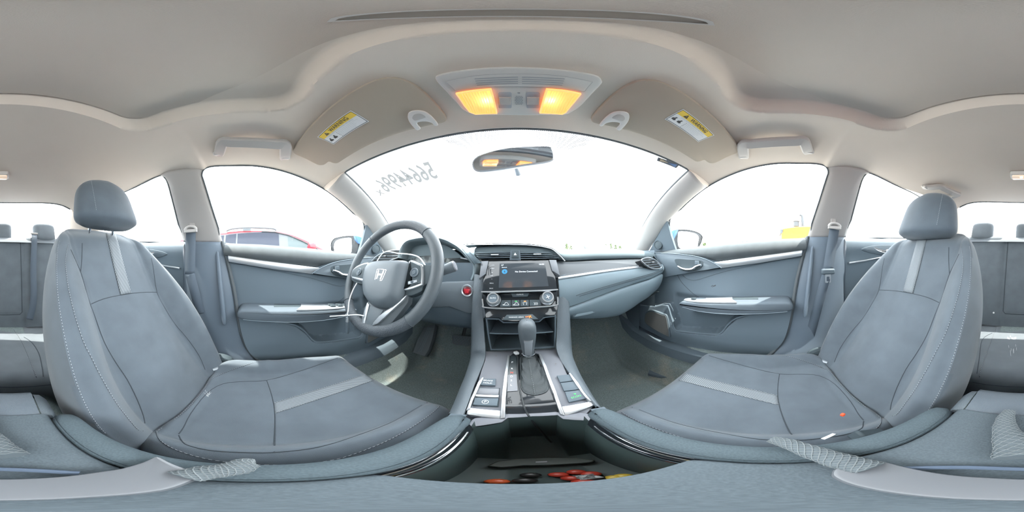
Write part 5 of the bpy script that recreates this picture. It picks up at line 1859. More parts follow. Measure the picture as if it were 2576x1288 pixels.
for nm, path, rad in (('a', [(455, 1200), (520, 1188), (580, 1180), (620, 1165), (642, 1163)], [.010, .011, .0105, .009, .005]),
                      ('b', [(2195, 1178), (2130, 1163), (2060, 1142), (1990, 1118), (1940, 1105)], [.012, .0125, .011, .009, .006]),
                      ('c', [(2576, 1150), (2550, 1115), (2530, 1080), (2530, 1055), (2540, 1034)], [.020, .017, .013, .011, .007])):
    q = [V(p) for p in spline([AZ(x, y, sz + (.002 if nm != 'c' else -.002)) for x, y in path], 5)]
    n = len(q)
    R = [tab([(i / 4, r) for i, r in enumerate(rad)], k / (n - 1)) * (1 + .03 * sin(k * 1.3)) for k in range(n)]
    g = G(); g.tube(q, R, 14, flat=.7, up=(0, 0, 1))
    lg = g.obj('net_leg', 'net_base', st, ang=80)
    # netting: crossed cords wound round the leg
    g = G()
    for d in (-1, 1):
        for ph in range(9):
            pts = []
            for k in range(n):
                t = (q[min(k+1, n-1)] - q[max(k-1, 0)]).normalized()
                b_ = t.cross(V((0, 0, 1))).normalized()
                a = d * (k * .55) + ph * 2 * pi / 9
                pts.append(q[k] + b_ * R[k] * 1.03 * cos(a) + V((0, 0, 1)) * R[k] * .74 * sin(a))
            g.tube(pts, .0005, 4)
    o = g.obj('netting', 'net_cord', lg); o['kind'] = 'stuff'
# the bundled strap behind the stand
g = G(); q = [AZ(x, y, -.292) for x, y in ((2250, 1178), (2350, 1176), (2450, 1176), (2576, 1180), (100, 1184), (200, 1190))]
g.tube([V(p) for p in spline(q, 5)], .0035, 6); g.obj('strap', 'strap_blue', st)
# ------------------------------------------------------------------ steering wheel
sw = thing('steering_wheel', (-.365, .42, -.09), 'black leather steering wheel with silver spokes and chrome emblem', 'steering wheel')
WC = V((-.365, .338, -.045))
T25 = radians(25)
wp = PL(WC, (1, 0, 0), (0, sin(T25), cos(T25)))
RM = .172
def rim_pts(a0, a1, n, r=RM, h=0): return [wp.p(r * cos(radians(lerp(a0, a1, k / n))), r * sin(radians(lerp(a0, a1, k / n))), h) for k in range(n + 1)]
prof = [(.0165 * cos(2*pi*k/16), .0145 * sin(2*pi*k/16)) for k in range(16)]
def rim(a0, a1, nm, mt):
    g = G(); n = int(abs(a1 - a0) / 3)
    up = [wp.n] * (n + 1)
    g.sweep(rim_pts(a0, a1, n), prof, up); return g.obj(nm, mt, sw, ang=60)
rim(47, 133, 'rim_top', 'leather')
rim(133, 222, 'rim_side', 'leather_smooth'); rim(-42, 47, 'rim_side', 'leather_smooth')
rim(222, 318, 'rim_bottom', 'leather_perf')
for a in (47, 133, 222, 318):
    g = G(); c = rim_pts(a, a, 1)[0]; t = wp.u * -sin(radians(a)) + wp.v * cos(radians(a)); r_ = wp.u * cos(radians(a)) + wp.v * sin(radians(a))
    g.tube([c + r_ * .0169 * cos(k*pi/10) + wp.n * .0149 * sin(k*pi/10) for k in range(20)], .0010, 5, closed=True); g.obj('rim_seam', 'seam', sw)
# spokes
hp_ = PL(WC + wp.n * .002, wp.u, wp.v)
def wslab(outs, h0, h1, nm, mt, par=sw, ins=.003, sm=4, pl=hp_):
    o = pl.tr(outs)
    if sm: o = spline(o, sm, True)
    g = G(); g.slab(pl, o, h0, h1, ins); return g.obj(nm, mt, par)
wslab([(880, 697), (886, 680), (900, 668), (935, 660), (940, 700), (935, 722), (915, 716), (895, 712)], -.014, .004, 'spoke', 'darker_plastic')
wslab([(1030, 658), (1064, 666), (1098, 672), (1100, 700), (1068, 720), (1060, 735), (1020, 740)], -.014, .004, 'spoke', 'darker_plastic')
wslab([(928, 755), (1030, 738), (1005, 790), (975, 822), (955, 830), (918, 826), (914, 800)], -.016, .002, 'spoke', 'leather_smooth', sm=2)
# left and right switch pods with silver frame
def pod(outs, btns, nm):
    g = G(); o = spline(hp_.tr(outs), 4, True)
    g.slab(hp_, o, .0, .010, .003); p = g.obj('switch_pod', 'silver', sw)
    g = G(); g.slab(hp_, inset_poly(o, .0055), .009, .0115, .001); g.obj('pod_face', 'darker_plastic', p)
    return p
pL = pod([(888, 697), (893, 680), (911, 668), (934, 664), (938, 690), (930, 714), (912, 710), (893, 704)], 0, 'L')
pR = pod([(1034, 660), (1060, 666), (1068, 674), (1069, 712), (1062, 722), (1026, 733), (1020, 725), (1038, 712)], 0, 'R')
for p, par, rr in (((910, 687), pL, .0125), ((1049, 690), pR, .0115)):
    c = hp_.at(*p, .011)
    g = G(); g.lathe([(rr, 0), (rr, .003), (rr * .8, .0042), (rr * .55, .003), (rr * .5, .0045), (0.0, .005)], c, wp.n, 24); g.obj('thumb_pad', 'dark_plastic', par)
    g = G(); g.tube([c + (wp.u * cos(k*pi/12) + wp.v * sin(k*pi/12)) * rr * .98 + wp.n * .003 for k in range(24)], .0007, 4, closed=True); g.obj('pad_ring', 'silver_satin', par)
for q, par in (([(893, 699), (926, 706), (925, 711), (894, 703)], pL), ([(1034, 712), (1056, 708), (1056, 714), (1034, 720)], pR)):
    g = G(); g.slab(hp_, hp_.tr(q), .0105, .014, .0008); g.obj('bar_button', 'silver_satin', par)
for p, par in (((924, 681), pL), ((923, 699), pL), ((1044, 714), pR)):
    g = G(); g.box(hp_.at(*p, .012), (.008, .006, .008)); g.obj('small_button', 'dark_plastic', par, bevel=.001)
# airbag cover, domed
cov = spline(hp_.tr([(943, 666), (968, 661), (1005, 660), (1028, 662), (1034, 670), (1030, 695), (1024, 722), (1016, 750), (1006, 763), (985, 775), (962, 776), (943, 768), (930, 752), (925, 724), (927, 700), (931, 680)]), 4, True)
cu_, cv_ = sum(u for u, v in cov) / len(cov), sum(v for u, v in cov) / len(cov)
rows = [[hp_.p(u, v, -.012) for u, v in cov]]
for k in range(0, 9):
    t = k / 8
    a = t * pi / 2
    sc = 1 - .0 - (1 - cos(a)) * .999 if False else 1 - t ** 1.0 * .999
    hh = .014 + .020 * (1 - (1 - min(1, t / .30)) ** 2) ** .5 + .006 * (1 - (1 - t) ** 2)
    rows.append([hp_.p(cu_ + (u - cu_) * sc, cv_ + (v - cv_) * sc, hh) for u, v in cov])
g = G(); g.grid(rows, cu=True); g.obj('airbag_cover', 'dark_soft', sw, ang=60)
ep = PL(hp_.p(cu_, cv_, .0385), wp.u, wp.v)
eu, ev = ep.uv(956.5, 691.5)
ep.o = ep.p(eu, ev, -.0008); 
# emblem: rounded trapezoid ring with an H shaped letterform
def trap(k=1.0): return spline([(-.0175 * k, .0155 * k), (0, .0165 * k), (.0175 * k, .0155 * k), (.0182 * k, .010 * k), (.0150 * k, -.0125 * k), (.0125 * k, -.0160 * k), (0, -.0168 * k), (-.0125 * k, -.0160 * k), (-.0150 * k, -.0125 * k), (-.0182 * k, .010 * k)], 4, True)
em = None
g = G(); g.ring(ep, trap(1.0), trap(.90), .0, .0022); em = g.obj('emblem_ring', 'chrome', sw, bevel=.0004)
H = [(-.0125, .0132), (-.0075, .0132), (-.0062, .0030), (.0062, .0030), (.0075, .0132), (.0125, .0132), (.0098, -.0132), (.0052, -.0132), (.0058, -.0022), (-.0058, -.0022), (-.0052, -.0132), (-.0098, -.0132)]
g = G(); g.slab(ep, H, .0, .0026); g.obj('emblem_letter', 'chrome', em, bevel=.0005)
su, sv = ep.uv(950, 723)
text('airbag_text', 'SRS', ep, su, sv, .010, 'seam', sw, .0006, sx=1.2)
su, sv = ep.uv(950, 729)
text('airbag_text', 'AIRBAG', ep, su, sv, .0062, 'seam', sw, .0006, sx=1.2)
# lower spoke trims
wslab([(928, 762), (933, 768), (926, 795), (921, 816), (917, 818), (915, 800)], .0, .008, 'spoke_trim', 'silver', ins=.002, sm=0)
wslab([(1028, 744), (1020, 756), (985, 788), (955, 815), (940, 821), (944, 812), (958, 796), (990, 770)], .0, .008, 'spoke_trim', 'silver', ins=.002, sm=0)
wslab([(934, 768), (962, 778), (968, 780), (955, 800), (942, 815), (936, 820), (921, 817), (926, 795)], .0, .005, 'spoke_insert', 'dark_soft', ins=.002, sm=0)
# column shroud behind the wheel and the stalks
col_ = thing('steering_column', (-.365, .45, -.15), 'dark steering column shroud behind the wheel with two stalks', 'steering column')
g = G()
rows = []
for k, (d, r) in enumerate(((.02, .05), (.05, .062), (.12, .068), (.24, .07))):
    c = WC - wp.n * d + V((0, 0, -.012))
    rows.append([c + wp.u * r * cos(2*pi*j/24) * 1.05 + wp.v * r * sin(2*pi*j/24) * .9 for j in range(24)])
g.grid(rows, cu=True); g.obj('shroud', 'darker_plastic', col_)
for s_, q in ((1, (1141, 670)), (-1, (905, 660))):
    a = WC - wp.n * .07 + wp.u * .06 * s_
    b = AY(*q, .415) if s_ > 0 else V((-.53, .40, -.03))
    g = G(); g.tube([a, a.lerp(b, .5), a.lerp(b, .62), b, b + (b - a).normalized() * .004], [.007, .010, .013, .0155, .013], 14); stk = g.obj('stalk', 'dark_soft', col_)
    n_ = (b - a).normalized()
    g = G(); g.lathe([(.0150, 0), (.013, .003), (0, .0035)], b + n_ * .003, n_, 18); g.obj('stalk_end', 'selector_grey', stk)
# white zip cord with key hanging from the wheel
key = thing('key_cord', (-.50, .30, -.12), 'white plastic cord tied round the wheel spoke with a ring', 'key cord')
wh = lambda x, y, h: PL(WC + wp.n * h, wp.u, wp.v).at(x, y)
cp = [wh(898, 712, .012), wh(888, 730, .022), wh(879, 755, .028), wh(876, 780, .030), wh(874, 792, .030)]
g = G(); g.tube([V(q) for q in spline(cp, 6)], .0019, 8); g.obj('cord', 'cable_white', key)
cp = [wh(830, 796, .045), wh(860, 794, .036), wh(876, 793, .030), wh(900, 792, .022), wh(916, 795, .016)]
g = G(); g.tube([V(q) for q in spline(cp, 6)], .0019, 8); g.obj('cord', 'cable_white', key)
cp = [wh(916, 726, -.02), wh(960, 640, -.03), wh(1005, 638, -.035), wh(1050, 645, -.03), wh(1072, 672, -.02)]
g = G(); g.tube([V(q) for q in spline(cp, 8)], .0020, 8); g.obj('cord', 'cable_white', key)
c = wh(873.5, 793, .031)
g = G(); g.tube([c + wp.u * .009 * cos(k*pi/10) + wp.v * .009 * sin(k*pi/10) for k in range(20)], .0008, 5, closed=True); g.obj('ring', 'chrome', key)
kf = thing('car_key', c + V((0, 0, -.06)), 'small black car key hanging from the white cord', 'key')
g = G(); g.tube([c + V((0, 0, -.006)), c + V((.0, 0, -.022))], [.0035, .0055], 10); g.obj('key_cap', 'silver', kf)
g = G(); g.box(c + V((0, 0, -.042)), (.011, .008, .042)); g.obj('key_body', 'dark_plastic', kf, bevel=.003)

# ------------------------------------------------------------------ pedals
bk = thing('brake_pedal', (-.30, .85, -.55), 'wide rubber brake pedal with diamond grip', 'pedal')
bpl = PL((-.30, .83, -.48), (1, 0, 0), (0, .55, .83))
bo = bpl.tr([(1137, 843), (1160, 844), (1185, 847), (1182, 868), (1176, 870), (1146, 867), (1138, 864)])
g = G(); g.slab(bpl, bo, -.012, .0, .002); pb = g.obj('pedal_pad', 'black_rubber', bk)
us = [u for u, v in bo]; vs = [v for u, v in bo]
for k in range(7):
    for d in (1, -1):
        u0 = lerp(min(us), max(us), (k + .5) / 7)
        a, b = bpl.p(clamp(u0 - d * .018, min(us) + .006, max(us) - .006), min(vs) + .006, .0006), bpl.p(clamp(u0 + d * .018, min(us) + .006, max(us) - .006), max(vs) - .008, .0006)
        g = G(); g.tube([a, b], .0013, 4); g.obj('grip_rib', 'dark_plastic', pb)
g = G(); g.tube([bpl.p(sum(us) / len(us), sum(vs) / len(vs), -.01), V((-.30, .90, -.40)), V((-.30, .92, -.28))], .010, 8); g.obj('pedal_arm', 'matt_black', bk)
ac = thing('accelerator_pedal', (-.20, .86, -.62), 'slim dark accelerator pedal under the dash', 'pedal')
apl = PL((-.205, .84, -.55), (1, 0, 0), (0, .62, .78))
g = G(); g.slab(apl, rrect(0, 0, .042, .13, .008), -.01, .0, .002); g.obj('pedal_pad', 'black_rubber', ac)
g = G(); g.tube([apl.p(0, .05, -.005), V((-.205, .95, -.40))], .008, 8); g.obj('pedal_arm', 'matt_black', ac)
fr = thing('foot_rest', (-.53, .80, -.60), 'ribbed rubber foot rest on the driver side floor', 'foot rest')
fpl = PL((-.50, .80, -.50), (1, .1, 0), (0, .62, .78))
fo = fpl.tr([(1067, 822), (1095, 815), (1088, 850), (1078, 880), (1068, 896), (1038, 887), (1050, 855)])
g = G(); g.slab(fpl, fo, -.05, .0, .003); fo_ = g.obj('rest_pad', 'black_rubber', fr)
for t in (.3, .5, .7):
    a = fpl.uv(lerp(1071, 1091, t), 824); b = fpl.uv(lerp(1040, 1066, t), 886)
    g = G(); g.tube([fpl.p(*a, .0005), fpl.p(*b, .0005)], .0018, 5); g.obj('rib', 'dark_plastic', fo_)
# passenger floor mat badge plate
fm = thing('floor_mat', (.48, .45, -.70), 'thin dark rubber heel plate on the passenger carpet', 'floor mat')
mp = PL(AZ(1665, 935, -.700), (1, 0, 0), (0, 1, 0))
mo = mp.tr([(1630, 940), (1634, 930), (1650, 923), (1690, 930), (1740, 945), (1735, 960), (1690, 952)])
g = G(); g.slab(mp, mo, -.016, .003, .002); mo_ = g.obj('heel_plate', 'dark_plastic', fm)
g = G(); g.slab(mp, mp.tr([(1648, 934), (1656, 929), (1690, 937), (1684, 945)]), .002, .0042, .0008); g.obj('plate_badge', 'darker_plastic', mo_)
# ------------------------------------------------------------------ sun visors
def visor(s):
    who = 'driver' if s < 0 else 'passenger'
    # plane of the folded visor; traced once on the driver's side
    a, b, c = V((-.14, .300, .350)), V((-.14, .140, .384)), V((-.47, .20, .334))
    pv = PL(a, (c - b), (a - b))
    tr = [(737, 379), (742, 369), (770, 332), (840, 264), (910, 217.5), (952, 200), (991, 196), (1026, 205), (1061, 227), (1101, 266.5), (1122, 293), (1121.6, 304), (1112, 309), (1096, 312), (1045, 323.5), (979.5, 343), (909.6, 373.6), (863, 401.6), (849, 409.5), (838, 409), (828, 405.8), (820, 411), (812, 414.4), (798, 413), (770, 399), (744, 387.6)]
    uv = pv.tr(tr)
    uv = spline(uv, 3, True)
    root = thing('sun_visor', pv.p(.1, -.05) if s < 0 else V((-pv.p(.1, -.05).x, .2, .34)), 'folded grey sun visor with warning label above the %s' % who, 'sun visor', 'sun visors')
    if s > 0:
        pm = PL((-a.x, a.y, a.z), V((-(c - b).x, (c - b).y, (c - b).z)), (a - b))
        pv_ = pm
    else: pv_ = pv
    g = G(); g.slab(pv_, uv, -.014, .004, .004); g.obj('visor_board', 'visor_cloth', root)
    # clip hook near the centre
    hk = spline(pv.tr([(1026, 290), (1030, 280), (1045, 275.5), (1065, 277), (1080, 285), (1095, 300), (1102, 311), (1094, 313), (1086, 306), (1070, 302), (1052, 304), (1050, 310), (1058, 320), (1049, 324), (1040, 316), (1030, 303)]), 3, True)
    g = G(); g.slab(pv_, hk, .003, .010, .002); hko = g.obj('clip_bracket', 'beige_light', root)
    ci = spline(pv.tr([(1037, 292), (1043, 284), (1058, 282), (1070, 289), (1068, 293), (1048, 299), (1041, 298)]), 3, True)
    g = G(); g.slab(pv_, ci, .0085, .0105, .0008); g.obj('bracket_window', 'beige_plastic', hko)
    return root, pv_
def label(root, pl0, corners, s):
    # corners: text runs from c0 to c1 along the yellow edge; c3 under c0
    P0, P1, P2, P3 = [pl0.at(*q, .0045) for q in corners]
    u = (P1 - P0); v = (P0 - P3)
    w_, h_ = u.length, v.length
    lp = PL((P0 + P1 + P2 + P3) / 4, u, v)
    par = tag(bpy.data.objects.new('warning_label', None), 'yellow and white airbag warning label'); COL.objects.link(par)
    par.location = lp.o; adopt(par, root)
    bx = lambda x0, x1, y0, y1: [(x0 * w_, y0 * h_), (x1 * w_, y0 * h_), (x1 * w_, y1 * h_), (x0 * w_, y1 * h_)]
    g = G(); g.slab(lp, bx(-.5, .5, -.5, .5), .0, .0005); g.obj('label_sheet', 'label_white', par)
    g = G(); g.ring(lp, bx(-.485, .485, -.465, .465), bx(-.475, .475, -.44, .44), .0005, .0007); g.obj('label_border', 'dark_print', par)
    g = G(); g.slab(lp, bx(-.475, .475, .13, .44), .0005, .0008); g.obj('label_band', 'warn_yellow', par)
    text('label_text', 'WARNING', lp, .07 * w_, .285 * h_, .29 * h_, 'dark_print', par, .0012, sx=.92, bold=.012)
    tx = -.30 * w_
    g = G(); g.slab(lp, [(tx - .05 * w_, .18 * h_), (tx + .05 * w_, .18 * h_), (tx, .40 * h_)], .0008, .0011); g.obj('label_triangle', 'dark_print', par)
    g = G(); g.slab(lp, rrect(tx, .27 * h_, .008 * w_, .09 * h_, .001), .0011, .0013); g.obj('label_mark', 'warn_yellow', par)
    text('label_text', 'EVEN WITH ADVANCED AIR BAGS', lp, 0, .065 * h_, .115 * h_, 'grey_print', par, .0009)
    lines = ['Children can be killed or seriously injured by the air bag.', 'The back seat is the safest place for children.', 'Never put a rear-facing child seat in the front.', 'Always use seat belts and child restraints.', 'See owner manual for more information.']
    for k, t in enumerate(lines):
        text('label_text', t, lp, -.12 * w_, (-.045 - .085 * k) * h_, .062 * h_, 'grey_print', par, .0009, align='LEFT', sx=.95)
        g = G(); g.slab(lp, circ(-.145 * w_, (-.045 - .085 * k) * h_, .007 * w_, 8), .0006, .0009); g.obj('label_bullet', 'dark_print', par)
    for q in (-.40, -.27):
        pts = [(-.04, .0), (-.01, .03), (.0, .1), (.03, .1), (.02, .0), (.05, -.06), (.03, -.12), (-.04, -.1)]
        g = G(); g.slab(lp, [((q + x) * w_, (y * 1.1 - .16) * h_) for x, y in pts], .0006, .0009); g.obj('label_pictogram', 'dark_print', par)
r_, p_ = visor(-1)
label(r_, p_, [(799, 343), (883, 276.5), (929.5, 302.5), (840, 361.5)], -1)
r_, p_ = visor(1)
label(r_, p_, [(1717.6, 273), (1796, 338.4), (1756.5, 354), (1671, 298)], 1)

# ------------------------------------------------------------------ overhead console with the map lamps
oc = thing('overhead_console', (0, .24, .36), 'pale overhead console with two lit amber map lamps', 'overhead console')
op = PL((0, .24, .3585), (1, 0, 0), (0, .14, -.0335))
bo = spline(op.tr([(1095, 199), (1111, 188), (1200, 174.5), (1304, 171), (1409, 177), (1498, 191), (1514, 203), (1509, 217), (1467, 262), (1440, 282), (1420, 289), (1363, 290.5), (1304, 291), (1223, 290.5), (1190, 288.5), (1170, 280), (1158, 271), (1118, 227)]), 3, True)
g = G(); g.slab(op, bo, -.02, .0, .004); g.obj('console_body', 'console_beige', oc)
do = op.tr([(1121, 205), (1200, 190), (1304, 186.5), (1410, 191), (1490, 206), (1470, 229.5), (1400, 221), (1304, 217), (1215, 219), (1145, 227.5)])
g = G(); g.slab(op, do, .0, .0022, .001); dr = g.obj('glasses_door', 'console_beige', oc)
g = G(); g.tube([op.p(u, v, .0012) for u, v in do], .0006, 4, closed=True); g.obj('door_gap', 'grey_inset', dr)
for k in range(4):
    y0 = 196 + k * 5.4
    for a, b in ((1194 + k * 2, 1303), (1313, 1420 - k * 2)):
        pts = [op.at(lerp(a, b, t / 6), y0 - 2.6 * sin(pi * lerp((a - 1194) / 226, (b - 1194) / 226, t / 6)) + .018 * abs(lerp(a, b, t / 6) - 1308), .0024) for t in range(7)]
        g = G(); g.tube(pts, .0011, 5, flat=.4); g.obj('slit', 'grey_inset', dr)
lamps = ([(1147, 233), (1190, 226), (1236, 222), (1251, 283), (1197, 285), (1181, 279), (1167, 262)], [(1374, 222), (1421, 226), (1461, 234), (1444, 255), (1423, 280), (1414, 285), (1357, 282)])
for L, hot in zip(lamps, ((1223, 250), (1386, 250))):
    uv = op.tr(L)
    g = G(); g.slab(op, uv, -.001, .009, .002); lo = g.obj('map_lamp', 'amber_lens', oc)
    g = G(); g.ring(op, uv, inset_poly(uv, .0022), .0, .0098); g.obj('lamp_rim', 'amber_rim', lo)
    us = [u for u, v in uv]; vs = [v for u, v in uv]
    inn = inset_poly(uv, .004)
    for k in range(1, 13):
        uu = lerp(min(us), max(us), k / 13)
        xs = []
        for (u0, v0), (u1, v1) in zip(inn, inn[1:] + inn[:1]):
            if (u0 - uu) * (u1 - uu) < 0: xs.append(lerp(v0, v1, (uu - u0) / (u1 - u0)))
        if len(xs) >= 2:
            g = G(); g.tube([op.p(uu, min(xs), .0092), op.p(uu, max(xs), .0092)], .0005, 4); g.obj('lens_rib', 'amber_rim', lo)
    ld = bpy.data.lights.new('map_lamp_light', 'POINT'); ld.energy = .030; ld.color = (1, .62, .28); ld.shadow_soft_size = .003
    lo_ = bpy.data.objects.new('map_lamp_light', ld); COL.objects.link(lo_); lo_.location = op.at(*hot, .0005); adopt(lo_, oc)
for x0, x1 in ((1253, 1287), (1323.5, 1358)):
    g = G(); g.slab(op, op.tr([(x0, 234), (x0 + 3, 231.5), (x1 - 3, 231.5), (x1, 234), (x1, 270), (x1 - 2, 272), (x0 + 3, 272), (x0 + 1, 270)]), .0, .0006); wl = g.obj('switch_well', 'grey_inset2', oc)
    g = G(); g.slab(op, op.tr([(x0 + 2, 244), (x1 - 1, 244), (x1 - 2, 262), (x0 + 3, 262)]), .0, .006, .0015); g.obj('sunroof_switch' if x0 > 1300 else 'lamp_switch', 'beige_plastic', wl)
g = G(); g.lathe([(.0022, 0), (.0018, .0012), (0, .0014)], op.at(1305, 234), op.n, 12); g.obj('microphone', 'grey_inset', oc)
for r in range(7):
    for c in range(5 if r % 2 else 4):
        p = op.at(1297 + c * 4.2 - (2.1 if r % 2 else 0) + 2, 242 + r * 3.4, .0)
        g = G(); g.lathe([(.0011, 0), (.0011, .0004)], p, op.n, 6); g.obj('microphone_hole', 'grey_inset', oc)

# ------------------------------------------------------------------ rear view mirror
rv = thing('rear_view_mirror', (-.01, .44, .30), 'grey inside mirror hanging from the windscreen', 'mirror')
mpn = PL(AY(1291, 400, .415), (1, .10, .0), (0, -.04, 1))
mo = spline(mpn.tr([(1188, 418), (1190, 404), (1205, 391), (1240, 379), (1285, 370.5), (1340, 368), (1380, 368), (1391, 378), (1394, 395), (1389, 405), (1360, 411), (1310, 418), (1260, 426), (1215, 431), (1195, 429)]), 4, True)
g = G()
rows = [[mpn.p(u, v, .0) for u, v in mo]]
cu_, cv_ = sum(u for u, v in mo) / len(mo), sum(v for u, v in mo) / len(mo)
for k in range(1, 8):
    a = k / 7 * pi / 2
    rows.append([mpn.p(cu_ + (u - cu_) * max(cos(a), .001) ** .5, cv_ + (v - cv_) * max(cos(a), .001) ** .5, -.03 * sin(a)) for u, v in mo])
g.grid(rows, cu=True); g.obj('housing', 'mirror_shell', rv, ang=60)
g = G(); g.slab(mpn, mo, -.004, .001, .001); g.obj('bezel', 'mirror_shell', rv)
g = G(); g.slab(mpn, inset_poly(mo, .004), .0, .0018); g.obj('mirror_glass', 'rear_mirror', rv)
g = G(); st_ = mpn.p(cu_, cv_ + .01, -.03); wt = wind(-.0, .24)
g.tube([st_, st_.lerp(wt, .5) + V((0, 0, .002)), wt], [.010, .008, .012], 10); g.obj('mount', 'mirror_shell', rv)

# dotted shade band printed on the windscreen
fb = []
def on_wind(px_, py_):
    r = ray(px_, py_)
    best = None
    lo, hi = .2, 1.6
    def f(t):
        p = CAM + r * t
        # signed: compare with wind surface along y for the same (x,z)
        s_ = 0
        T = .5
        for _ in range(30):
            w_ = lerp(.51, .70, T)
            s_ = clamp(p.x / w_, -1, 1)
            q = wind(s_, T)
            T = clamp(T + (q.z - p.z) * 2.0, 0, 1)
        return q.y - p.y
    for _ in range(40):
        m_ = (lo + hi) / 2
        if f(m_) > 0: lo = m_
        else: hi = m_
    return CAM + r * ((lo + hi) / 2)
top = [(1105, 344), (1150, 336), (1200, 330), (1250, 326.5), (1300, 325.5), (1350, 326.5), (1400, 330), (1450, 336), (1500, 344)]
bot = [(1135, 362), (1160, 372), (1200, 375), (1250, 373), (1300, 370), (1350, 370), (1400, 374), (1440, 376), (1470, 366)]
g = G()
A = [on_wind(*p) for p in top]; B = [on_wind(*p) for p in bot]
g.grid([[a.lerp(b, k / 6) + V((0, -.004, -.004)) for k in range(7)] for a, b in zip(A, B)])
band_ = g.obj('shade_band', 'frit_dots', None)
tag(band_, 'dotted shade band printed on the windscreen above the mirror', 'shade band')
# auction number written on the outside of the glass, seen reversed
nm_ = thing('window_number', on_wind(1025, 450), 'reversed grey lot number 56644996x written on the windscreen', 'lot number')
c0, c1 = on_wind(958, 474), on_wind(1098, 431)
np_ = PL((c0 + c1) / 2 + V((0, -.006, -.006)), c1 - c0, on_wind(1010, 428) - on_wind(1035, 476))
g = G(); hw = (c1 - c0).length / 2
text('digits', '56644996', np_, .006, .006, .115, 'chalk', nm_, 0, mirror=True, sx=.475, bold=.02)
text('digits', 'x', np_, -hw - .012, -.012, .075, 'chalk', nm_, 0, mirror=True, sx=.75, bold=.01)
# registration sticker in the passenger corner
sk = thing('window_sticker', on_wind(1680, 410), 'small blue and tan sticker in the passenger corner of the windscreen', 'sticker')
q = [on_wind(*p) + V((-.004, -.006, -.002)) for p in ((1654, 397), (1707, 416), (1699, 424.5), (1651, 406))]
g = G(); g.prism(q, [p + V((0, .0008, .0008)) for p in q]); g.obj('sticker_sheet', 'sticker_grey', sk)
q2 = [q[0].lerp(q[2], a).lerp(q[1], b) for a, b in ((.12, .1), (.12, .75), (.75, .1), (.7, 0))]
mid = (q[0] + q[1] + q[2] + q[3]) / 4
qq = [mid + (p - mid) * k + V((-.0006, -.0012, -.0003)) for p, k in zip(q, (.72, .1, .72, .1))]
g = G(); g.add([mid + (q[0] - mid) * .8 + V((0, -.0012, -.001)), mid + (q[1] - mid) * .0 + V((0, -.0012, -.001)), mid + (q[3] - mid) * .8 + V((0, -.0012, -.001))], [(0, 1, 2)]); g.obj('sticker_print', 'sticker_tan', sk)
g = G(); g.add([mid + (q[1] - mid) * .8 + V((0, -.0012, -.001)), mid + V((0, -.0012, -.001)), mid + (q[2] - mid) * .8 + V((0, -.0012, -.001))], [(0, 1, 2)]); g.obj('sticker_print', 'sticker_blue', sk)

# rear dome lamp on the headliner above the back seat
rd = thing('dome_lamp', (0.02, -.72, .40), 'small lit dome lamp on the headliner above the rear seat', 'dome lamp')
dp = PL((.022, -.755, .4045), (1, 0, 0), (0, 1, 0))
g = G(); g.slab(dp, rrect(0, 0, .105, .06, .012), -.012, .006, .003); g.obj('lamp_base', 'beige_light', rd)
g = G(); g.slab(dp, rrect(0, 0, .088, .042, .008), .005, .014, .004); g.obj('lamp_lens', 'dome_lens', rd)
g = G(); g.lathe([(.008, 0), (.006, .003), (0, .004)], dp.p(0, .012, .014), dp.n, 14); g.obj('bulb_spot', 'bulb', rd)
# ------------------------------------------------------------------ rear bench
rb = thing('rear_bench', (0, -.8, -.68), 'grey cloth rear bench seat under the back window', 'rear bench')
def rc_z(x, y):
    z = -.452 - .010 * ss(-.75, -1.0, y)
    for c in (-.36, .36): z -= .012 * math.exp(-((x - c) / .17) ** 2) * ss(-.55, -.8, y)
    z -= .05 * (1 - sqrt(max(0, 1 - (1 - clamp((-.478 - y) / .06)) ** 2)))
    return z
g = G()
rows = [[V((x, y, rc_z(x, y))) for x in [-.66 + 1.32*j/60 for j in range(61)]] for y in [-1.04 + .562*(1 - (1 - i/40) ** 1.6) for i in range(41)]]
g.grid(rows)
g.grid([rows[-1], [V((p.x, -.480, -.56)) for p in rows[-1]], [V((p.x, -.50, -.69)) for p in rows[-1]]])
rcu = g.obj('bench_cushion', 'rear_cloth', rb, ang=60)
def f_rc(p): return p.z - rc_z(p.x, p.y)
for L in ([(20, 815), (35, 830), (55, 860), (75, 905), (88, 940), (92, 951)], [(2576 - 66, 815), (2576 - 80, 850), (2576 - 100, 905), (2576 - 110, 935), (2576 - 112, 950)]):
    pts = [hit(x, y, f_rc, .3, 2.0) + V((0, 0, .001)) for x, y in spline(L, 4)]
    g = G(); g.tube(pts, .0016, 5); g.obj('seam', 'seam', rcu)
    g = G(); dashes([p + V((0, 0, .001)) for p in pts], g, .0009, .005, .003); g.obj('stitching', 'thread', rcu)
for L in ([(60, 848), (80, 862), (98, 890), (106, 925), (109, 948)], [(2576 - 80, 838), (2576 - 105, 855), (2576 - 112, 900), (2576 - 118, 940)]):
    g = G(); g.tube([hit(x, y, f_rc, .3, 2.0) + V((0, 0, .0005)) for x, y in spline(L, 4)], .0018, 5); g.obj('seam', 'seam', rcu)
g = G(); g.tube([V((-.6 + 1.2*k/30, -.4785, -.497 - .01 * abs(-1 + 2*k/30))) for k in range(31)], .002, 5); g.obj('seam', 'seam', rcu)
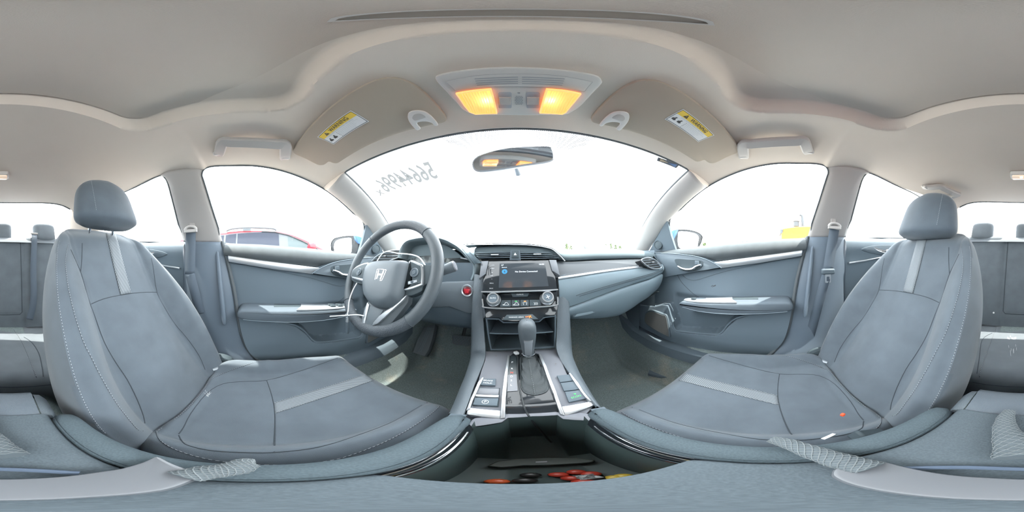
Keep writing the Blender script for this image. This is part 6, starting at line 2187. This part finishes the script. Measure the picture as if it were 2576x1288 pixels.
# backrest
RB0, RBD = V((0, -.985, -.46)), V((0, -.235, .60)).normalized()
RBN = V((0, .60, .235)).normalized()
def rb_n(x, w_):
    a = abs(x)
    n = .012 * ss(0, .08, w_)
    n += .018 * ss(.13, .20, a) - .020 * ss(.50, .62, a) * 0
    n -= .006 * math.exp(-((a - .155) / .008) ** 2)
    n -= .05 * (1 - sqrt(max(0, 1 - (1 - clamp((.655 - w_) / .05)) ** 2)))
    return n
def rb_p(x, w_, d=0): return RB0 + V((x, 0, 0)) + RBD * w_ + RBN * (rb_n(x, w_) + d)
g = G()
rows = [[rb_p(x, w_) for x in [-.66 + 1.32*j/120 for j in range(121)]] for w_ in [.655 * (1 - (1 - i/50) ** 1.5) for i in range(51)]]
g.grid(rows); g.grid([rows[-1], [p + V((0, -.03, .0)) for p in rows[-1]], [p + V((0, -.10, -.02)) for p in rows[-1]]])
rbk = g.obj('bench_backrest', 'rear_cloth', rb, ang=60)
# folded centre armrest outlined in the backrest
g = G()
rows = []
for i in range(21):
    w_ = lerp(.095, .60, i / 20)
    rows.append([rb_p(x, w_, .006 * min(1, (1 - abs(x) / .133) * 12, (w_ - .09) * 60)) for x in [-.132 + .264*j/20 for j in range(21)]])
g.grid(rows); g.obj('folded_armrest', 'rear_cloth', rbk, ang=60)
g = G(); g.tube([rb_p(-.134, .6), rb_p(-.136, .3), rb_p(-.134, .10), rb_p(-.12, .086), rb_p(0, .084), rb_p(.12, .086), rb_p(.134, .10), rb_p(.136, .3), rb_p(.134, .6)], .0032, 6); g.obj('seam', 'seam', rbk)
for x in (-.185, .19):
    g = G(); g.lathe([(.006, 0), (.0055, .003), (0, .004)], rb_p(x, .085, .001), RBN, 12); g.obj('isofix_button', 'label_white', rbk)
# three headrests
for cx, hw, w0 in ((-.322, .088, .655), (.006, .076, .650), (.342, .088, .655)):
    c = rb_p(cx, .62, -.035) + RBD * .072
    rows = []
    for i in range(17):
        e = -1 + 2 * i / 16
        k = (1 - abs(e) ** 8) ** .4
        row = []
        for j in range(28):
            a = 2 * pi * j / 28
            q = (abs(cos(a)) ** 3 + abs(sin(a)) ** 3) ** (-1 / 3)
            row.append(c + V((hw * k * q * cos(a), 0, 0)) + RBN * .042 * k * q * sin(a) + RBD * e * .085)
        rows.append(row)
    g = G(); g.grid(rows, cu=True); g.obj('rear_headrest', 'rear_cloth', rb, ang=70)
# pale scuffs on the cushion cloth
for k in range(7):
    x0 = 2535 + k * 3.4
    a, b = hit(x0, 848 + random.uniform(-4, 6), f_rc, .3, 2), hit(x0 + random.uniform(1, 5), 872 + random.uniform(0, 24), f_rc, .3, 2)
    g = G(); g.tube([a + V((0, 0, .0004)), b + V((0, 0, .0004))], [.0022, .0006], 5, flat=.15, up=(0, 0, 1)); g.obj('scuff', 'scuff', rcu)
# rear belts and buckles
def strap(name, A, B, par, w=.046, mt='belt_web', n=(0, 1, 0), mid=None):
    P = [V(A)] + ([V(m_) for m_ in mid] if mid else []) + [V(B)]
    P = [V(q) for q in spline(P, 8)]
    rows = []
    for i, p in enumerate(P):
        t = (P[min(i+1, len(P)-1)] - P[max(i-1, 0)]).normalized()
        b_ = t.cross(V(n)).normalized()
        rows.append([p - b_ * w / 2, p, p + b_ * w / 2])
    g = G(); g.grid(rows); return g.obj(name, mt, par, solid=.0014, off=0)
rbel = thing('rear_belt', (-.19, -1.0, -.45), 'grey rear seat belt hanging in front of the bench backrest', 'seat belt', 'rear belts')
strap('webbing', rb_p(-.238, .66, .050), rb_p(-.175, .05, .012), rbel, .042, n=RBN, mid=[rb_p(-.232, .60, .016), rb_p(-.215, .4, .014), rb_p(-.205, .18, .014)])
g = G(); g.box(rb_p(-.238, .67, .045), (.055, .02, .012)); g.obj('belt_guide', 'beige_plastic', rbel, bevel=.003)
def buckle(name, p, lab, grp, ang, size=(.030, .058, .018), red=True, mt='grey_inset'):
    b = thing(name, p, lab, 'belt buckle', grp)
    R = M.Rotation(ang[2], 3, 'Z') @ M.Rotation(ang[0], 3, 'X')
    g = G(); g.box(V(p), size, R); bb = g.obj('buckle_body', mt, b, bevel=.004)
    if red:
        g = G(); g.box(V(p) + R @ V((0, size[1] / 2, .002)), (size[0] * .7, .006, size[2] * .55), R); g.obj('release_button', 'red_print', bb, bevel=.001)
    g = G(); g.tube([V(p) + R @ V((0, -size[1] / 2, 0)), V(p) + R @ V((0, -size[1] / 2 - .02, -.012))], .006, 6, flat=.5); g.obj('stalk', 'belt_web', b)
    return b
buckle('belt_buckle', AZ(80, 808, -.443), 'grey belt buckle on the rear bench, driver side', 'rear belt buckles', (.15, 0, -1.3))
buckle('belt_buckle', AZ(2497, 805, -.443), 'rear belt buckle lying flat on the bench, passenger side', 'rear belt buckles', (.1, 0, 1.35), red=False)
buckle('belt_buckle', AZ(2527, 797, -.425), 'rear belt buckle standing up beside the other, passenger side', 'rear belt buckles', (.5, 0, -1.0), red=False)

# ------------------------------------------------------------------ front belts on the centre pillars
def fbelt(s):
    who = 'driver' if s < 0 else 'passenger'
    fb_ = thing('seat_belt', (s * .66, -.28, -.5), 'dark seat belt on the %s side centre pillar with %s' % (who, 'plain webbing' if s < 0 else 'sliding tongue'), 'seat belt', 'front seat belts')
    if s > 0:
        X0 = .655
        top_ = AX(2099, 577, X0 + .012); mid_ = AX(2083, 678, X0 - .01); low_ = AX(2060, 760, X0 - .015); end_ = AX(2036, 850, X0)
    else:
        X0 = -.655
        top_ = V((-.667, -.295, .115)); mid_ = AX(478, 690, X0 + .01); low_ = AX(490, 735, X0 + .015); end_ = AX(505, 790, X0)
    strap('webbing', top_, mid_, fb_, .044, n=(-s, .25, 0))
    strap('webbing', mid_, end_, fb_, .040, n=(-s, .25, 0), mid=[low_])
    # anchor loop
    g = G(); g.tube([top_ + V((-s * .004, .028 * cos(k*pi/8), .012 + .016 * sin(k*pi/8))) for k in range(9)], .006, 8); g.box(top_ + V((-s * .003, 0, .008)), (.012, .06, .012)); g.obj('anchor_loop', 'beige_light', fb_)
    g = G(); g.box(top_ + V((s * .004, .004, .075)), (.006, .026, .11)); g.obj('height_slide', 'beige_plastic', fb_, bevel=.003)
    if s > 0:
        c = AX(2083, 683, X0 - .016)
        g = G(); g.box(c, (.018, .060, .024)); g.obj('tongue_grip', 'dark_plastic', fb_, bevel=.006)
        tp = PL(c + V((0, 0, -.028)), (0, 1, 0), (0, 0, 1))
        g = G(); g.ring(tp, rrect(0, 0, .026, .042, .004), rrect(0, -.004, .013, .020, .003), -.0012, .0012); g.obj('tongue', 'silver', fb_)
fbelt(-1); fbelt(1)

# ------------------------------------------------------------------ door mirrors outside
def dmirror(s):
    who = 'driver' if s < 0 else 'passenger'
    m_ = thing('door_mirror', (s * .82, .60, .0), 'blue and black door mirror outside the %s window' % who, 'door mirror', 'door mirrors')
    if s > 0:
        pl = PL(AY(1728, 600, .56), (1, -.12, 0), (0, .22, 1))
        out = [(1693, 622), (1690, 600), (1694, 583), (1705, 577.5), (1735, 579), (1755, 585), (1766, 594), (1765, 606), (1760, 618), (1756, 626), (1720, 630)]
        gl = [(1705, 620), (1704, 591), (1709, 583), (1735, 585), (1750, 590), (1756, 598), (1754, 612), (1750, 622), (1720, 626)]
    else:
        pl = PL(AY(872, 616, .56), (1, .12, 0), (0, .22, 1))
        out = [(838, 636), (833, 622), (834, 610), (842, 600), (862, 595), (886, 593.5), (898, 596), (902, 615), (899, 637), (870, 642)]
        gl = [(844, 633), (842, 618), (847, 607), (862, 601), (882, 599), (886, 606), (886, 632), (880, 637), (860, 637)]
    o = spline(pl.tr(out), 4, True); gi = spline(pl.tr(gl), 4, True)
    cu, cv = sum(u for u, v in o) / len(o), sum(v for u, v in o) / len(o)
    rows = [[pl.p(cu + (u - cu) * .96, cv + (v - cv) * .96, .006) for u, v in o]]
    for k in range(8):
        a = k / 7 * pi / 2
        q = max(cos(a), .02) ** .6
        rows.append([pl.p(cu + (u - cu) * q, cv + (v - cv) * q, -.12 * sin(a)) for u, v in o])
    g = G(); g.grid(rows, cu=True); o_ = len(g.v); n = len(o)
    g.obj('housing', 'mirror_black', m_, ang=60)
    g = G(); g.slab(pl, o, -.004, .004, .001); g.obj('bezel', 'mirror_black', m_)
    g = G(); g.slab(pl, gi, .003, .006); g.obj('mirror_glass', 'mirror_glass', m_)
    g = G(); c0 = pl.p(cu, cv, -.05)
    g.tube([V((s * .775, .60, .012)), V((s * .80, .60, .02)), V((s * .87, .60, .022))], [.03, .028, .03], 10, flat=.6, up=(0, 0, 1)); g.obj('arm', 'mirror_black', m_)
    # painted cap over the inboard upper corner
    top = V((s * .815, .595, .095))
    g = G()
    cap = pl.tr([(1680, 588), (1694, 579), (1706, 577), (1701, 590), (1694, 603), (1681, 608)] if s > 0 else [(890, 593), (900, 594), (916, 599), (915, 618), (900, 612), (893, 603)])
    g.slab(pl, cap, -.08, .0048, .002); g.obj('painted_cap', 'blue_paint', m_)
dmirror(-1); dmirror(1)
# ------------------------------------------------------------------ outside: ground, parked cars, machine, trees
g = G(); g.grid([[V((x, y, GROUND)) for x in (-150, -20, -4, 4, 20, 150)] for y in (-150, -20, -4, 4, 20, 150)])
o = g.obj('ground', 'gravel'); tag(o, 'pale sunlit gravel lot around the car', 'ground', kind='structure')


def copy_tree(o, parent=None):
    c = o.copy(); COL.objects.link(c)
    c.parent = parent
    for ch in list(o.children): copy_tree(ch, c)
    return c


def wheel(par, c, r=.33):
    g = G(); g.lathe([(r * .62, -.11), (r * .98, -.11), (r, -.08), (r, .08), (r * .98, .11), (r * .62, .11)], c, (1, 0, 0), 28); w_ = g.obj('wheel', 'tyre', par)
    g = G(); g.lathe([(r * .64, -.10), (r * .60, -.115), (.05, -.10), (0, -.11)], c, (1, 0, 0), 20, caps=False); g.lathe([(r * .64, .10), (r * .60, .115), (.05, .10), (0, .11)], c, (1, 0, 0), 20, caps=False); g.obj('rim', 'silver_satin', w_)


# red estate parked alongside the driver's window, its side in the plane x = XS
XS = -3.05
suv = thing('red_car', (XS - .9, .0, GROUND), 'red crossover with roof rails parked beyond the driver window', 'car')
sp2 = PL((XS, 0, 0), (0, 1, 0), (0, 0, 1))
T = lambda pts: [(AX(x, y, XS).y, AX(x, y, XS).z) for x, y in pts]
roofl = T([(836, 634.8), (805.5, 618.7), (777.6, 602), (742.6, 586), (708, 577), (659, 575), (603, 575), (555, 579.6)])
win_t = T([(805.5, 630), (791.5, 621.5), (763.6, 606), (728.7, 590), (694, 582), (659, 580), (589, 584.5), (557, 589)])
yr0 = roofl[-1][0]
prof_top = roofl + [(yr0 - .5, roofl[-1][1] - .02), (yr0 - .95, roofl[-1][1] - .12), (yr0 - 1.25, .12), (yr0 - 1.38, -.1)]
low = [(yr0 - 1.42, -.45), (yr0 - 1.35, -.72), (2.35, -.74), (2.55, -.5), (2.5, -.25), (2.3, -.08), (1.85, .02)]
poly = prof_top + low
W = 1.72
g = G()
def side(x, k): return [V((x - (k * .22 * clamp((z + .05) / .6) if z > -.05 else 0), y, z)) for y, z in poly]
g.prism(side(XS, 1), [V((XS - W + .22 * clamp((z + .05) / .6) * (z > -.05), y, z)) for y, z in poly])
bo = g.obj('body', 'red_paint', suv, bevel=.03, seg=3)
def pane(y0, y1, nm='side_window', mt='suv_glass'):
    up = [(y, stab(sorted(win_t), y)) for y in [lerp(y0, y1, k / 8) for k in range(9)]]
    dn = [(y1, .04), (y0, .05)]
    pts = up + dn
    f = lambda y, z: V((XS + .006 - .22 * clamp((z + .05) / .6), y, z))
    g = G(); g.prism([f(y, z) for y, z in pts], [f(y, z) + V((-.02, 0, 0)) for y, z in pts]); g.obj(nm, mt, suv)
bw = [(y, stab(sorted(win_t), y) + .012) for y in [lerp(-1.15, 1.32, k / 16) for k in range(17)]] + [(1.36, .05), (-1.2, .05)]
fq = lambda y, z: V((XS + .003 - .22 * clamp((z + .05) / .6), y, z))
g = G(); g.prism([fq(y, z) for y, z in bw], [fq(y, z) + V((-.02, 0, 0)) for y, z in bw]); g.obj('window_surround', 'rail_grey', suv)
pane(-1.12, -.72); pane(-.68, -.47); pane(-.44, .38); pane(.56, 1.28, mt='suv_glass_light')
g = G(); f = lambda y, z: V((XS + .012 - .22 * clamp((z + .05) / .6), y, z))
g.tube([f(y, z) for y, z in T([(824, 634), (805.5, 628), (791.5, 619.5), (763.6, 604), (728.7, 588), (694, 580), (659, 578)])], .012, 6); g.obj('window_trim', 'matt_black', suv)
g = G(); rl = T([(563.8, 577), (575, 572), (596, 569), (624, 567.7), (659, 568.4), (689.5, 570.5), (698, 575.5)])
g.tube([V((XS - .20, y, z)) for y, z in spline(rl, 4)], .028, 8, flat=.7); ro = g.obj('roof_rail', 'rail_grey', suv)
g = G(); g.box(V((XS - .20, T([(619, 572)])[0][0], T([(619, 572)])[0][1])), (.04, .16, .06)); g.obj('rail_foot', 'rail_grey', ro)
c = AX(785, 622, XS + .14)
g = G(); g.lathe([(.02, -.09), (.08, -.06), (.10, 0), (.09, .05), (.03, .07)], c, (0, 1, 0), 16); g.obj('door_mirror', 'red_paint', suv)
for y in (1.65, yr0 - .55):
    for x in (XS - .10, XS - W + .10): wheel(suv, V((x, y, GROUND + .33)))

# yellow loader beyond the passenger window
XL = 9.5
ld_ = thing('yellow_loader', (XL + 1, -2.2, GROUND), 'yellow wheel loader standing beyond the passenger window', 'loader')
TL = lambda pts: [AX(x, y, XL) for x, y in pts]
hd = TL([(1966, 586.5), (1968, 575.5), (1985, 572.5), (2005, 570), (2030, 569), (2060, 569)])
lowp = [V((XL, hd[-1].y, .55)), V((XL, hd[0].y, .55))]
pts = hd + lowp
g = G(); g.prism(pts, [p + V((2.0, 0, 0)) for p in pts]); g.obj('engine_hood', 'loader_yellow', ld_, bevel=.05)
q = TL([(1963, 587), (1970, 587), (1970, 577), (1963, 577)])
g = G(); g.prism(q, [p + V((2.0, 0, 0)) for p in q]); g.obj('counterweight', 'rail_grey', ld_)
g = G(); g.box((XL + 1, -2.4, .1), (2.0, 3.4, .9)); g.obj('chassis', 'loader_yellow', ld_, bevel=.04)
a, b = AX(2020, 569, XL + .5), AX(2018, 543, XL + .5)
g = G(); g.tube([a, a.lerp(b, .7), b, b + V((0, .15, .08))], .09, 10); g.obj('exhaust_stack', 'rail_grey', ld_)
c = AX(2003, 566, XL + .6)
g = G(); g.lathe([(.18, 0), (.18, .3), (.22, .32), (.10, .45)], c + V((0, 0, -.1)), (0, 0, 1), 14); g.obj('air_cleaner', 'rail_grey', ld_)
g = G(); g.box((XL + 1, -3.5, 1.6), (1.5, 1.3, 1.7)); g.obj('cab', 'loader_yellow', ld_, bevel=.05)
for y in (-1.2, -3.5):
    for x in (XL + .1, XL + 1.9): wheel(ld_, V((x, y, GROUND + .7)), .7)

# pale cars further off
def far_car(loc, rot, lab, nm='parked_car', mt='white_paint', k=1.0):
    root = thing(nm, loc, lab, 'car', 'cars parked further off')
    root.rotation_euler.z = rot
    R = M.Rotation(rot, 3, 'Z')
    P = lambda x, y, z: V(loc) + R @ V((x * k, y * k, z * k))
    low = [(2.2, .3), (2.25, .6), (2.1, .8), (1.2, .95), (.55, 1.42), (-.9, 1.48), (-1.7, 1.05), (-2.15, .95), (-2.2, .4), (-2.1, .25)]
    g = G(); g.prism([P(-.85 + .18 * (z > 1.2), y, z) for y, z in low], [P(.85 - .18 * (z > 1.2), y, z) for y, z in low]); g.obj('body', mt, root, bevel=.04)
    for sx in (-1, 1):
        w_ = [(1.0, 1.0), (.5, 1.36), (-.8, 1.40), (-1.45, 1.05)]
        g = G(); g.prism([P(sx * (.862 - .14 * (z > 1.2)), y, z) for y, z in w_], [P(sx * (.80 - .14 * (z > 1.2)), y, z) for y, z in w_]); g.obj('side_window', 'suv_glass_light', root)
    for y, z0, z1, nm2 in ((1.24, .98, 1.38, 'windscreen'), (-1.72, 1.06, 1.42, 'rear_window')):
        d = -.62 if y > 0 else .75
        g = G(); g.add([P(-.68, y, z0), P(.68, y, z0), P(.60, y + d, z1), P(-.60, y + d, z1)], [(0, 1, 2, 3)]); g.obj(nm2, 'suv_glass_light', root, solid=.02)
    for y in (1.4, -1.35):
        for x in (-.78, .78): wheel(root, P(x, y, .32), .32)
far_car((5.3, 11.2, GROUND), -.12, 'pale car parked far ahead, seen over the passenger side of the dash', k=1.22)
far_car((6.4, -1.4, GROUND), .1, 'white car parked beyond the passenger window in front of the loader', k=1.03)

# a row of small trees on the horizon
def tree(x, y, h, lab, seed):
    r = random.Random(seed)
    root = thing('tree', (x, y, GROUND), lab, 'tree', 'trees on the horizon')
    g = G(); g.tube([V((x, y, GROUND)), V((x + .05, y, GROUND + h * .5)), V((x, y, GROUND + h * .85))], [h * .035, h * .025, h * .008], 7); g.obj('trunk', 'bark', root)
    g = G()
    for _ in range(130):
        t = r.random()
        rad = h * .26 * (1 - t) ** .7 * (.4 + .6 * r.random()) + .05
        a = r.uniform(0, 2 * pi)
        c = V((x + rad * cos(a), y + rad * sin(a), GROUND + h * (.22 + .78 * t)))
        s_ = h * .055 * r.uniform(.6, 1.4)
        v = [c + V((r.uniform(-1, 1), r.uniform(-1, 1), r.uniform(-.7, .7))) * s_ * 1.4 for _ in range(5)]
        g.add(v, [(0, 1, 2), (0, 2, 3), (1, 3, 4), (0, 1, 4), (2, 3, 4)])
    o = g.obj('crown', 'foliage', root, smooth=False, fixn=False)
for k, (px_, d, h, lab) in enumerate(((1426, 52, 4.5, 'small tree just right of the centre vent hood'), (1436, 56, 4.2, 'low tree second from the vent hood'), (1512, 55, 4.5, 'tree just right of the far pale car'), (1524, 60, 4.7, 'tree second right of the far pale car'), (1537, 58, 4.6, 'tree third right of the far pale car'), (1549, 62, 4.5, 'tree fourth right of the far pale car'), (1560, 57, 4.0, 'last small tree before the passenger pillar'), (1772, 30, 2.9, 'small bush beside the passenger door mirror'))):
    az = (px_ - 1288) / 2576 * 2 * pi - radians(1.3)
    tree(d * sin(az), d * cos(az), h, lab, k)
